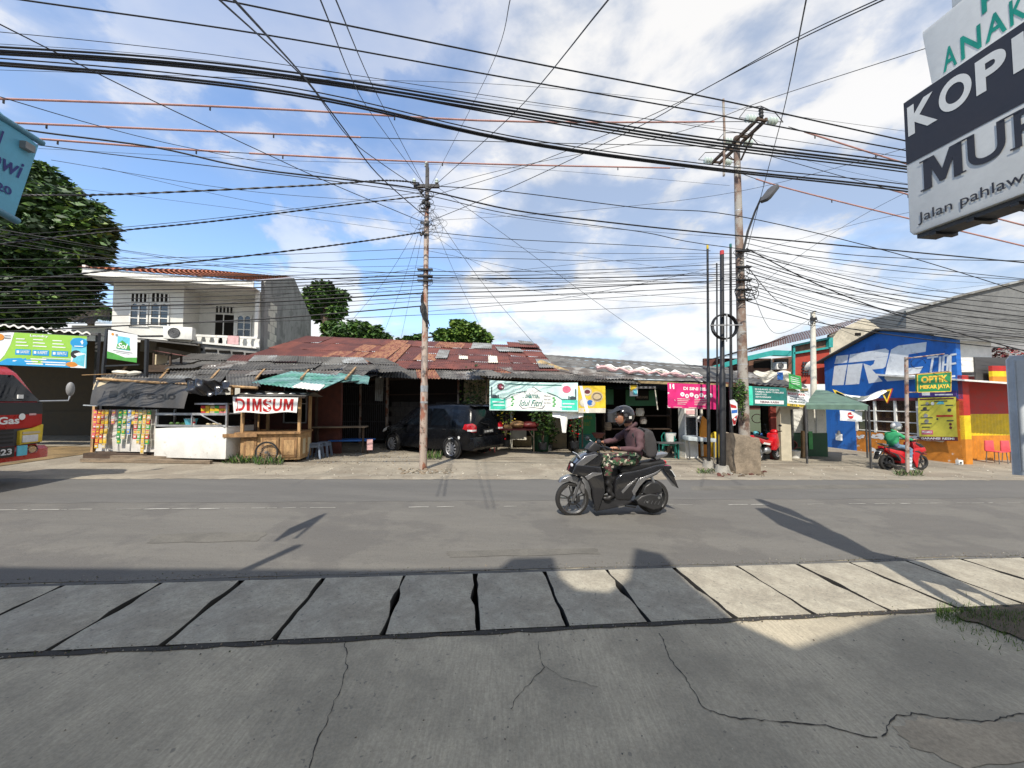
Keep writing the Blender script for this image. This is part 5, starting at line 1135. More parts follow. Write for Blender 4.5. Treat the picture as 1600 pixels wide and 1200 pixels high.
# weeds
rr = random.Random(14)
for lab, u0, u1, v0, h, n_ in (('green weeds growing around the cart wheel', 362, 405, 722, .28, 420), ('tall grassy weeds in front of the cart wheel', 398, 440, 724, .24, 380), ('small weeds between the counter and the cart', 350, 372, 722, .16, 160), ('green weed tuft at the foot of the rusty pole', 664, 690, 716, .28, 160), ('sparse weeds by the sign pole base', 1400, 1440, 742, .18, 200), ('green tufts beside the concrete block', 1090, 1118, 738, .10, 120)):
    m = MB()
    for _ in range(n_):
        g = gr(rr.uniform(u0, u1), v0+rr.uniform(-3, 3)); hh_ = h*rr.uniform(.3, 1); d = Vector((rr.uniform(-.1, .1), rr.uniform(-.1, .1), hh_)); w = Vector((rr.uniform(-1, 1), rr.uniform(-.4, .4), 0)).normalized()*.012
        m.mt(rr.choice(('leaf_a', 'leaf_c', 'leaf_c', 'wild', 'leaf_b', 'plank'))); m.add([g-w*.4, g+d*.5-w, g+d, g+d*.55+w], [(0, 1, 2, 3)])
    o = m.build('weeds', smooth=False); tag(o, lab, 'weeds')
# stools and bench
def stool(P_, rz, lab, first=None):
    t = thing('stool', lab, 'stool', P_, rz, 'blue grey plastic stools'); h = .45
    m = MB().mt('stoolblue'); m.prism([(-.14, -.14), (.14, -.14), (.14, .14), (-.14, .14)], h-.04, h, axis='z', bev=.02); m.build('seat', t)
    for sx in (-1, 1):
        for sy in (-1, 1): MB().mt('stoolblue').bar((sx*.17, sy*.17, 0), (sx*.12, sy*.12, h-.03), .05).build('leg', t)
    m = MB().mt('stoolblue')
    for sx, sy in ((1, 0), (-1, 0), (0, 1), (0, -1)): m.bar((sx*.13-sy*.13, sy*.13-sx*.13, h-.09), (sx*.13+sy*.13, sy*.13+sx*.13, h-.09), .02, .07)
    m.build('rail', t)
P('stoolblue', .16, .20, .27, .45)
g_ = gr(493, 716); stool(g_, .2, 'blue grey plastic stool, left one of the pair beside the cart'); stool(gr(506, 713), .1, 'blue grey plastic stool, right one of the pair beside the cart')
t = thing('bench', 'low bench with a blue mat in the shade behind the stools', 'bench', gr(512, 709), .12)
m = MB().mt('blue'); m.prism([(0, .38), (1.35, .38), (1.35, .43), (0, .43)], 0, .5, bev=.01); m.build('seat', t)
for x in (.1, 1.2):
    for y in (.06, .44): MB().mt('wooddark').bar((x, y, 0), (x, y, .38), .05).build('leg', t)
m = MB().mt('palepink'); m.box(1.2, 1.38, -.02, .02, .1, .44); m.build('cloth', t)
t = thing('shelf_table', 'long plank shelf loaded with white plastic bags behind the cart', 'table', gr(484, 711), .1)
m = MB().mt('plank'); m.box(0, 1.6, .1, .5, .82, .86); m.build('tabletop', t); 
for x in (.1, 1.5): MB().mt('wooddark').bar((x, .3, 0), (x, .3, .82), .05).build('leg', t)
for i, (u, v) in enumerate(((510, 668), (519, 671), (523, 666))): place(MB().mt('white_cloth').ell((0, 0, .08), (.16, .1, .09), 9, 6), 'plastic_bag', ('left', 'middle', 'right')[i]+' white plastic bag on the shelf near the dark opening', 'bag', at(u, v+6, 12.3))

# ---- table with goods under the mint banner
tb = thing('table', 'dark red folding table under the mint banner', 'table', gr(772, 707), -.04)
g0 = tb.location; wT = (gr(835, 706)-g0).length; P('tabred', .16, .03, .035, .5)
m = MB().mt('tabred'); m.prism([(0, .78), (wT, .78), (wT, .83), (0, .83)], 0, .55, bev=.01); m.build('tabletop', tb)
for x in (.06, wT-.12):
    for y in (.05, .5): l = MB().mt('plank').bar((x, y, 0), (x, y, .78), .035).build('leg', tb)
    MB().mt('plank').bar((x, .05, .5), (x+(.18 if x < 1 else -.18), .05, .78), .025).build('brace', tb)
m = MB().mt('darkred'); m.ell((0, 0, .13), (.34, .2, .13), 12, 7); place(m, 'bundle', 'red cloth bundle on the right end of the folding table', 'bundle', g0+Vector((wT-.25, .25, .83)))
m = MB().mt('wood'); m.ell((0, 0, .14), (.3, .2, .14), 10, 6); m.box(-.5, -.2, -.1, .1, 0, .12); place(m, 'sack', 'brown sack of goods in the middle of the folding table', 'sack', g0+Vector((wT*.55, .25, .83)))
t = thing('plastic_chair', 'red plastic chair half hidden behind the car and table', 'chair', g0+Vector((-.25, .1, 0)), .5); m = MB().mt('redgloss'); m.box(-.2, .2, -.2, .2, .42, .46); m.build('seat', t)
MB().mt('redgloss').prism([(-.2, .46), (.2, .46), (.22, .9), (-.22, .9)], -.24, -.2, bev=.01).build('backrest', t)
for sx in (-1, 1):
    for sy in (-1, 1): MB().mt('redgloss').bar((sx*.2, sy*.2, 0), (sx*.17, sy*.17, .43), .035).build('leg', t)
m = MB().mt('dkgreen'); m.lathe((0, 0, 0), [(0, 0), (.3, 0), (.34, .45), (.36, .9), (.37, .92), (.33, .92), (.3, .8), (0, .8)], 18); bq = gr(844, 704); place(m, 'barrel', 'dark green plastic barrel standing right of the folding table', 'barrel', bq)
def plant(lab, P_, h, r, n_, sd, mats=('leaf_a', 'leaf_c', 'leaf_b'), wts=(3, 4, 1), size=.13):
    t = thing('potted_plant', lab, 'plant', P_); rr = random.Random(sd); m = MB(); leaves(m, n_, (0, 0, h*.62), (r, r, h*.42), size, mats, wts, 0, rr, .2, .5); m.build('foliage', t, smooth=False)
    m = MB().mt('bark')
    for _ in range(5): m.tube([(0, 0, .15), (rr.uniform(-r, r)*.5, rr.uniform(-r, r)*.5, h*.8)], [.02, .006], 5)
    m.build('stem', t); m = MB().mt('dkgrey'); m.lathe((0, 0, 0), [(0, 0), (.13, 0), (.17, .24), (.15, .24), (.12, .2), (0, .2)], 12); m.build('pot', t)
plant('leafy potted bush growing over the green barrel side', gr(857, 704), 1.2, .35, 420, 1); plant('tall leafy plant behind the green barrel', at(848, 700, 13.6)+Vector((0, 0, -.05)), 2.2, .5, 520, 2, wts=(4, 3, 2), size=.17)
plant('yellow speckled shrub behind the folding table', at(790, 697, 14.0), 2.0, .35, 240, 3, ('leaf_d', 'leaf_b', 'yellow'), (3, 2, 1), .1); plant('dark climbing plant on the cream wall above the car', at(742, 693, 14.1), 3.0, .55, 520, 4, ('leaf_a', 'leaf_c', 'leaf_d'), (3, 4, 1), .14)
plant('flowering plant beside the green standing banner', at(898, 700, 13.4), 1.5, .28, 260, 5, ('leaf_c', 'leaf_a', 'redgloss', 'leaf_d'), (5, 3, 1, .6), .1)

# ---- mint greeting banner
FB = Frame(at(765, 618, 12.1), at(903, 618, 11.8)); P('roseprint', .6, .12, .2, .6); P('inkgreen', .02, .16, .13, .6); P('inkdark', .03, .05, .06, .6); P('maroon', .12, .02, .03, .6)
bz0, bz1 = FB.z(765, 641), FB.z(765, 594); cz0, cz1 = FB.z(902, 643), FB.z(902, 598)
bn = thing('banner', 'mint and white greeting banner in looping script hung under the grey eave', 'banner', FB.A, FB.rz)
def fb(x, f, o):
    t = x/FB.w; z = (bz0+(cz0-bz0)*t)*(1-f)+(bz1+(cz1-bz1)*t)*f-.03*sin(pi*t)*f
    return (x, -o-.03*sin(4.5*x+2*(1-f))-.018*(f)*sin(13*x+5*f), z)
s = Sheet(fb, step=.004); w = FB.w; s.rect(0, 0, w, 1, 'palemint', 48, 8); s.up()
for a, b in ((0, .19), (.81, 1)): s.poly([(w*a+.03, .04), (w*b-.02, .04), (w*b-.02, .4), (w*a+.03, .4)], 'mint', .25)
s.poly([(w*.2, .02), (w*.8, .02), (w*.8, .4), (w*.72, .55), (w*.6, .66), (w*.5, .82), (w*.4, .66), (w*.28, .55), (w*.2, .4)], 'white_cloth', .25); s.up()
s.line([(w*.02, .42), (w*.18, .42), (w*.24, .54), (w*.33, .64), (w*.42, .68), (w*.5, .84), (w*.58, .68), (w*.67, .64), (w*.76, .54), (w*.82, .42), (w*.98, .42)], .022, 'inkdark')
s.text('Selamat', w*.375, .44, w*.21, .2, 'inkgreen', .012, .45); s.text('Idul Fitri', w*.34, .16, w*.27, .22, 'inkgreen', .012, .45); s.line([(w*.34, .2), (w*.38, .08), (w*.5, .12), (w*.6, .08), (w*.63, .2)], .02, 'inkdark')
s.text('minal aidin', w*.45, .68, w*.1, .04, 'grey'); 
for k_, tt in enumerate(('Mohon', 'Maaf Lahir', 'dan Batin')): s.text(tt, w*.62, .5-.12*k_, w*.08, .06, 'inkdark', 0, .3)
for cx_ in (.26, .73):
    for k_ in range(5): s.disc(w*(cx_+.012*(k_ % 2)), .18+.07*k_, .05, 'sa_grn', .035, 6)
for cx_, sg_ in ((.06, 1), (.94, -1)):
    s.rect(w*(cx_-sg_*.035)-.02, .43, w*(cx_-sg_*.035)+.02, .78, 'inkdark'); s.disc(w*cx_, .47, .09, 'inkdark', .06); s.rect(w*(cx_+sg_*.04)-.02, .43, w*(cx_+sg_*.04)+.02, .53, 'inkdark')
s.disc(w*.13, .8, .12, 'maroon', .12, 9); s.disc(w*.875, .77, .14, 'roseprint', .13, 9); s.up(); s.disc(w*.13, .8, .06, 'roseprint', .05, 7); s.text('Idul', w*.855, .76, .1, .06, 'white_cloth', .02); s.disc(w*.15, .79, .03, 'white_cloth', .03)
s.rect(w*.17, .9, w*.82, .93, 'inkgreen', 20); 
for a, k_ in ((.035, .26), (.045, .15), (.83, .24), (.80, .13)): s.rect(w*a, k_, w*a+w*.13, k_+.05, 'palemint', 4)
s.mb.build('printed_sheet', bn, ang=80)
m = MB().mt('cable'); m.tube([fb(.02, 1, 0), (-.2, 0, bz1+.25)], .006, 4); m.tube([fb(w-.02, 1, 0), (w+.05, 0, cz1+.25)], .006, 4); m.build('tie_rope', bn)
m = MB().mt('white_cloth'); m.grid(lambda u, v: (u*1.0-.1, .03*sin(9*u+3*v), -.08*sin(pi*u)*v-.16*v-(.45*v if .25 < u < .5 else 0)), 16, 4); place(m, 'torn_sheet', 'torn white sheet drooping below the mint and yellow banners', 'sheet', at(868, 643, 12.0))
# yellow eyewear-like poster
FY2 = Frame(at(902, 620, 11.9), at(946, 620, 11.9)); py = thing('banner', 'yellow food poster with round beige plate pictures beside the mint banner', 'banner', FY2.A, FY2.rz)
ya, yb = FY2.z(905, 645), FY2.z(905, 603); w = FY2.w; s = Sheet(lambda x, f, o: (x, -o-.012*sin(7*x+4*f), ya+(yb-ya)*f)); s.rect(0, 0, w, 1, 'yellow', 12, 8); s.up()
s.rect(0, 0, w, .17, 'offwhite', 6); P('beige', .5, .4, .24, .6)
for (cx_, cy_, r_) in ((.36, .78, .17), (.7, .6, .21), (.25, .38, .19), (.5, .36, .15)): s.disc(w*cx_, cy_, r_*w, 'beige', r_*.95); s.up(); s.disc(w*cx_, cy_, r_*w*.8, 'plank' if cx_ == .7 else 'offwhite', r_*.75); s.L -= 1
s.L += 2; s.disc(w*.36, .78, .1*w, 'maroon', .08); s.disc(w*.7, .6, .13*w, 'beige', .1); s.disc(w*.45, .38, .1*w, 'blue', .1); s.poly([(w*.08, 1), (w*.18, 1), (w*.42, 0), (w*.3, 0)], 'white_cloth'); s.mb.build('printed_sheet', py)
# green standing banner
sb = gr(918, 703); t = thing('standing_banner', 'green standing banner reading serba bisa under the yellow poster', 'banner', sb, -.03); z1 = at(918, 643, sb.y).z-sb.z; w = 26/FPX*sb.y
P('bgreen', .01, .20, .06, .5); s = Sheet(lambda x, z, o: (x, -o, z)); s.rect(-w/2, .05, w/2, z1, 'bgreen', 2, 2); s.up(); s.text('serba', -w*.42, z1*.80, w*.72, z1*.11, 'leaf_d', .02); s.text('bisa!', -w*.42, z1*.63, w*.6, z1*.13, 'leaf_d', .02); s.rect(-w/2, .05, w/2, z1*.42, 'teal'); s.rect(-w*.3, z1*.36, w*.2, z1*.375, 'grey'); s.rect(-w*.3, z1*.31, w*.35, z1*.325, 'grey'); s.mb.build('printed_sheet', t)
m = MB().mt('steel'); m.bar((-w/2, .03, 0), (-w/2, .03, z1+.02), .025); m.bar((w/2, .03, 0), (w/2, .03, z1*.85), .025); m.bar((-w/2-.1, .1, .02), (w/2+.1, .1, .02), .03); m.build('frame', t)
# ================================================================ CAR
P('rimalu', .42, .42, .43, .35, metal=.35)
def wheel(parent, c, r, w, rz=0, spokes=9, axis='y', sgn=-1, rimm='rimalu', name='wheel', dish=.03, sw=.03, k=.66, well=True):
    m = MB().mt('rubber'); ax = 'y'
    m.lathe(c, [(r*k, -w/2), (r*.93, -w/2), (r*.985, -w*.42), (r, -w*.25), (r, w*.25), (r*.985, w*.42), (r*.93, w/2), (r*k, w/2), (r*k, -w/2)], 32, ax); wo = m.build(name, parent)
    m = MB().mt(rimm); y = sgn*w/2
    m.lathe(c, [(r*(k+.01), y), (r*(k+.03), y+sgn*.006), (r*(k-.04), y-sgn*.01), (r*(k-.06), y-sgn*w*.5), (r*(k-.04), y-sgn*w), (r*(k+.02), y-sgn*w)], 32, ax)
    m.lathe(c, [(0, y+sgn*-dish+sgn*.012), (r*.12, y-sgn*dish+sgn*.008), (r*.13, y-sgn*dish-sgn*.03)], 14, ax)
    for i in range(spokes):
        a = 2*pi*i/spokes; d = Vector((cos(a), 0, sin(a))); cc = Vector(c)
        m.bar(cc+d*r*.1+Vector((0, y-sgn*dish, 0)), cc+d*r*.64+Vector((0, y-sgn*.012, 0)), sw, .02, up=(0, 1, 0))
    m.build('rim', wo)
    if well: m = MB().mt('darkin'); m.lathe(c, [(0, y-sgn*w*.45), (r*.6, y-sgn*w*.45)], 20, ax); m.build('wheel_well', wo)
    return wo
P('carpaint', .004, .0045, .006, .22, var=.05, coat=.1, spec=.22); P('carglass', .005, .007, .010, .08, spec=.32); P('lampred', .5, .01, .02, .15, coat=.6); P('lampwhite', .7, .7, .7, .15)
rw, fw = gr(706, 716.5), gr(624.5, 705); d = (fw-rw); ang = atan2(d.y, d.x)
# local frame: x forward (rear wheel at 0), y left->towards viewer is +y? heading is away-left; its left side faces the viewer
car = thing('parked_car', 'black parked minivan seen from behind, under the rusty shed eave', 'car', rw, ang)
WB = 2.74; Wd = 1.70; tr = .10            # near side of the body is local y=+? chosen below
sgnv = 1                                   # viewer side is local +y
# stations x, zbot, zbelt, ztop, halfwidth bottom, belt, top  (centre y = -Wd/2)
st = [(-.78, .42, .62, .72, .60, .62, .60), (-.76, .34, .90, 1.02, .76, .78, .72), (-.70, .28, .98, 1.28, .82, .83, .66), (-.60, .26, .99, 1.54, .84, .845, .60), (-.45, .25, .99, 1.63, .845, .85, .60), (-.1, .22, .98, 1.67, .85, .85, .61), (.5, .2, .96, 1.69, .85, .85, .62), (1.2, .2, .94, 1.685, .85, .85, .62), (1.7, .2, .93, 1.64, .85, .85, .61), (2.1, .2, .93, 1.50, .85, .85, .60), (2.5, .2, .93, 1.22, .85, .85, .62), (2.75, .22, .92, 1.02, .84, .84, .66), (3.1, .25, .86, .95, .82, .81, .66), (3.35, .3, .76, .82, .76, .74, .60), (3.45, .38, .6, .66, .62, .60, .50)]
ring = []
for (x, zb0_, zm_, zt0, wb_, wm_, wt_) in st:
    h = []
    for (w_, z_) in ((wb_*.86, zb0_), (wb_*.97, zb0_+.05), (wb_, zb0_+(zm_-zb0_)*.45), (wm_*1.0, zm_-.07), (wm_*.985, zm_), (wm_*.5+wt_*.5, zm_*.5+zt0*.5), (wt_*1.04, zt0-.08), (wt_*.93, zt0-.015), (wt_*.5, zt0+.012)): h.append((w_, z_))
    ring.append([(x, -Wd/2+w_, z_) for w_, z_ in h]+[(x, -Wd/2-w_, z_) for w_, z_ in reversed(h)])
m = MB().mt('carpaint'); K_ = len(ring[0]); m.add([p for r_ in ring for p in r_], [(i*K_+j, i*K_+(j+1) % K_, (i+1)*K_+(j+1) % K_, (i+1)*K_+j) for i in range(len(st)-1) for j in range(K_)]+[tuple(range(K_)), tuple((len(st)-1)*K_+j for j in range(K_))])
# wheel arches
for wx_ in (0, WB): m.mt('black'); m.lathe((wx_, -.02, .33), [(.325, .0), (.37, .0), (.37, .035), (.325, .035)], 28, 'y')
m.build('body', car, ang=50)
for i, wx_ in enumerate((0, WB)): wheel(car, (wx_, -.055, .31), .31, .2, sgn=1, spokes=10, sw=.045, dish=.004)
wheel(car, (0, -Wd+.12, .31), .31, .2, sgn=-1, spokes=5); wheel(car, (WB, -Wd+.12, .31), .31, .2, sgn=-1, spokes=5)
def side_y(x, z):
    for i in range(len(st)-1):
        if st[i][0] <= x <= st[i+1][0]: break
    t = (x-st[i][0])/(st[i+1][0]-st[i][0]); q = [a+(b-a)*t for a, b in zip(st[i], st[i+1])]
    zm_, zt0, wm_, wt_ = q[2], q[3], q[5], q[6]
    if z < zm_: return wm_*.99
    f = min(1, (z-zm_)/max(.01, (zt0-.08-zm_))); return wm_*.985+(wt_*1.04-wm_*.985)*f
for poly in ([(-.42, 1.04), (.12, 1.03), (.16, 1.52), (-.38, 1.5)], [(.2, 1.02), (.95, 1.0), (.98, 1.55), (.24, 1.53)], [(1.03, 1.0), (2.15, 1.0), (1.62, 1.5), (1.06, 1.54)]):
    for s_ in (1, -1):
        vs_, f_ = tri_poly(poly, .3); m = MB().mt('carglass'); m.add([(x, -Wd/2+s_*(side_y(x, z)+.006), z) for x, z in vs_], f_); m.build('side_window', car)
m = MB().mt('carglass')
def rg(u, v): # rear screen wraps round
    z = 1.02+.50*v; yy = (u-.5)*2*(.66-.1*v); x = -.725+.16*v*v+.0; x = -.75+(.03 if v < .2 else 0)+.17*max(0, v-.1)+.10*abs(u-.5)**2*2
    return (x-.02, -Wd/2+yy, z)
m.grid(rg, 10, 6); m.build('rear_window', car)
m = MB().mt('carpaint'); m.prism([(-.62, 1.6), (-.40, 1.66), (-.4, 1.69), (-.66, 1.62)], -Wd/2-.55, -Wd/2+.55, bev=.008); m.build('spoiler', car)
for s_ in (1, -1):
    m = MB().mt('lampred'); yy = -Wd/2+s_*.72
    m.prism([(-.80, .84), (-.42 if s_ else 0, .93), (-.50, 1.08), (-.72, 1.10), (-.80, 1.0)], yy-.10, yy+.135, bev=.02); lm = m.build('tail_light', car)
    m = MB().mt('lampwhite'); m.box(-.812, -.62, yy-.06, yy+.142, .87, .92); m.build('lens', lm)
    m = MB().mt('lampred'); m.box(-.81, -.78, yy-.25, yy-.05, .48, .52); m.build('reflector', car)
m = MB().mt('carpaint'); m.prism([(-.86, .36), (-.78, .28), (-.55, .28), (-.55, .66), (-.80, .68), (-.86, .6)], -Wd+.03, -.03, bev=.03); m.build('rear_bumper', car)
m = MB().mt('black'); m.box(-.80, -.775, -Wd/2-.26, -Wd/2+.26, .76, .90); pt = m.build('number_plate', car)
s = Sheet(lambda x, z, o: (-.803-o, -Wd/2-x, z)); s.text('B 1984 WFO', -.22, .795, .44, .07, 'white_cloth', .02); s.mb.build('lettering', pt)
m = MB().mt('chrome'); m.box(-.80, -.78, -Wd/2+.33, -Wd/2+.5, .71, .735); m.box(-.80, -.78, -Wd/2-.5, -Wd/2-.38, .71, .735); m.lathe((-.80, -Wd/2, .95), [(0, 0), (.035, 0)], 12, 'x'); m.build('badge', car)
m = MB().mt('black'); m.bar((-.80, -Wd/2, 1.04), (-.77, -Wd/2+.38, 1.12), .018); m.build('wiper', car)
m = MB().mt('carpaint'); m.prism([(2.0, .98), (2.2, 1.0), (2.22, 1.14), (2.02, 1.12)], .02, .2, bev=.03); m.build('side_mirror', car)
m = MB().mt('black'); m.box(.26, .40, -.0, .02, .88, .905); m.box(1.1, 1.24, -.0, .02, .88, .905); m.build('door_handle', car)
m = MB().mt('white_cloth'); q = lambda x, z, r_, n_=7: m.add([(x+r_*cos(i*2*pi/n_)*(1+.3*(i % 2)), .006, z+r_*1.3*sin(i*2*pi/n_)) for i in range(n_)], [tuple(range(n_))])
q(1.18, .70, .045); q(-.28, .66, .04); q(.02, .60, .05); q(.12, .61, .03); m.build('sticker', car)
m = MB().mt('lampwhite'); m.prism([(3.05, .78), (3.4, .66), (3.36, .78), (3.05, .9)], -.14, -.06, bev=.02); m.build('headlight', car)
# ================================================================ TRUCK (front corner in view)
P('truckred', .42, .015, .012, .3, coat=.3, var=.15); P('visor', .03, .03, .03, .6)
FT = Frame(fs(-8.04, 5.95, 0), fs(-8.04, 7.95, 0)); FT.A.z = G(*FT.A[:2]); tx = lambda u, v: FT.x(u, v); tz = lambda u, v: FT.z(u, v)
tk = thing('delivery_truck', 'red gas delivery truck entering at the left edge, dark windscreen', 'truck', FT.A, FT.rz)
Wt = tx(60, 650)+.02; zr = tz(40, 572); wsb = tz(45, 627)
print('truck width', Wt, zr, wsb)
m = MB().mt('truckred')
m.prism([(0, .55), (-.04, .75), (-.02, wsb-.02), (.38, zr-.12), (.55, zr), (2.1, zr+.02), (2.1, .55)], 0, Wt, axis='x', bev=.07, seg=3); 
# local y is +: behind the face
m.build('cab', tk, ang=40)
m = MB().mt('carglass'); 
m.add([(.06, -.035, wsb), (Wt-.04, -.035, wsb), (Wt-.13, .335, zr-.16), (.15, .335, zr-.16)], [(0, 1, 2, 3)]); m.build('windscreen', tk)
m = MB().mt('visor'); m.prism([(-.05, wsb-.24), (-.04, wsb-.03), (.02, wsb-.0), (.2, wsb-.02), (.2, wsb-.25)], -.01, Wt+.005, axis='x', bev=.02); m.bar((.3, -.06, wsb+.0), (Wt*.6, .03, wsb+.12), .02); m.build('cowl_panel', tk)
s = Sheet(lambda x, z, o: (x, -.052-o+.1*0, z)); zp = tz(45, 666)+.08
s.mb.mt('truckred'); s.mb.box(.02, Wt-.01, -.05, 0, tz(40, 668), wsb-.24); s.up(); gx1 = tx(25, 658)
s.text('Bright Gas', gx1-.86, zp-.06, .86, .17, 'white_cloth', .03); s.up(); s.disc(tx(29, 651), tz(29, 651), .05, 'white_cloth', .06); s.rect(tx(40, 650), tz(40, 649), tx(51, 650), tz(40, 646), 'palepink'); s.mb.build('front_panel', tk)
m = MB().mt('dkgrey'); zg = tz(40, 669); zh = tz(40, 692); m.box(.02, Wt-.01, -.04, .02, zh-.03, zg); m.mt('black')
for i in range(4): m.box(.1, Wt-.45, -.06, -.04, zh+.03+i*.07, zh+.06+i*.07)
m.build('grille', tk)
for xx in (Wt-.38, .02):
    m = MB().mt('yellow'); m.prism([(xx, zh-.02), (xx+.36, zh+.0), (xx+.37, zg+.06), (xx+.22, zg+.0), (xx, zg-.04)], -.09, -.02, bev=.02); hl = m.build('headlight', tk)
    m = MB().mt('lampwhite'); m.box(xx+.03, xx+.27, -.105, -.09, zh+.02, zh+.15); m.mt('cream').box(xx+.03, xx+.3, -.103, -.09, zh+.17, zg-.06); m.build('lens', hl)
m = MB().mt('truckred'); zb2 = tz(40, 716); m.prism([(-.16, zb2), (-.05, zb2-.02), (.2, zb2), (.2, zh-.07), (-.1, zh-.06), (-.16, zh-.12)], -.05, Wt+.02, axis='x', bev=.03); bp = m.build('bumper', tk)
m = MB().mt('black'); px1 = tx(14, 705)-.1; m.box(px1-.55, px1, -.19, -.165, zb2+.08, zb2+.26); m.mt('b_ltblue').box(px1+.05, px1+.2, -.18, -.165, zb2+.08, zb2+.26); m.build('number_plate', bp)
s = Sheet(lambda x, z, o: (x, -.193-o, z)); s.text('B 9623', px1-.5, zb2+.12, .46, .11, 'lampwhite', .03); s.mb.build('lettering', bp)
m = MB().mt('chrome'); m.lathe((Wt-.25, -.17, zb2+.17), [(0, 0), (.06, 0), (.075, .02), (.075, -.01)], 14, 'y'); m.build('fog_lamp', bp)
m = MB().mt('steel'); q = at(100, 626, yn(100, 626, 8.3))-FT.A; qx = q.x*FT.e.x+q.y*FT.e.y; qy = q.x*FT.n.x+q.y*FT.n.y
pt_ = at(110, 608, yn(110, 608, 8.35))-FT.A; ax = pt_.x*FT.e.x+pt_.y*FT.e.y; ay = pt_.x*FT.n.x+pt_.y*FT.n.y
m.tube([(Wt-.06, .0, tz(60, 627)), (ax-.03, ay, q.z+.0), (ax, ay, pt_.z-.13)], .016, 8); mo = m.build('mirror_arm', tk)
m = MB().mt('grey'); m.ell((ax, ay, pt_.z), (.06, .06, .14), 14, 10); m.build('mirror', mo)
m = MB().mt('black')
for xx in (.12, Wt-.32): m.lathe((xx, .9, .40), [(0, 0), (.4, 0), (.4, .22), (0, .22)], 24, 'x')
m.build('wheel', tk)
m = MB().mt('dkgrey'); m.box(.1, Wt-.1, 2.2, 7, .9, zr-.2); m.build('cargo_bed', tk)
m = MB().mt('white_cloth'); m.box(tx(48, 600)-.2, tx(50, 600)-.14, -.02, .0, wsb+.05, wsb+.12); m.build('windscreen_sticker', tk)
# ================================================================ RIGHT SIDE: FOOD SHOP
FW = Frame(at(905, 640, 13.3), at(1300, 640, 13.3)); FW.A.z = G(FW.A.x+3, 13.3); wx = lambda u, v=650, o=0: FW.x(u, v, o); wz_ = lambda u, v, o=0: FW.z(u, v, o)
ws = thing('food_shop', 'open-fronted dark food shop under a long grey sheet roof right of centre', 'shop', FW.A, FW.rz)
def HW(u, v, Y): return at(u, v, Y)-FW.A
m = MB(); roofsheets(m, HW(872, 588, 13.2), HW(1180, 600, 12.6), HW(1135, 574, 17), HW(836, 553, 17.5), 1, 5, ('asbest', 'asbest_b', 'asbest'), (3, 2, 1), pitch=.35, amp=.008, jag=.02, seed=51, lift=.03)
roofsheets(m, HW(1150, 600, 12.8), HW(1262, 606, 12.8), HW(1240, 590, 15.5), HW(1110, 575, 16.5), 4, 2, ('asbest', 'zinc_a', 'asbest_b'), (3, 1, 2), pitch=.2, amp=.02, jag=.08, seed=52)
m.build('roof', ws, ang=60)
P('timber', .33, .24, .12, .8, var=.5)
m = MB().mt('timber'); m.bar(HW(878, 592, 13.0), HW(1160, 603, 12.5), .05, .09); m.bar(HW(1160, 605, 12.6), HW(1262, 609, 12.7), .05, .08); m.add([HW(845, 562, 14.5), HW(925, 592, 13.0), HW(921, 600, 13.0), HW(884, 592, 13.3), HW(838, 566, 14.5)], [(0, 1, 2, 3, 4)]); m.build('fascia', ws)
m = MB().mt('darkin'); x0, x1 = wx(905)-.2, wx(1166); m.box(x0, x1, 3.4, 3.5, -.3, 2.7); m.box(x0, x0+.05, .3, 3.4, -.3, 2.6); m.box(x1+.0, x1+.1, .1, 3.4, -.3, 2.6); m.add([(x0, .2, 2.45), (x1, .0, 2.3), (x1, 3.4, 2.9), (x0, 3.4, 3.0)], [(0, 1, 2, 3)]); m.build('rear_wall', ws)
P('dgreen2', .012, .09, .03, .6); m = MB(); gx0, gx1 = wx(941), wx(1036); z1_, z2_ = wz_(980, 605, .5), wz_(980, 632, .5)
m.mt('dgreen2'); m.box(gx0, wx(965), .5, .53, z2_, z1_); m.box(wx(985), gx1, .5, .53, z2_-.05, z1_); m.mt('darkin').box(wx(1000), wx(1022), .48, .49, z2_+.15, z1_-.05); m.build('green_fascia', ws)
s = Sheet(lambda x, z, o: (x, .47-o, z)); s.text('MAKANAN', wx(1002), z2_+.22, wx(1020)-wx(1002), .1, 'plank', .02); s.mb.build('lettering', ws)
m = MB(); 
for i in range(8): m.mt('white_cloth' if i % 2 else 'grey').box(wx(996)+i*.08, wx(996)+i*.08+.078, -.1, .2, wz_(1000, 607), wz_(1000, 604))
m.mt('offwhite').bar((wx(1026), -.1, wz_(1026, 640)), (wx(1022), -.1, wz_(1022, 605)), .03); m.bar((wx(1100), .2, 0), (wx(1100), .2, 2.3), .08); m.build('striped_awning', ws)
m = MB(); xx = wx(983); m.mt('b_white').box(xx, xx+.28, -.12, -.1, wz_(985, 619), wz_(985, 602)); m.mt('yellow').prism([(xx+.02, wz_(985, 612)), (xx+.26, wz_(985, 605)), (xx+.26, wz_(985, 602)), (xx+.02, wz_(985, 602))], -.125, -.12); m.mt('b_ltblue').box(xx+.12, xx+.26, -.13, -.122, wz_(985, 617), wz_(985, 609)); o = m.build('poster'); o.location = FW.A; tag(o, 'small yellow and pale blue poster hung at the food shop eave', 'poster')
# crumpled white tarp lying on the roof
m = MB(); rr = random.Random(77)
for k_ in range(3):
    pts = [HW(932+i*7.2, 573+i*.68+3*sin(i*1.7+k_)*(1 if i % 3 else .3)+k_*2, 13.9-.25*k_) for i in range(24)]; pts = [p+Vector((0, 0, .06)) for p in pts]
    m.mt(('white_cloth', 'offwhite', 'palepink')[k_]); m.tube(pts, [rr.uniform(.02, .085) for _ in pts], 6)
o = m.build('rolled_tarpaulin'); o.location = FW.A; tag(o, 'crumpled white tarpaulin roll lying along the grey shop roof', 'tarpaulin')
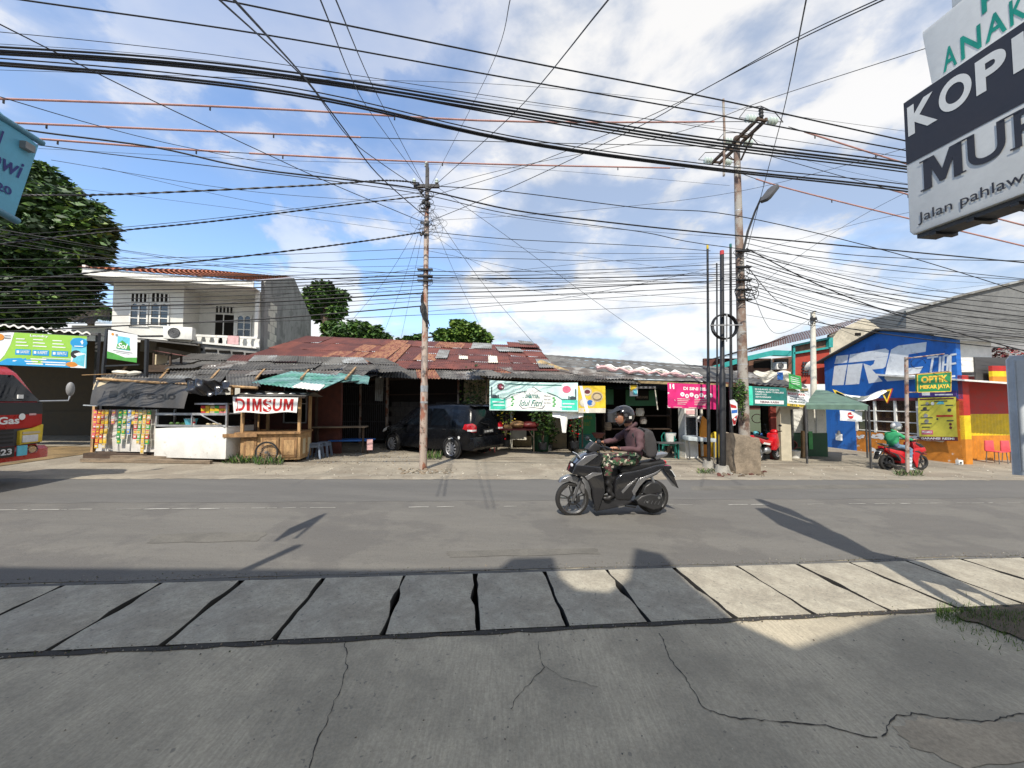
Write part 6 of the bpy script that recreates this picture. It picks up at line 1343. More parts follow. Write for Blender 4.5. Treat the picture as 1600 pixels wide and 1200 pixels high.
# pink banner
FP = Frame(at(1043, 618, 12.35), at(1128, 618, 12.2)); bp_ = thing('banner', 'pink banner with white circles reading DI SINI BISA behind black poles', 'banner', FP.A, FP.rz)
pa, pb, pc, pd = FP.z(1043, 637), FP.z(1043, 598), FP.z(1128, 640), FP.z(1128, 602); w = FP.w
s = Sheet(lambda x, f, o: (x, -o-.025*sin(5*x+3*f)-.012*sin(14*x), (pa+(pc-pa)*x/w)*(1-f)+(pb+(pd-pb)*x/w)*f), step=.004); s.rect(0, 0, w, 1, 'pink', 30, 6); s.up()
s.poly([(0, 0), (w*.04, 0), (w*.14, .3), (w*.02, .62), (0, .62)], 'white_cloth'); s.rect(w*.04, .76, w*.13, .96, 'white_cloth'); s.text('DI SINI BISA:', w*.30, .74, w*.48, .13, 'white_cloth', .03)
for i in range(7): s.disc(w*(.28+.085*i), .56-.06*(i % 2), .038*w, 'white_cloth', .085); s.up(); s.text('+-x=o*v'[i], w*(.28+.085*i)-.02, .53-.06*(i % 2), .04, .06, 'pink', .02); s.L -= 1
for k_ in range(4):
    s.rect(w*.18, .36-.07*k_, w*(.42-.03*k_), .39-.07*k_, 'palepink', 3); s.rect(w*.5, .36-.07*k_, w*(.76-.02*k_), .39-.07*k_, 'palepink', 3)
s.rect(w*.1, .02, w*.7, .05, 'palepink', 4); s.mb.build('printed_sheet', bp_, ang=80)
# glass cabinet, chairs, tables
cab = gr(1071, 716); t = thing('display_cabinet', 'tall white cabinet with a dark glass front under the pink banner', 'cabinet', cab, 0); w = 20/FPX*cab.y; h = at(1071, 638, cab.y).z-cab.z
m = MB().mt('white_paint'); m.box(0, w, .03, .5, 0, h); m.box(0, .05, -.0, .03, 0, h); m.box(w-.05, w, 0, .03, 0, h); m.box(0.05, w-.05, 0, .03, h*.42, h*.46); m.box(0.05, w-.05, 0, .03, h*.82, h*.85); m.build('body', t)
m = MB().mt('glass'); m.box(.05, w-.05, .01, .02, h*.46, h*.82); m.build('pane', t); m = MB().mt('palepink'); m.box(.06, w-.08, .015, .025, h*.88, h*.96); m.build('price_label', t)
c0 = gr(1088, 714); t = thing('table', 'pale grey counter table in front of the tall white cabinet', 'table', gr(1070, 717)+Vector((0, -.3, 0))); P('palegrey', .45, .5, .52, .5)
m = MB().mt('palegrey'); m.prism([(0, .66), (1.0, .6), (1.0, .72), (0, .8)], 0, .6, bev=.01); m.build('tabletop', t)
for x in (.05, .9): MB().mt('steel').bar((x, .05, 0), (x, .05, .68), .04).build('leg', t)
m = MB().mt('orange'); m.prism([(0, 0), (.45, .0), (.42, .42), (.03, .45)], 0, .3, bev=.04); place(m, 'crate', 'orange plastic crate behind the leftmost black pole', 'crate', gr(1093, 714))
m = MB().mt('orange'); m.prism([(0, 0), (.35, .0), (.3, .7), (.1, .9), (0, .4)], 0, .1, bev=.02); place(m, 'apron', 'orange and yellow cloth hung beside the tall white cabinet', 'cloth', at(1095, 690, 13.0))
m = MB().mt('yellow'); m.lathe((0, 0, 0), [(0, 0), (.16, 0), (.18, .7), (.1, .9), (0, .92)], 12); place(m, 'water_container', 'yellow green container seen between the black poles', 'container', gr(1118, 714))
m = MB().mt('white_cloth'); m.lathe((0, 0, 0), [(0, -.01), (.12, -.01), (.13, 0), (.12, .01), (0, .01)], 16, 'y'); m.mt('grey').lathe((0, -.015, 0), [(0, 0), (.08, 0)], 12, 'y'); m.mt('steel').bar((0, 0, -.4), (0, 0, 0), .03); place(m, 'fan', 'round white fan standing in the shop beside the tall cabinet', 'fan', at(1095, 655, 13.2))
def pchair(P_, rz, lab, mm, group=None):
    t = thing('plastic_chair', lab, 'chair', P_, rz, group); m = MB().mt(mm); m.prism([(-.21, -.2), (.21, -.2), (.19, .2), (-.19, .2)], .42, .45, axis='z', bev=.015); m.build('seat', t)
    b = MB().mt(mm); b.tube([(-.2, .2, .43), (-.21, .25, .75), (-.15, .27, .86), (.15, .27, .86), (.21, .25, .75), (.2, .2, .43)], .022, 7)
    for x in (-.1, -.033, .033, .1): b.bar((x, .2, .44), (x, .26, .85), .035, .015)
    b.tube([(-.21, .23, .62), (-.23, 0, .64), (-.22, -.15, .60), (-.21, -.17, .43)], .016, 6); b.tube([(.21, .23, .62), (.23, 0, .64), (.22, -.15, .60), (.21, -.17, .43)], .016, 6); b.build('backrest', t)
    for sx in (-1, 1):
        for sy in (-1, 1): MB().mt(mm).bar((sx*.23, sy*.22, 0), (sx*.18, sy*.17, .43), .04).build('leg', t)
    return t
P('chairteal', .01, .17, .13, .45); pchair(gr(1046, 714), 2.6, 'teal green plastic armchair at the food shop entrance', 'chairteal')
t = thing('table', 'dark low table in front of the teal plastic chair', 'table', gr(1030, 718)); m = MB().mt('dkgrey'); m.prism([(0, .52), (.85, .52), (.85, .56), (0, .56)], 0, .4, bev=.008); m.build('tabletop', t)
for x in (.08, .75): MB().mt('teal').bar((x, .2, 0), (x, .2, .52), .04).build('leg', t)
m = MB().mt('white_paint'); m.lathe((0, 0, 0), [(0, 0), (.14, 0), (.2, .3), (.19, .3), (.12, .05)], 14); place(m, 'bucket', 'white bucket on the dark low table', 'bucket', gr(1036, 716)+Vector((.35, .2, .56)))
m = MB().mt('brick'); m.lathe((0, 0, 0), [(0, 0), (.13, 0), (.22, .14), (.24, .14), (.22, .17), (0, .15)], 16); m.mt('dkgrey').bar((0, 0, -.6), (0, 0, 0), .08); place(m, 'basin', 'round brown basin on a stand behind the scooter handlebar', 'basin', at(935, 684, 12.9))
rr = random.Random(19)
for u, v, w_, h_, mm, nm_, lab in ((960, 660, .5, .5, 'grey', 'box', 'grey box stacked inside the shop behind the rider'), (1000, 650, .35, .3, 'offwhite', 'jar', 'pale jar on an inner shelf right of the rider'), (1005, 662, .3, .25, 'zinc_a', 'pot', 'dull metal pot on the inner shelf below the pale jar'), (950, 672, .3, .3, 'plank', 'basket', 'brown basket deep in the dark shop'), (890, 700, .6, .15, 'plank', 'doormat', 'brown mat at the dark doorway left of the green standing banner')):
    m = MB().mt(mm); m.lathe((0, 0, 0), [(0, 0), (w_*.4, 0), (w_*.5, h_*.5), (w_*.4, h_*.9), (w_*.42, h_), (0, h_)], 12) if nm_ in ('jar', 'pot', 'basket') else m.prism([(-w_/2, 0), (w_/2, 0), (w_/2, h_), (-w_/2, h_)], 0, .3, bev=.02); place(m, nm_, lab, nm_, at(u, v, 14.2) if v < 690 else gr(u, v))
m = MB().mt('wooddark'); m.box(0, 2.6, 0, .35, 0, .04); m.box(0, 2.6, 0, .35, .5, .54); m.box(0, .05, 0, .35, -.9, 1.1); m.box(2.55, 2.6, 0, .35, -.9, 1.1); place(m, 'shelf', 'dark wooden shelf at the back of the food shop', 'shelf', at(948, 671, 14.25)+Vector((-.1, 0, 0)))
# feather flag
s = Sheet(lambda x, z, o: (x, -o, z)); ff = gr(1146, 735); t = thing('feather_flag', 'curved red, white and blue feather flag beside the concrete pole', 'flag', ff+Vector((0, -.1, 0)))
def fz2(u, v): q = at(u, v, ff.y-.1)-t.location; return (q.x, q.z)
s.poly([fz2(*q) for q in ((1140, 625), (1147, 624), (1152, 630), (1153, 648), (1149, 664), (1145, 665), (1143, 650))], 'b_white'); s.up(); s.poly([fz2(*q) for q in ((1144, 655), (1152.5, 648), (1149, 663), (1146, 664))], 'red'); s.poly([fz2(*q) for q in ((1141, 631), (1150, 634), (1151, 638), (1142, 637))], 'red'); s.poly([fz2(*q) for q in ((1143, 641), (1152, 640), (1152, 645), (1143, 646))], 'blue'); s.up(); a_ = fz2(1148, 655); s.disc(a_[0], a_[1], .035, 'b_white'); s.mb.build('flag_cloth', t)
m = MB().mt('black'); a_ = fz2(1145.5, 735); b_ = fz2(1145, 664); m.tube([(a_[0], .01, .0), (b_[0], .01, b_[1]), (fz2(1143, 648)[0], .01, fz2(1143, 648)[1]), (fz2(1140, 625)[0], .01, fz2(1140, 625)[1])], .012, 6); m.build('pole', t)

# ================================================================ WORKSHOP + GREEN TENT
wk = thing('workshop', 'small motorbike workshop with a cream pillar and red inner wall', 'workshop', FW.A, FW.rz)
P('redin', .20, .03, .02, .7); P('creamw', .48, .43, .32, .8, var=.12)
m = MB().mt('creamw'); m.box(wx(1216), wx(1232), -.1, .15, -.3, wz_(1220, 606)); m.box(wx(1232), wx(1262), .2, .3, wz_(1240, 640), wz_(1240, 606)); m.build('pillar', wk)
m = MB().mt('redin'); m.box(wx(1207), wx(1216), .1, .2, -.3, 2.4); m.build('inner_wall', wk); m = MB().mt('redin'); m.box(wx(1170), wx(1216)+.4, 2.6, 2.7, -.3, 2.5); m.mt('darkin').box(wx(1172), wx(1200), 2.5, 2.58, .9, 2.2); m.build('inner_wall', wk)
m = MB().mt('greenroof'); 
m.mt('darkin').box(wx(1232), wx(1300), 1.4, 1.5, -.3, 2.4); m.mt('white_paint')
for a, b in ((1240, 1256), (1262, 1272), (1276, 1290)): m.box(wx(a, 650, 1.3), wx(b, 650, 1.3), 1.3, 1.36, wz_(1250, 676, 1.3), wz_(1250, 638, 1.3))
m.mt('dkgreen').box(wx(1236, 650, 1.3), wx(1292, 650, 1.3), 1.31, 1.37, -.2, wz_(1250, 676, 1.3)-.02); m.mt('sa_grn').box(wx(1262, 650, 1.3), wx(1268, 650, 1.3), 1.28, 1.3, .1, .8); m.mt('dkgrey'); m.bar((wx(1257, 650, 1.25), 1.25, -.2), (wx(1257, 650, 1.25), 1.25, 2.2), .06); m.bar((wx(1237, 650, 1.25), 1.25, -.2), (wx(1237, 650, 1.25), 1.25, 2.2), .06); m.build('glass_front', wk)
s = Sheet(lambda x, z, o: (x, 2.45-o, z)); s.disc(wx(1184, 650, 2.4), wz_(1184, 654, 2.4), .24, 'roseprint', .2, ring=.85); s.disc(wx(1196, 650, 2.4), wz_(1184, 654, 2.4), .2, 'roseprint', .2, ring=.85); s.mb.build('neon_outline', wk)
m = MB(); rr = random.Random(12)
for i in range(9): m.mt(rr.choice(('blue', 'teal', 'b_ltblue', 'darkin'))).ell((wx(1172+i*4.4, 680, .8), .8+rr.uniform(-.1, .1), wz_(1190, 678, .8)+rr.uniform(-.08, .08)), (.1, .1, .09), 8, 6)
m.mt('wooddark').box(wx(1170, 680, .8), wx(1212, 680, .8), .6, 1.0, wz_(1190, 688, .8), wz_(1190, 684, .8)); o = m.build('engine_parts'); o.location = FW.A; tag(o, 'blue painted parts heaped on a shelf above the red motorcycle', 'parts'); o['kind'] = 'stuff'
# teal banner
def ban(u0, va0, va1, u1, vb0, vb1, Y, name, lab, cat='banner'):
    F_ = Frame(at(u0, 620, Y), at(u1, 620, Y)); t = thing(name, lab, cat, F_.A, F_.rz); a, b, c, d = F_.z(u0, va1), F_.z(u0, va0), F_.z(u1, vb1), F_.z(u1, vb0); w = F_.w
    return t, w, Sheet(lambda x, f, o: (x*w, -o-.015*sin(5*x*w+3*f), (a+(c-a)*x)*(1-f)+(b+(d-b)*x)*f), step=.004)
t, w, s = ban(1168, 603, 633, 1229, 606, 635, 12.55, 'banner', 'dark teal banner with white list lines over the workshop')
s.rect(0, 0, 1, 1, 'teal', 20, 5); s.up(); s.rect(0, 0, .13, 1, 'mint', 2, 3); s.rect(.18, .1, .92, .3, 'b_white', 6); 
for k_, tt in enumerate(('ISI ULANG GALON', 'TAMBAL BAN TUBELESS', 'GANTI OLI', 'SERVIS RINGAN')): s.text(tt, .2, .82-.135*k_, (.6, .72, .3, .4)[k_], .08, 'b_white', .02)
s.up(); s.text('TERIMA KASIH', .3, .14, .5, .11, 'maroon', .03); s.mb.build('printed_sheet', t, ang=80)
t, w, s = ban(1229.5, 607, 634, 1264, 610, 637, 12.7, 'banner', 'torn white and yellow poster with red lettering right of the teal banner')
s.rect(0, 0, 1, 1, 'b_white', 10, 5); s.up(); s.text('SERVIS', .1, .84, .7, .1, 'b_dkgreen', .02); s.text('BODY JAYA', .0+.04, .62, .8, .16, 'red', .03); s.text('AHLI MOTOR', .1, .5, .7, .08, 'inkdark', .02); s.text('TERIMA ANTAR', .1, .38, .75, .08, 'inkdark', .02); s.text('HUBUNGI', .1, .22, .7, .1, 'dkgreen', .02); s.rect(0, 0, 1, .14, 'yellow', 6); s.up(); s.text('0812 7000', .1, .03, .75, .09, 'inkdark', .02); s.mb.build('printed_sheet', t, ang=80)
t, w, s = ban(1233, 583, 607, 1253, 588, 609, 12.5, 'banner', 'small crumpled green cloth with white lines hung above the white poster'); s.rect(0, .0, 1, 1, 'sa_grn', 8, 5); s.up(); 
for k_ in range(4): s.rect(.15, .35+.14*k_, .85, .39+.14*k_, 'b_white', 3)
s.L -= 1; s.poly([(.2, .1), (.9, -.2), (.7, .3), (.3, .35)], 'b_white'); s.mb.build('printed_sheet', t, ang=80)
m = MB().mt('offwhite'); a = at(1178, 580, 12.9)
m.grid(lambda u, v: (u*1.25, -.1*v+.05*sin(11*u+5*v), (-.08-.3*abs(sin(pi*u*1.5+.3)))*v+.03*sin(17*u)), 28, 8); o = place(m, 'plastic_sheet', 'pale plastic sheet draped over the roof edge above the teal banner', 'plastic sheet', a); m = MB().mt('blue'); m.grid(lambda u, v: (.72+u*.2, -.13, -.05-.26*v), 3, 3); m.build('blue_patch', o)
# red motorcycle parked, simple but complete
def moped(P_, rz, lab):
    t = thing('motorcycle', lab, 'motorcycle', P_, rz); 
    for x in (0, 1.2): wheel(t, (x, 0, .28), .28, .07, sgn=-1, spokes=12, sw=.008, dish=0)
    m = MB().mt('redgloss'); m.prism([(.15, .62), (.75, .50), (1.0, .82), (1.12, .98), (1.02, .98), (.8, .66), (.45, .72), (-.35, .92), (-.4, .86)], -.08, .08, bev=.02); m.prism([(.85, .35), (1.1, .5), (1.0, .95), (.9, .9)], -.16, .16, bev=.02); m.prism([(1.0, .52), (1.2, .6), (1.42, .52), (1.4, .5), (1.2, .565), (1.05, .5)], -.05, .05, bev=.01); m.build('body', t)
    m = MB().mt('white_paint'); m.prism([(.2, .6), (.6, .54), (.64, .6), (.25, .66)], -.09, .09); m.build('stripe', t)
    m = MB().mt('black'); m.prism([(-.35, .9), (.5, .74), (.52, .8), (.1, .88), (-.34, .97)], -.11, .11, bev=.03); m.build('seat', t)
    m = MB().mt('steel'); m.ell((.55, 0, .36), (.17, .12, .13), 12, 8); m.tube([(.6, .12, .28), (.2, .14, .24), (-.35, .14, .33)], .035, 8); m.bar((0, -.06, .28), (.4, -.06, .34), .04); m.bar((0, -.08, .3), (-.1, -.08, .78), .035); m.build('engine', t)
    m = MB().mt('black'); m.tube([(1.2, .06, .28), (1.03, .06, .95)], .025, 7); m.tube([(1.2, -.06, .28), (1.03, -.06, .95)], .025, 7); m.tube([(.95, -.3, 1.03), (1.03, -.1, .98), (1.03, .1, .98), (.95, .3, 1.03)], .018, 7); m.build('fork', t)
    m = MB().mt('redgloss'); m.ell((1.07, 0, .98), (.11, .14, .09), 12, 8); m.build('head_unit', t); m = MB().mt('lampwhite'); m.ell((1.14, 0, .98), (.05, .08, .06), 10, 6); m.build('headlight', t)
    for s_ in (-1, 1): m = MB().mt('black'); m.tube([(1.0, s_*.2, 1.0), (.97, s_*.24, 1.2)], .008, 5); m.ell((.96, s_*.25, 1.22), (.02, .055, .04), 10, 6); m.build('mirror', t)
    m = MB().mt('lampred'); m.ell((-.38, 0, .88), (.05, .06, .04), 8, 6); m.build('tail_light', t)
mp_ = at(1184, 700, 12.7); mp_.z = G(mp_.x, mp_.y); moped(mp_, .5, 'red underbone motorcycle parked nose-in by the workshop pillar')
# hose reel rings
rr = random.Random(2); base_ = gr(1235, 712); t = thing('hose_rack', 'red hose looped on a stand above a white bucket beside the pillar', 'hose', base_)
P('hosered', .20, .035, .03, .5); q = lambda u, v: at(u, v, base_.y)-base_
m = MB().mt('hosered'); c1, r1_ = q(1231, 678), 7.5/FPX*base_.y
m.tube([c1+Vector((r1_*cos(a), .02*sin(2*a), r1_*1.2*sin(a))) for a in [i*2*pi/20 for i in range(20)]], .022, 7, closed=True); c2 = q(1236, 695)
m.tube([c2+Vector((r1_*1.1*cos(a), -.03, r1_*.9*sin(a))) for a in [i*2*pi/20 for i in range(20)]], .025, 7, closed=True); m.tube([q(1226, 684), q(1229, 694), q(1240, 690), q(1243, 700), q(1262, 698)], .022, 7); m.build('hose', t)
m = MB().mt('rustpole'); m.tube([q(1228, 712), q(1230, 690)], .03, 7); m.build('stand', t); m = MB().mt('white_paint'); m.lathe((0, -.2, 0), [(0, 0), (.15, 0), (.18, .26), (.19, .27), (.16, .25), (0, .2)], 16); place(m, 'bucket', 'white bucket below the red hose loops', 'bucket', gr(1236, 714))
m = MB().mt('woodlight').bar((0, 0, 0), (0.02, 0, at(1255, 680, 12.4).z-gr(1255, 715).z), .09); place(m, 'wooden_stake', 'short pale wooden stake right of the red hose', 'stake', gr(1255, 715))
# tent
P('tentgreen', .10, .17, .13, .6); tA = gr(1358, 716); q = at(1303, 640, 12.6); t = thing('canopy_tent', 'green fabric canopy tent between the workshop and the blue gable', 'tent', (q.x, q.y, G(q.x, q.y))); L0 = t.location
def TT(u, v, Y): return at(u, v, Y)-L0
c = [TT(1258, 632, 12.6), TT(1357, 633, 11.9), TT(1352, 631, 14.6), TT(1262, 630, 15.0)]; e_ = [p-Vector((0, 0, .16)) for p in c]; pk = TT(1275, 609, 13.6); pk2 = TT(1292, 610, 13.4)
m = MB().mt('tentgreen'); 
m.add(c+[pk, pk2], [(0, 1, 5, 4), (1, 2, 5), (2, 3, 4, 5), (3, 0, 4)]); m.add(c+e_, [(0, 4, 5, 1), (1, 5, 6, 2), (2, 6, 7, 3), (3, 7, 4, 0)])
bmx = bmesh.new(); m.build('canopy', t, smooth=False); bmx.free()
for p in (c[0], c[1], c[2]): m = MB().mt('dkgrey'); m.bar((p.x, p.y, G(L0.x+p.x, L0.y+p.y)-L0.z), p-Vector((0, 0, .03)), .045); m.build('post', t)
t, w, s = ban(1311, 641, 657, 1346, 643, 659, 12.1, 'sign_board', 'small white cloth sign with a red disc hung from the green tent', 'sign'); s.rect(0, 0, 1, 1, 'b_white', 6, 2); s.up(); s.disc(.48, .55, .14, 'red', .33); s.up(); s.rect(.38, .5, .58, .6, 'b_white'); s.rect(.3, .1, .7, .15, 'grey'); s.mb.build('cloth', t)
# ================================================================ BLUE GABLE
Bc = gr(1503, 725.5); Ac = Bc+NN*4.9; Ac.z = Bc.z; FI = Frame(Ac, Bc); ix = lambda u, v, o=0: FI.x(u, v, o); iz = lambda u, v, o=0: FI.z(u, v, o)
P('iblue', .012, .125, .46, .6, var=.2, scale=1.2, speck=((.01, .055, .19), 1.6, .54, .6), stretch=(1, 1, .4)); P('iwhite', .70, .72, .73, .6, var=.1, speck=((.35, .38, .42), 3, .58, .5)); P('iorange', .56, .20, .02, .7, var=.18, speck=((.6, .58, .52), 2.5, .60, .9)); P('ired', .42, .02, .015, .6); P('iyellow', .72, .50, .01, .6); P('iorange2', .56, .20, .015, .6)
def zi(u, v): return iz(u, v)
def ip(u, v, o=0): return FI.xz(u, v, o)
ib = thing('tyre_shop', 'blue gabled tyre shop painted with large white iRC TIRE letters', 'building', FI.A, FI.rz)
W_ = FI.w; xl = ip(1289, 600)[0]
m = MB().mt('iblue'); zm0 = ip(1334, 627)[1]; zm1 = ip(1499, 619.5)[1]; zmm = (zm0+zm1)/2
m.prism([(xl, zmm), (W_, zmm), (W_, ip(1497.5, 530)[1]), ip(1440, 522), ip(1376, 517), (xl, ip(1290, 563)[1])], 0, .2); xo = ip(1337, 660)[0]; m.box(xl, xo, 0.0, .2, -.6, zmm-.003); m.build('gable_wall', ib)
m = MB().mt('iorange'); zw = (ip(1340, 677)[1]+ip(1436, 677)[1])/2; m.box(xo+.003, W_, 0.003, .2, -.6, zw); m.box(ip(1434, 650)[0], W_, .003, .2, zw+.002, zmm-.06); m.build('lower_wall', ib)
m = MB().mt('maroon'); m.box(xo, W_-.02, -.05, .0, zmm-.06, zmm+.05); m.build('string_course', ib)
m = MB().mt('iwhite'); rr = random.Random(6)
for _ in range(70):
    u = rr.uniform(1338, 1472); v = rr.choice((rr.gauss(683, 3), rr.gauss(684, 3), rr.uniform(684, 712) if u < 1372 else 683)); x, z = ip(u, v); r_ = rr.uniform(.02, .17); n_ = 8
    if z > zw-.03: z = zw-.1
    yy = -.0015-_*.00009
    m.add([(x+r_*1.6*cos(i*2*pi/n_)*rr.uniform(.5, 1), yy, z+r_*.55*sin(i*2*pi/n_)*rr.uniform(.5, 1)) for i in range(n_)], [tuple(range(n_))])
m.build('peeled_paint', ib)
# windows
x0, x1 = ip(1338, 655)[0], ip(1434, 655)[0]; z0_, z1_ = zw, zmm-.06
m = MB().mt('redin'); m.box(x0, x1, .55, .6, z0_-.2, z1_+.1); m.mt('orange')
for i in range(9):
    for j in range(2): m.mt('iorange2').box(x0+.1+i*.36, x0+.28+i*.36, .5, .54, z0_+.12+j*.52, z0_+.42+j*.52)
m.mt('iyellow').box(x0+1.75, x0+2.0, .45, .49, z0_, z1_-.4); m.build('interior_panel', ib)
m = MB().mt('white_paint')
for i in range(4): x = x0+(x1-x0)*i/3; m.box(x-.04, x+.04, -.01, .06, z0_, z1_)
for j in range(3): z = z0_+(z1_-z0_)*(.05, .36, .68)[j]; m.box(x0, x1, .0, .05, z-.02, z+.02)
m.build('window_frame', ib)
P('smoked', .05, .03, .025, .08, alpha=.45); m = MB().mt('smoked'); m.box(x0, x1, .07, .075, z0_, z1_); m.build('window_pane', ib)
# letters
def zp_(q): return ip(1220+q[0]/4, 460+q[1]/4)
s = Sheet(lambda x, z, o: (x, -.003-o, z))
for poly in ([(335, 435), (348, 385), (423, 377), (415, 427)], [(320, 568), (335, 447), (415, 439), (393, 566)], [(403, 566), (420, 439), (512, 430), (490, 560)], [(424, 427), (432, 376), (655, 338), (676, 350), (671, 386), (580, 398), (588, 410), (515, 418)],
             [(588, 411), (580, 399), (671, 387), (655, 450), (640, 462), (572, 470), (560, 447), (580, 435)], [(517, 431), (559, 446), (572, 471), (637, 543), (550, 556)], [(690, 345), (735, 320), (912, 297), (906, 358), (800, 375), (783, 462), (890, 450), (845, 530), (665, 543), (648, 525), (665, 440)]):
    s.poly([zp_(q) for q in poly], 'iwhite')
s.L += 1
for a, b in (((915, 397), (985, 387)), ((952, 395), (937, 488)), ((998, 388), (992, 500)), ((1010, 505), (1020, 383)), ((1020, 383), (1048, 380)), ((1048, 380), (1040, 500)), ((1014, 440), (1043, 437)), ((1060, 510), (1062, 378)), ((1062, 378), (1100, 373)), ((1060, 435), (1098, 430)), ((1060, 513), (1092, 510))): s.line([zp_(a), zp_(b)], .07, 'iwhite'); s.L += .3
s.mb.build('painted_letters', ib)
m = MB().mt('asbest_b'); tp_ = [(xl-.3, ip(1288, 564)[1]-.12), ip(1376, 515), ip(1440, 520), (W_+.25, ip(1498, 528)[1]-.02)]
for a, b in zip(tp_[:-1], tp_[1:]): m.add([(a[0], -.25, a[1]), (b[0], -.25, b[1]), (b[0], 3.2, b[1]+.03), (a[0], 3.2, a[1]+.03), (a[0], -.25, a[1]+.05), (b[0], -.25, b[1]+.05), (b[0], 3.2, b[1]+.08), (a[0], 3.2, a[1]+.08)], [(0, 1, 2, 3), (4, 5, 6, 7), (0, 1, 5, 4), (1, 2, 6, 5), (2, 3, 7, 6), (3, 0, 4, 7)])
m.build('roof', ib)
# side tinted front: facade facing the road
FY = Frame(Bc, Bc+E*5); yx = lambda u, v, o=0: FY.x(u, v, o); yz = lambda u, v, o=0: FY.z(u, v, o)
fy = thing('corner_shop', 'corner shop front banded red, yellow and orange at right', 'building', FY.A, FY.rz)
zr_, zy_, zt_ = yz(1540, 649), yz(1540, 686), yz(1503, 597)
m = MB(); xp = yx(1518, 680)
for z0, z1, mm in ((-.5, zy_, 'iorange2'), (zy_+.002, zr_, 'iyellow'), (zr_+.002, zt_+.25, 'ired')): m.mt(mm); m.box(.004, xp, 0, .25, z0, z1)
m.build('pillar', fy)
m = MB()
for z0, z1, mm in ((-.5, zy_, 'iorange2'), (zy_+.002, zr_, 'iyellow'), (zr_+.002, zt_+.3, 'ired')):
    m.mt(mm)
    if mm == 'iyellow' or mm == 'iorange2': corr(m, (xp, 1.1, z0), (5.2, 1.1, z0), (5.2, 1.1, z1), (xp, 1.1, z1), .16, .01)
    else: m.box(xp, 5.2, 1.1, 1.2, z0, z1)
m.build('shutter_wall', fy, ang=60)
m = MB().mt('white_paint'); m.add([(-.25, -.35, zt_+.02), (5.5, -.35, zt_-.28), (5.5, 2.5, zt_+.1), (-.25, 2.5, zt_+.4), (-.25, -.35, zt_+.08), (5.5, -.35, zt_-.2), (5.5, 2.5, zt_+.18), (-.25, 2.5, zt_+.48)], [(0, 1, 2, 3), (4, 5, 6, 7), (0, 1, 5, 4), (1, 2, 6, 5), (2, 3, 7, 6), (3, 0, 4, 7)]); m.build('canopy', fy)
m = MB().mt('white_paint'); zt3 = yz(1500, 531); m.box(.02, 2.0, .25, .45, zt_+.4, zt3); m.mt('grey').box(2.0, 6, 1.6, 1.8, zt_+.4, zt3+.2); m.build('upper_wall', fy)
m = MB(); xb0 = yx(1545, 585); za_, zb3 = yz(1560, 572), yz(1560, 597)
for k_, mm in enumerate(('ired', 'iyellow', 'iorange2')): m.mt(mm).box(xb0, 5.5, -.1, 0, za_-(za_-zb3)*(k_+1)/3+.002, za_-(za_-zb3)*k_/3)
m.build('balcony_panel', fy)
m = MB().mt('dkgrey'); m.box(xb0-.25, 2.6, .2, .24, zb3, za_+.35); m.build('upper_window', fy)
m = MB(); rr = random.Random(3); q = at(1565, 556, 14.6); leaves(m, 420, q, (.75, .3, .4), .14, ('maroon', 'red', 'bark', 'palepink'), (3, 2, 2, 1), rnd=rr); o = m.build('flowering_shrub', smooth=False); tag(o, 'dark red flowering shrub on the striped balcony', 'shrub')
m = MB().mt('white_paint'); m.box(0, .16, -.1, 0, 0, .16); m.mt('black').box(.04, .1, -.11, -.1, .04, .1); place(m, 'meter_box', 'tiny white meter box low at the orange shop corner', 'meter box', Bc+Vector((-.35, -.1, .02)))
P('chairpink', .6, .08, .10, .5)
for i, (u, v) in enumerate(((1558, 724), (1583, 724))):
    g_ = gr(u, v); t = thing('chair', ('pink moulded chair on thin legs before the orange shop front, left one', 'pink moulded chair half behind the grey frame, right one')[i], 'chair', g_, .1, 'pink chairs'); m = MB().mt('chairpink'); m.prism([(-.2, .43), (.2, .43), (.2, .46), (-.2, .46)], -.2, .2, bev=.01); m.build('seat', t)
    MB().mt('chairpink').prism([(-.21, .46), (.2, .46), (.17, .84), (-.19, .84)], .17, .21, bev=.01).build('backrest', t)
    for sx in (-1, 1):
        for sy in (-1, 1): MB().mt('steel').bar((sx*.19, sy*.18, 0), (sx*.17, sy*.16, .43), .022).build('leg', t)
# posters on the blue wall
t = thing('banner', 'large yellow price banner tied to the orange wall corner', 'banner', FI.A, FI.rz)
c4 = [ip(1437, 688, -.15), ip(1497, 689, -.15), ip(1495, 620, -.15), ip(1435, 622, -.15)]; x0, x1 = c4[0][0], c4[1][0]
s = Sheet(lambda x, f, o: (x0+(x1-x0)*x, -.15-o-.02*sin(6*x+4*f), (c4[0][1]*(1-x)+c4[1][1]*x)*(1-f)+(c4[3][1]*(1-x)+c4[2][1]*x)*f), step=.005); P('postery', .55, .50, .06, .6, var=.1)
s.rect(0, 0, 1, 1, 'postery', 20, 8); s.up(); s.rect(0, 0, 1, .09, 'maroon', 8); s.rect(.05, .95, .95, .98, 'maroon', 8); s.rect(.08, .14, .38, .24, 'roseprint', 3); s.rect(.48, .55, .92, .59, 'red', 4)
for (a, b, c_) in ((.07, .82, .35), (.07, .70, .3), (.07, .52, .38), (.45, .9, .8), (.75, .8, .93), (.07, .38, .35), (.75, .45, .93), (.1, .3, .3)): s.rect(a, b, c_, b+.022, 'inkdark', 3)
for (a, b, r_, mm) in ((.25, .86, .05, 'grey'), (.18, .74, .06, 'dkgrey'), (.2, .58, .06, 'grey'), (.22, .45, .06, 'zinc_b'), (.84, .7, .05, 'dkgrey'), (.84, .38, .04, 'maroon'), (.84, .3, .04, 'maroon'), (.5, .5, .03, 'inkdark'), (.4, .86, .05, 'b_white')): s.disc(a, b, r_, mm, r_*.8, 9)
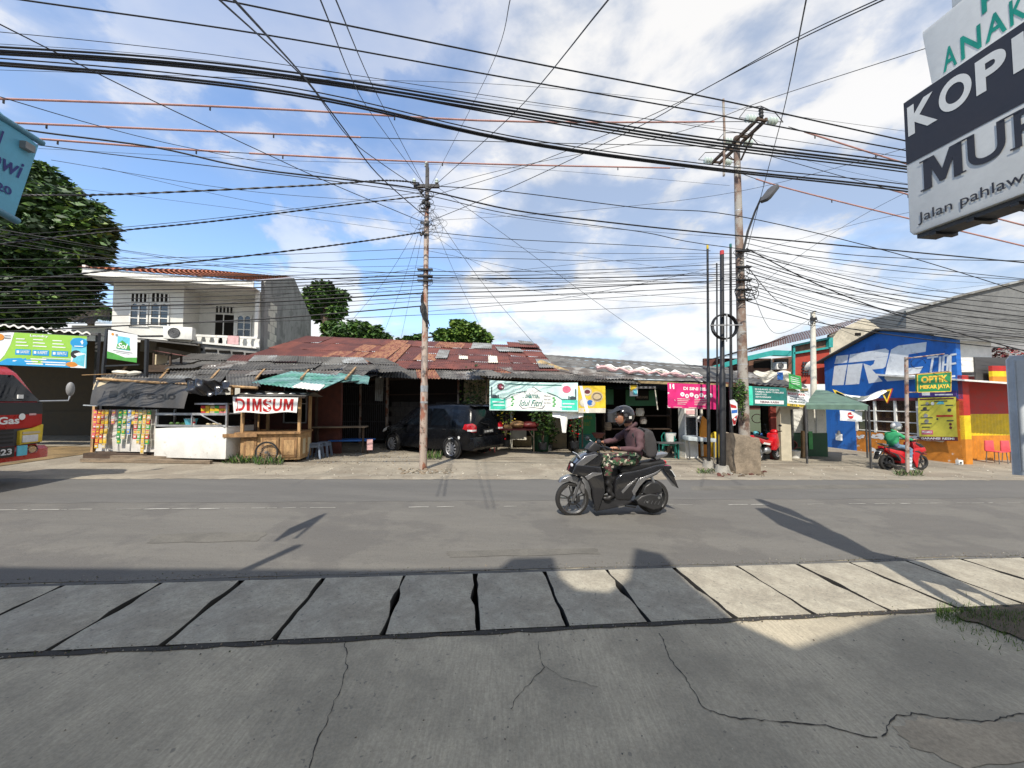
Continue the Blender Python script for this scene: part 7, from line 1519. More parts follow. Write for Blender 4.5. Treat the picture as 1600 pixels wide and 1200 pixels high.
s.poly([(.5, .84), (.58, .9), (.7, .9), (.72, .84)], 'b_ltblue'); s.up(); s.text('GARANSI RESMI', .06, .025, .85, .05, 'b_white', .03); s.text('PROMO', .1, .17, .25, .05, 'b_white', .03); s.mb.build('printed_sheet', t, ang=80)
s = Sheet(lambda x, z, o: (x, -.12-o, z)); P('purple', .06, .03, .18, .6); a, b = ip(1436, 620, -.12), ip(1494, 610, -.12); s.rect(a[0], a[1], b[0], b[1], 'purple'); s.up(); s.rect(a[0]+.5, a[1]+.05, b[0]-.1, a[1]+.1, 'b_white'); s.rect(a[0]+.5, a[1]+.16, b[0]-.3, a[1]+.2, 'palepink'); s.rect(a[0]+.1, a[1]+.05, a[0]+.35, a[1]+.2, 'b_white'); s.mb.mt('purple').box(a[0], b[0], -.117, -.08, a[1], b[1]); o = s.mb.build('sign_board'); o.location = FI.A; o.rotation_euler = (0, 0, FI.rz); tag(o, 'narrow purple sign board fixed above the yellow price banner', 'sign')
# fire extinguisher-like bottle on the wall
m = MB().mt('white_paint'); m.box(-.12, .12, -.1, 0, -.18, .12); m.mt('dkgrey').lathe((0, -.05, .12), [(0, 0), (.1, 0), (.06, .08), (.03, .16), (0, .16)], 10); q = FI.wp(ip(1313, 682)[0], -.02, ip(1313, 682)[1]); place(m, 'water_dispenser', 'small white box with a dark cap fixed on the blue wall', 'box', q, FI.rz)
# bunting
t = thing('bunting', 'white cloth strip with yellow and black triangular pennants before the blue wall', 'bunting', at(1300, 612, 13.6)); L1 = t.location
def bt_(u, v): q = at(u, v, 13.6)-L1; return q
m = MB().mt('white_cloth'); m.grid(lambda u, v: bt_(1306+76*u, 609+10*sin(pi*u)+v*(3+5*sin(pi*u*.9)))+Vector((0, .1*sin(9*u+4*v), 0)), 24, 3); m.build('cloth_strip', t)
for tri in (((1301, 608), (1325, 618), (1311, 627)), ((1376, 611), (1394, 607), (1386, 630))):
    m = MB().mt('yellow'); a, b, c_ = [bt_(*q) for q in tri]; m.add([a, b, c_], [(0, 1, 2)]); m.mt('black'); ct_ = (a+b+c_)/3; m.add([ct_+(p-ct_)*.62+Vector((0, -.006, 0)) for p in (a, b, c_)], [(0, 1, 2)]); m.mt('red').bar(b, c_, .06, .01); m.build('pennant', t)
# optician sign
g_ = gr(1418, 742); t = thing('street_sign', 'green sign with yellow letters OPTIK MEKAR JAYA on a rusty pole', 'shop sign', g_, .0); P('optgreen', .01, .22, .07, .45); P('optyellow', .75, .48, .05, .5)
def op(u, v): q = at(u, v, g_.y)-g_; return q
m = MB().mt('rustpole'); m.tube([(0, 0, -.1), op(1416, 558)], .045, 9); m.tube([op(1416, 560), op(1475, 553)], .02, 6); m.tube([op(1416, 586), op(1484, 580)], .018, 6); m.tube([op(1416, 613), op(1432, 613)], .018, 6); m.build('pole', t)
m = MB().mt('cable'); c_ = op(1433, 568); m.tube([c_+Vector((.22*cos(a), -.03, .16*sin(a))) for a in [i*.5 for i in range(12)]], .007, 5); m.build('wire_loop', t)
a, b, c_, d = op(1432, 613), op(1483.5, 611.5), op(1484, 581.5), op(1431.5, 585.5); m = MB().mt('optgreen'); m.prism([(p.x, p.z) for p in (a, b, c_, d)], -.03, .03, bev=.006); m.mt('optyellow')
for p, q_ in ((a, b), (b, c_), (c_, d), (d, a)): m.bar((p.x, -.03, p.z), (q_.x, -.03, q_.z), .018)
m.build('sign_panel', t)
s = Sheet(lambda x, f, o: (d.x+(c_.x-d.x)*x, -.034-o, (a.z*(1-x)+b.z*x)*(1-f)+(d.z*(1-x)+c_.z*x)*f)); s.text('OPTIK', .1, .5, .8, .38, 'optyellow', .05); s.text('MEKAR JAYA', .06, .12, .88, .27, 'optyellow', .045); s.mb.build('lettering', t)
# ================================================================ BACKGROUND BUILDINGS RIGHT
q = at(1240, 600, 19.5); q.z = G(q.x, q.y); bb_ = thing('house', 'two-storey house with maroon tiles, teal trim and a red wall behind the workshop', 'house', q); BK = lambda u, v, Y: at(u, v, Y)-q
P('tealtrim', .03, .30, .28, .5); P('redwall', .36, .045, .025, .75, var=.1); P('lattice', .16, .08, .05, .8, var=.4)
def quad(m, mm, pts, Y, th=.15):
    v = [BK(u, w_, Y) for u, w_ in pts]; n_ = len(v); m.mt(mm); m.add(v+[p+Vector((0, th, 0)) for p in v], [tuple(range(n_)), tuple(range(2*n_-1, n_-1, -1))]+[(i, (i+1) % n_, n_+(i+1) % n_, n_+i) for i in range(n_)])
m = MB(); quad(m, 'redwall', [(1240, 600), (1240, 551), (1296, 542), (1296, 600)], 19); quad(m, 'lattice', [(1240, 551), (1240, 539), (1296, 528), (1296, 542)], 19.02); quad(m, 'gablecream', [(1296, 600), (1296, 523), (1352, 497), (1388, 522), (1388, 600)], 19.0); quad(m, 'brick', [(1100, 640), (1100, 560), (1240, 560), (1240, 640)], 19.6); m.mt('darkin').box(*[BK(1336, 520, 18.98).x, BK(1345, 520, 18.98).x], BK(1340, 520, 18.97).y, BK(1340, 520, 18.99).y, BK(1340, 524, 18.98).z, BK(1340, 520, 18.98).z); m.build('wall', bb_)
m = MB(); tileroof(m, BK(1163, 553, 18.6), BK(1300, 522, 18.6), BK(1352, 496, 21), BK(1225, 526, 22), 'tile_m', .3, .25); tileroof(m, BK(1095, 566, 18.6), BK(1175, 551, 18.6), BK(1235, 526, 22), BK(1170, 545, 22), 'asbest_b', .4, .3, .01); m.build('roof', bb_)
m = MB().mt('tealtrim')
for a, b in (((1240, 552), (1296, 543)), ((1240, 540), (1296, 528)), ((1240, 600), (1240, 540))): m.bar(BK(*a, 18.9), BK(*b, 18.9), .1)
m.bar(BK(1296, 528, 18.9), BK(1296, 543, 18.9), .2)
quad(m, 'tealtrim', [(1112, 573), (1170, 556), (1209, 547), (1237, 548), (1237, 556), (1209, 555), (1170, 563), (1112, 580)], 17.9, .3); m.build('trim', bb_)
m = MB(); quad(m, 'lattice', [(1170, 600), (1170, 564), (1237, 557), (1237, 600)], 18.6); quad(m, 'darkin', [(1178, 575), (1178, 564), (1205, 561), (1205, 575)], 18.55, .02); quad(m, 'darkin', [(1210, 575), (1210, 561), (1232, 560), (1232, 575)], 18.55, .02); quad(m, 'offwhite', [(1205, 580), (1205, 560), (1207, 560), (1207, 580)], 18.5, .03); m.build('balcony', bb_)
m = MB(); 
for i in range(4): quad(m, 'grille', [(1255+i*4, 586), (1255+i*4, 565), (1256.5+i*4, 565), (1256.5+i*4, 586)], 18.9, .03); quad(m, 'grille', [(1254, 568+i*5), (1254, 566+i*5), (1270, 566+i*5), (1270, 568+i*5)], 18.86, .03)
m.build('window_grille', bb_)
aircon('air_conditioner', 'white outdoor air conditioner on the brown balcony with teal fascia', at(1214, 577, 18.2), 0, .5, .36)
M = Matrix.Rotation(R(-60), 4, 'X') @ Matrix.Rotation(R(-20), 4, 'Y'); m = MB().mt('white_paint'); m.T = M; m.lathe((0, 0, 0), [(0, 0), (.15, .02), (.26, .08), (.265, .09), (.15, .03), (0, .01)], 18); m.T = Matrix.Identity(4); m.mt('steel').tube([(0, .1, -.4), (0, .05, 0)], .02, 6); place(m, 'satellite_dish', 'white satellite dish in front of the red wall grille', 'dish', at(1266, 573, 18.3))
q2 = at(1500, 600, 24); q2.z = G(q2.x, q2.y); q = q2; bg = thing('concrete_building', 'large plain grey rendered building rising behind the blue gable', 'building', q2); BK = lambda u, v, Y: at(u, v, Y)-q2
m = MB(); quad(m, 'greywall', [(1416, 640), (1416, 487), (1495, 463), (1640, 428), (1640, 640)], 22, 3); m.build('wall', bg); m = MB().mt('zinc_b'); m.bar(BK(1414, 487, 21.9), BK(1495, 463, 21.9), .12); m.bar(BK(1495, 463, 21.9), BK(1640, 428, 21.9), .12); m.build('parapet', bg)
# ================================================================ SCOOTERS AND RIDERS
def zc(zx, zy): return ((zx-672)*.00172, (1119-zy)*.00172)
P('scootblack', .014, .014, .016, .13, coat=.9); P('scootmatte', .022, .022, .024, .5); P('scootsilver', .30, .30, .31, .25, metal=.7); P('engine', .035, .035, .036, .45, metal=.3); P('rimblack', .07, .07, .072, .35, metal=.4); P('tyre', .028, .026, .024, .85)
P('jacket', .085, .042, .048, .85, var=.15, scale=9, bump=.3, bscale=14); P('boot', .012, .011, .011, .5); P('pack', .045, .042, .044, .9, bump=.3); P('jeans', .12, .20, .28, .8); P('helmetw', .62, .62, .6, .3); P('jgreen', .03, .30, .12, .7); P('jblack', .02, .02, .022, .7)
cm = bpy.data.materials.new('camo'); cm.use_nodes = True; MATS['camo'] = cm; t_ = cm.node_tree; co = N(0, 'ShaderNodeTexCoord', tree=t_).outputs['Object']
def cn(sc, off): return N(0, 'ShaderNodeTexNoise', {'Vector': N(0, 'ShaderNodeMapping', {'Vector': co, 'Location': (off, off, 0)}, t_).outputs[0], 'Scale': sc, 'Detail': 2.}, t_).outputs[0]
c_ = mixc(maprange(cn(13, 0), .5, .53, tree=t_), (.03, .08, .035), (.10, .035, .035), t_); c_ = mixc(maprange(cn(16, 5), .56, .59, tree=t_), c_, (.42, .40, .30), t_); c_ = mixc(maprange(cn(19, 9), .58, .61, tree=t_), c_, (.02, .02, .018), t_)
t_.links.new(c_, t_.nodes['Principled BSDF'].inputs['Base Color']); t_.nodes['Principled BSDF'].inputs['Roughness'].default_value = .85
def zprism(m, pts, hw, bev=.015, y=0, seg=3): m.prism([zc(*p) for p in pts], y-hw, y+hw, bev=bev, seg=seg); return m
def scooter(lab, P_, rz, paint, panel, accent, plate=True, cat='scooter'):
    t = thing('scooter', lab, cat, P_, rz)
    for (zx, nm_) in ((292, 'front'), (1020, 'rear')):
        x, z = zc(zx, 968); w_ = wheel(t, (x, 0, .25), .25, .085 if nm_ == 'front' else .1, sgn=-1, spokes=0, rimm='rimblack', k=.80, well=False)
        m = MB().mt('rimblack')
        for k_ in range(5):
            a = 2*pi*k_/5+.4
            for da in (-.13, .13):
                d0 = Vector((cos(a+da*.4), 0, sin(a+da*.4))); d1 = Vector((cos(a+da), 0, sin(a+da))); m.bar(Vector((x, 0, .25))+d0*.03, Vector((x, 0, .25))+d1*.197, .016, .02, up=(0, 1, 0))
        m.mt('steel').lathe((x, 0, .25), [(0, -.045), (.035, -.045), (.035, .045), (0, .045)], 12, 'y')
        m.mt('chrome').tube([(x+.196*cos(i*2*pi/32), -.046, .25+.196*sin(i*2*pi/32)) for i in range(32)], .0025, 5, closed=True)
        m.build('spokes', w_)
        if nm_ == 'front':
            m = MB().mt('engine'); m.lathe((x, -.06, .25), [(.055, 0), (.085, 0), (.085, .004), (.055, .004)], 24, 'y'); m.mt('engine').prism([(x+.04, .2), (x+.10, .22), (x+.10, .31), (x+.05, .31)], -.085, -.045, bev=.01); m.build('brake_disc', w_)
    m = MB().mt('dkgrey')
    for y in (-.075, .075): m.tube([(zc(292, 968)[0], y, .25), (zc(362, 800)[0], y, zc(0, 790)[1])], .021, 8)
    m.tube([(zc(350, 790)[0], 0, zc(0, 800)[1]), (zc(480, 520)[0], 0, zc(0, 520)[1])], .03, 8); m.build('fork', t)
    m = MB().mt(panel); zprism(m, [(172, 828), (200, 792), (262, 768), (320, 768), (365, 800), (400, 855), (400, 925), (380, 935), (352, 880), (312, 838), (250, 818)], .062, .02); m.build('front_fender', t)
    # apron: wide nose narrowing to the leg shield
    m = MB().mt(paint)
    zprism(m, [(300, 660), (380, 592), (470, 562), (545, 580), (552, 630), (520, 700), (430, 715), (330, 705)], .15, .045)
    zprism(m, [(268, 742), (300, 664), (520, 690), (548, 800), (558, 900), (520, 985), (492, 1062), (468, 1058), (452, 960), (440, 880), (405, 812), (360, 772)], .17, .03); m.build('front_cowl', t)
    m = MB().mt(accent); zprism(m, [(300, 668), (380, 600), (470, 580), (500, 590), (430, 640), (350, 690)], .163, .01); zprism(m, [(380, 770), (440, 735), (530, 740), (520, 755), (450, 770), (400, 800)], .176, .006); m.build('cowl_trim', t)
    m = MB().mt('lampwhite'); m.ell((zc(300, 690)[0]+.02, 0, zc(0, 690)[1]), (.05, .11, .035), 14, 8); m.build('headlight', t)
    m = MB().mt('scootmatte'); zprism(m, [(418, 548), (440, 520), (478, 485), (520, 500), (545, 520), (540, 560), (490, 578), (430, 570)], .085, .03); m.build('handlebar_cover', t)
    hx_, hz_ = zc(560, 528); m = MB().mt('black')
    m.tube([(hx_-.05, -.1, hz_), (hx_, -.2, hz_+.005), (hx_+.02, -.34, hz_-.005)], .017, 8); m.tube([(hx_-.05, .1, hz_), (hx_, .2, hz_+.005), (hx_+.02, .34, hz_-.005)], .017, 8)
    for s_ in (-1, 1): m.tube([(hx_-.03, s_*.21, hz_+.01), (hx_-.07, s_*.27, hz_), (hx_-.06, s_*.35, hz_-.01)], .007, 6)
    m.build('handlebar', t)
    for s_ in (-1, 1): m = MB().mt('chrome'); m.tube([(hx_-.02, s_*.2, hz_+.01), (hx_-.10, s_*.25, hz_+.07)], .006, 6); m.mt('black').ell((hx_-.13, s_*.25, hz_+.09), (.03, .06, .035), 10, 7, Matrix.Rotation(.3, 3, 'Y')); m.build('mirror', t)
    m = MB().mt('scootmatte'); zprism(m, [(500, 985), (560, 975), (660, 965), (770, 985), (800, 1000), (760, 1020), (640, 1045), (480, 1068), (478, 1050)], .13, .015); m.build('floorboard', t)
    m = MB().mt(paint); zprism(m, [(640, 850), (660, 790), (720, 745), (880, 722), (1000, 690), (1108, 672), (1100, 715), (1030, 775), (930, 815), (850, 880), (790, 985), (700, 985), (655, 975), (640, 930)], .145, .04); m.build('side_panel', t)
    m = MB().mt(accent); zprism(m, [(796, 905), (862, 800), (1000, 755), (1060, 725), (1040, 752), (930, 806), (868, 865), (812, 945)], .152, .006); zprism(m, [(700, 905), (760, 850), (850, 790), (855, 796), (770, 868), (715, 925)], .148, .004); m.build('panel_trim', t)
    m = MB().mt('scootmatte'); zprism(m, [(575, 720), (700, 725), (720, 985), (640, 990), (600, 900)], .06, .02); m.build('centre_tunnel', t)
    m = MB().mt('black'); zprism(m, [(695, 722), (720, 690), (800, 676), (960, 668), (1100, 650), (1122, 668), (1100, 690), (1000, 705), (860, 735), (700, 748)], .13, .04); m.build('seat', t)
    m = MB().mt('scootsilver'); zprism(m, [(1010, 618), (1060, 602), (1148, 590), (1142, 610), (1070, 640), (1040, 650)], .1, .012); m.build('grab_rail', t)
    m = MB().mt('lampred'); zprism(m, [(1095, 660), (1130, 655), (1140, 680), (1105, 695)], .09, .012); m.build('tail_light', t)
    m = MB().mt('scootblack'); zprism(m, [(1088, 700), (1180, 706), (1192, 728), (1170, 738), (1200, 762), (1225, 800), (1212, 806), (1252, 905), (1236, 898), (1150, 790), (1110, 735)], .075, .008); m.build('rear_fender', t)
    m = MB().mt('b_white'); a = zc(1180, 745); b = zc(1215, 800); m.bar((a[0], 0, a[1]), (b[0], 0, b[1]), .008, .2, up=(0, 1, 0)); m.build('rear_plate', t)
    m = MB().mt('engine'); zprism(m, [(838, 985), (880, 950), (960, 930), (1060, 948), (1082, 1000), (1062, 1062), (985, 1075), (900, 1040), (850, 1020)], .05, .025, -.10)
    zprism(m, [(900, 925), (920, 870), (975, 835), (1040, 838), (1072, 870), (1076, 925), (1010, 940), (930, 945)], .05, .025, -.09)
    for k_ in range(5): a = zc(900+k_*32, 1000+k_*4); m.mt('dkgrey').bar((a[0], -.153, a[1]-.02), (a[0]+.03, -.153, a[1]+.03), .01, .008)
    m.mt('steel'); a = zc(1040, 968); m.lathe((a[0], -.155, a[1]), [(0, 0), (.02, 0), (.02, .03)], 10, 'y'); a = zc(930, 1000); m.lathe((a[0], -.155, a[1]), [(0, 0), (.012, 0), (.012, .03)], 8, 'y'); m.mt('scootmatte'); zprism(m, [(940, 1060), (1060, 1050), (1065, 1100), (985, 1105)], .04, .01, -.05)
    m.build('engine_cover', t)
    m = MB().mt('engine'); a, b, c_ = zc(760, 1040), zc(900, 1050), zc(1100, 960); m.tube([(a[0], .1, a[1]), (b[0], .13, b[1]), (c_[0], .14, c_[1])], [.02, .05, .055], 10); m.build('exhaust', t)
    m = MB().mt('steel'); a, b = zc(975, 770), zc(1010, 850); m.tube([(a[0], -.11, a[1]), (b[0], -.11, b[1])], .022, 8); m.build('shock_absorber', t)
    m = MB().mt('chrome'); a = zc(672, 1036); b = zc(728, 1026); m.bar((a[0], -.14, a[1]), (b[0], -.14, b[1]), .025, .02); m.mt('black'); m.bar((zc(740, 1030)[0], -.1, zc(0, 1035)[1]), (zc(840, 1060)[0], -.1, zc(0, 1050)[1]), .02); m.build('foot_peg', t)
    if plate:
        m = MB().mt('panelgrey'); x, z = zc(340, 605); mm_ = Matrix.Translation((x-.005, 0, z+.01)) @ Matrix.Rotation(R(-38), 4, 'Y') @ Matrix.Rotation(R(-90), 4, 'Z'); m.T = mm_; m.box(-.115, .115, -.006, .0, -.045, .045); pl_ = m.build('front_plate', t)
        s = Sheet(lambda x_, z_, o: tuple(mm_ @ Vector((x_, -.0075-o, z_))), step=.001); s.text('B 3270 TK', -.09, -.015, .18, .04, 'inkdark', .02); s.mb.build('lettering', pl_)
    return t
def fingers(m, w_, s_):
    """hand wrapped round a grip running along local y; w_: wrist point"""
    x, y, z = w_; gx, gz = x-.075, z-.012
    m.ell((x-.04, y, z+.012), (.05, .042, .02), 10, 7)
    for k_, (L_, r_) in enumerate(((.9, .0088), (1, .009), (.95, .0088), (.8, .0078))):
        yy = y+(-.033+.022*k_)*s_
        m.tube([(x-.065, yy, z+.018), (gx-.018*L_, yy, z+.012), (gx-.030*L_, yy, z-.012), (gx-.016*L_, yy, z-.034), (gx+.006, yy, z-.036)], [r_*1.1, r_*1.05, r_, r_*.92, r_*.8], 7)
    m.tube([(x-.035, y-.04*s_, z+.0), (x-.06, y-.052*s_, z-.015), (gx-.004, y-.045*s_, z-.032)], [.012, .0105, .009], 7)
def rider(lab, P_, rz, mats, legs='ride', tilt=0, pack=True):
    mj, mt_, mh, mb_ = mats
    J = {}
    def nd(k, zx, zy, y, r): x, z = zc(zx, zy); J[k] = (x, y, z, r)
    nd('pel', 868, 640, 0, (.15, .12)); nd('wai', 882, 560, 0, (.145, .115)); nd('che', 868, 455, 0, (.165, .125)); nd('nb', 838, 385, 0, (.085, .075)); nd('nk', 815, 345, 0, .055); nd('hd', 785, 285, 0, .085)
    for s_, k in ((-1, 'l'), (1, 'r')):
        nd('sh'+k, 868 if s_ < 0 else 835, 415, s_*.17, .068); nd('el'+k, 838 if s_ < 0 else 735, 548 if s_ < 0 else 505, s_*.27, .05); nd('fo'+k, 740 if s_ < 0 else 660, 535 if s_ < 0 else 505, s_*.275, .043); nd('wr'+k, 640 if s_ < 0 else 625, 532 if s_ < 0 else 517, s_*.27, .028)
        if legs == 'ride': nd('hi'+k, 830, 650, s_*.10, .09); nd('th'+k, 700, 640, s_*.15, .083); nd('kn'+k, 580, 655, s_*.165, .066); nd('sn'+k, 588, 760, s_*.15, .056); nd('an'+k, 596, 890, s_*.14, .046); nd('he'+k, 620, 945, s_*.14, .048); nd('to'+k, 535, 965, s_*.145, .035)
        else: nd('hi'+k, 830, 650, s_*.11, .09); nd('th'+k, 740, 665, s_*.17, .08); nd('kn'+k, 640, 700, s_*.22, .062); nd('sn'+k, 680, 860, s_*.25, .052); nd('an'+k, 705, 1040, s_*.27, .04); nd('he'+k, 715, 1080, s_*.27, .04); nd('to'+k, 620, 1092, s_*.28, .03)
    keys = list(J); ed = [('pel', 'wai'), ('wai', 'che'), ('che', 'nb'), ('nb', 'nk'), ('nk', 'hd')]
    for k in 'lr': ed += [('che', 'sh'+k), ('sh'+k, 'el'+k), ('el'+k, 'fo'+k), ('fo'+k, 'wr'+k), ('pel', 'hi'+k), ('hi'+k, 'th'+k), ('th'+k, 'kn'+k), ('kn'+k, 'sn'+k), ('sn'+k, 'an'+k), ('an'+k, 'he'+k), ('he'+k, 'to'+k)]
    vs_, fs__ = skin([J[k] for k in keys], [(keys.index(a), keys.index(b)) for a, b in ed], 2)
    t = thing('person', lab, 'person', P_, rz)
    segs = []
    for a, b in ed:
        if b[:2] in ('an', 'he', 'to'): mm = mb_
        elif b[:2] in ('hi', 'th', 'kn', 'sn'): mm = mt_
        elif b == 'hd' or b == 'nk': mm = 'skin'
        else: mm = mj
        segs.append((Vector(J[a][:3]), Vector(J[b][:3]), mm if b != 'nk' else mj))
    ctr = Vector(J['che'][:3])
    for i, v in enumerate(vs_):
        d_ = Vector(v); q_ = .006*sin(55*v[2]+30*v[0]+8*v[1])+.005*sin(38*v[0]-47*v[2])
        if v[2] < J['nk'][2]-.05: s0 = min(segs, key=lambda s: (d_-(s[0]+s[1])/2).length); n_ = d_-(s0[0]+s0[1])/2; n_.z *= .3; vs_[i] = tuple(d_+n_.normalized()*q_)
    m = MB(); m.v = vs_
    for f in fs__:
        c = sum((Vector(vs_[i]) for i in f), Vector())/len(f); best = min(segs, key=lambda s: ((c-s[0]) - (s[1]-s[0])*max(0, min(1, (c-s[0]).dot(s[1]-s[0])/(s[1]-s[0]).length_squared))).length)
        mm = best[2]
        for k in 'lr':
            if (c-Vector(J['wr'+k][:3])).length < .04: mm = 'skin'
        m.mt(mm); m.f.append(f); m.m.append(m.cur)
    m.mt('skin')
    for k, s_ in (('l', -1), ('r', 1)): fingers(m, J['wr'+k][:3], s_)
    # face: nose, brow, mouth, eyes
    x, z = zc(712, 285); m.ell((x+.045, 0, z), (.075, .07, .10), 14, 10); m.ell((x-.028, 0, z-.01), (.016, .014, .024), 8, 6)
    m.mt('skin_lip').ell((x-.018, 0, z-.052), (.012, .026, .008), 8, 5)
    for s_ in (-1, 1): m.mt('white_paint').ell((x-.020, s_*.03, z+.018), (.008, .013, .007), 8, 5); m.mt('black').ell((x-.026, s_*.03, z+.018), (.004, .006, .006), 6, 4); m.mt('black').bar((x-.026, s_*.045, z+.036), (x-.028, s_*.015, z+.038), .005)
    m.build('body', t, ang=80)
    # helmet
    hx0, hz0 = zc(772, 258)
    m = MB().mt(mh)
    R0 = (.162, .135, .150)
    def hf(u, v):   # azimuth from the open front, polar
        th = pi*(.0+.80*v); az = 2*pi*u; fr = cos(az)  # front = -x
        if th > 1.25 and fr > .35: th = 1.25+(th-1.25)*.0
        return (hx0-R0[0]*sin(th)*cos(az)*1.0, R0[1]*sin(th)*sin(az), hz0+R0[2]*cos(th)-.0)
    m.grid(hf, 40, 18)
    m.tube([(hx0-R0[0]*.62, -.10, hz0-.13), (hx0-R0[0]*1.0, -.075, hz0-.125), (hx0-R0[0]*1.12, 0, hz0-.12), (hx0-R0[0]*1.0, .075, hz0-.125), (hx0-R0[0]*.62, .10, hz0-.13)], [.012, .02, .022, .02, .012], 8) if mh == 'none' else None
    hl = m.build('helmet', t, ang=60)
    m = MB().mt('scootmatte' if mh == 'blackgloss' else 'helmetw'); zl = hz0+.055
    if mh == 'blackgloss': m.add([(hx0-.10, -.12, zl+.03), (hx0-.225, -.07, zl-.025), (hx0-.24, 0, zl-.02), (hx0-.225, .07, zl-.025), (hx0-.10, .12, zl+.03), (hx0-.10, 0, zl+.085), (hx0-.10, -.12, zl+.015), (hx0-.10, .12, zl+.015)], [(0, 1, 2, 5), (2, 3, 4, 5)]); m.build('peak', hl)
    m = MB().mt('visor_clear'); m.grid(lambda u, v: (hx0-.155*cos((u-.5)*2.2)*(1-.04*v)-.022, .14*sin((u-.5)*2.2), hz0+.05-.20*v), 14, 6); m.build('visor', hl)
    m = MB().mt('dkgrey' if mh == 'blackgloss' else 'grey'); 
    for s_ in (-1, 1): m.lathe((hx0-.03, s_*.132, hz0-.0), [(0, 0), (.026, 0), (.026, s_*.012), (0, s_*.014)], 12, 'y'); m.tube([(hx0-.02, s_*.13, hz0-.02), (hx0-.06, s_*.10, hz0-.12), (hx0-.07, 0, hz0-.165)], .008, 6)
    m.mt('white_paint').box(hx0+.02, hx0+.06, -.137, -.131, hz0-.05, hz0-.01) if mh == 'blackgloss' else None; m.build('chin_strap', hl)
    if pack:
        m = MB().mt('pack'); zprism(m, [(925, 400), (960, 375), (1000, 400), (1032, 480), (1040, 580), (1020, 625), (960, 632), (925, 600), (915, 480)], .15, .05); bpk = m.build('backpack', t); m = MB().mt('jblack'); zprism(m, [(1010, 460), (1040, 500), (1048, 590), (1030, 610), (1015, 590)], .11, .02)
        for s_ in (-1, 1): m.tube([(zc(930, 395)[0], s_*.11, zc(0, 392)[1]), (zc(880, 372)[0], s_*.125, zc(0, 362)[1]), (zc(815, 420)[0], s_*.13, zc(0, 420)[1]), (zc(850, 520)[0], s_*.165, zc(0, 520)[1]), (zc(925, 580)[0], s_*.15, zc(0, 580)[1])], .014, 7)
        m.build('strap', bpk)
    m = MB().mt(mj); m.tube([(zc(850, 352)[0]+.0, -.05, zc(0, 350)[1]), (zc(880, 350)[0], 0, zc(0, 338)[1]), (zc(850, 352)[0], .05, zc(0, 350)[1]), (zc(800, 372)[0], .045, zc(0, 378)[1]), (zc(785, 382)[0], 0, zc(0, 392)[1]), (zc(800, 372)[0], -.045, zc(0, 378)[1])], [.03, .035, .03, .02, .018, .02], 8, closed=True); m.build('collar', t, ang=80)
    m = MB().mt('black'); w_ = J['wrl']; m.lathe((w_[0]+.015, w_[1], w_[2]), [(.031, -.012), (.034, -.01), (.034, .01), (.031, .012)], 14, 'x'); m.box(w_[0]+.0, w_[0]+.03, w_[1]-.02, w_[1]+.02, w_[2]+.028, w_[2]+.036); m.build('wristwatch', t) if pack else None
    return t
P('visor_clear', .03, .03, .03, .05, alpha=.16)
gP = gr(960, 804); gP.z += .008
o_ = scooter('black automatic scooter ridden leftward along the road in the foreground', gP, atan2(E.y, E.x), 'scootblack', 'scootsilver', 'scootsilver'); o_.scale = (1.045,)*3
o_ = rider('rider in a black open helmet, maroon jacket and camouflage trousers, carrying a backpack', gP, atan2(E.y, E.x), ('jacket', 'camo', 'blackgloss', 'boot')); o_.scale = (1.045,)*3
gO = gr(1411, 734); gO.z += .004; ro = pi+.06
o_ = scooter('red and black scooter carrying the green-jacketed rider beside the sign pole', gO, ro, 'redgloss', 'darkred', 'scootmatte', plate=False); o_.scale = (.93,)*3
o_ = rider('rider in a green and black jacket, jeans and white helmet, halted facing right', gO, ro, ('jgreen', 'jeans', 'helmetw', 'palegrey'), legs='stop', pack=False); o_.scale = (.93,)*3
# ================================================================ TREES
def tree(name, lab, base, blobs, nleaf, size, mats, wts, seed, trunk=.25, shell=.55, narrow=.42, group=None):
    t = thing(name, lab, 'tree', base, 0, group); rr = random.Random(seed); m = MB()
    tot = sum(b[3]*b[3] for b in blobs)
    for (x, y, z, r) in blobs:
        w2 = tuple(w*rr.uniform(.25, 2.2) for w in wts); k_ = rr.choice((.8, 1, 1.2))
        leaves(m, int(nleaf*r*r/tot), (x, y, z), (r*rr.uniform(.9, 1.1), r, r*rr.uniform(.7, .95)), size*k_, mats, w2, shell, rr, .25, narrow)
        for _ in range(7):
            a = rr.uniform(0, 6.28); e = rr.uniform(-.5, 1.2); q = (x+r*1.02*cos(a)*cos(e), y+r*cos(e)*sin(a), z+r*.9*sin(e)); leaves(m, int(nleaf*r*r/tot*.045), q, (r*.28, r*.28, r*.2), size, mats, w2, 0, rr, .25, narrow)
    m.build('crown', t, smooth=False)
    m = MB().mt('bark'); cx = sum(b[0] for b in blobs)/len(blobs)*.5; cy = sum(b[1] for b in blobs)/len(blobs)*.5; zc = min(b[2] for b in blobs)
    m.tube([(0, 0, 0), (cx*.2, cy*.2, zc*.5), (cx, cy, zc)], [trunk, trunk*.8, trunk*.6], 9)
    for b in blobs: m.tube([(cx, cy, zc*.9), ((cx+b[0])/2, (cy+b[1])/2, (zc+b[2])/2+.1), b[:3]], [trunk*.5, trunk*.3, trunk*.1], 6)
    m.build('trunk', t)
def blob(u, v, Y, rpx, base): p = at(u, v, Y)-base; return (p.x, p.y, p.z, rpx/FPX*Y)
b = at(20, 690, 15.5); b.z = G(b.x, b.y); rr = random.Random(31)
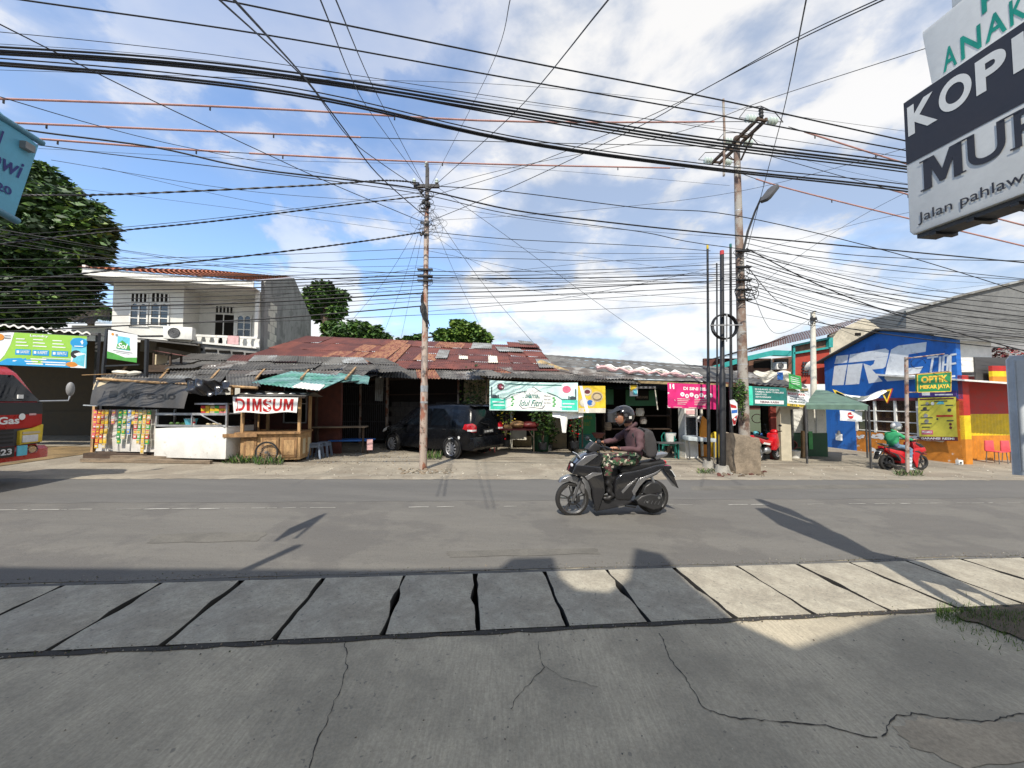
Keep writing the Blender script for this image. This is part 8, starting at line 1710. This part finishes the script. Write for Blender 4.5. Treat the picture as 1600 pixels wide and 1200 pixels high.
bl = [blob(u, v, Y, r, b) for u, v, Y, r in ((30, 300, 15.5, 40), (62, 268, 15.6, 16), (120, 318, 15.4, 14), (160, 352, 15.2, 12), (140, 385, 15, 26), (100, 300, 15.6, 16), (90, 330, 15, 48), (130, 362, 15, 38), (60, 380, 14.6, 55), (110, 410, 15, 45), (20, 430, 14.8, 60), (85, 455, 15.2, 45), (125, 440, 15.5, 30), (-40, 380, 15.5, 80), (-30, 300, 16, 70), (40, 480, 15.3, 45), (-20, 480, 15, 50), (75, 290, 15.8, 25), (148, 345, 15.2, 20), (10, 350, 14.2, 40))]
tree('mango_tree', 'big dark leafy mango tree behind the shelter at left edge', b, bl, 30000, .33, ('leaf_a', 'leaf_c', 'leaf_b', 'leaf_d'), (3.5, 8, 1.3, .7), 5, .35, .5, .38)
def bt(lab, u, blobs, Y, n, size, seed, mats=('leaf_a', 'leaf_b', 'leaf_c'), wts=(4, 4, 3)):
    b = at(u, 650, Y); b.z = G(b.x, b.y); tree('leafy_tree', lab, b, [blob(*q[:2], Y+q[3], q[2], b) for q in blobs], n, size, mats, wts, seed, .35, .35, .55, 'trees behind the rusty roof')
bt('tall round green tree between white house and rusty pole', 507, [(500, 462, 20, 0), (520, 470, 20, 1), (485, 475, 18, 0), (505, 490, 18, 1), (525, 488, 12, 0), (508, 450, 12, 0)], 30, 5200, .42, 41)
bt('low broad green tree below the tall round one, beside the gable', 560, [(540, 522, 22, 0), (575, 522, 20, 0), (520, 515, 14, 1), (598, 530, 12, 0), (555, 512, 12, 1)], 28, 4200, .36, 42, wts=(5, 4, 3))
bt('small distant treetop just left of the rusty pole', 640, [(638, 532, 9, 0), (655, 530, 9, 0), (690, 524, 12, 0), (625, 534, 6, 0)], 34, 1500, .36, 43, wts=(3, 2, 5))
bt('bushy yellowish green tree right of the rusty pole', 725, [(722, 520, 20, 0), (745, 526, 16, 0), (700, 528, 16, 0), (715, 508, 10, 0), (758, 530, 10, 0), (735, 515, 14, 0)], 22, 5200, .27, 44, ('leaf_b', 'leaf_a', 'leaf_d'), (5, 3, 2))
bt('dark distant treetop behind the small brown roof', 135, [(135, 488, 12, 0), (155, 486, 10, 0), (110, 490, 14, 0), (172, 490, 8, 0)], 32, 4500, .5, 45)
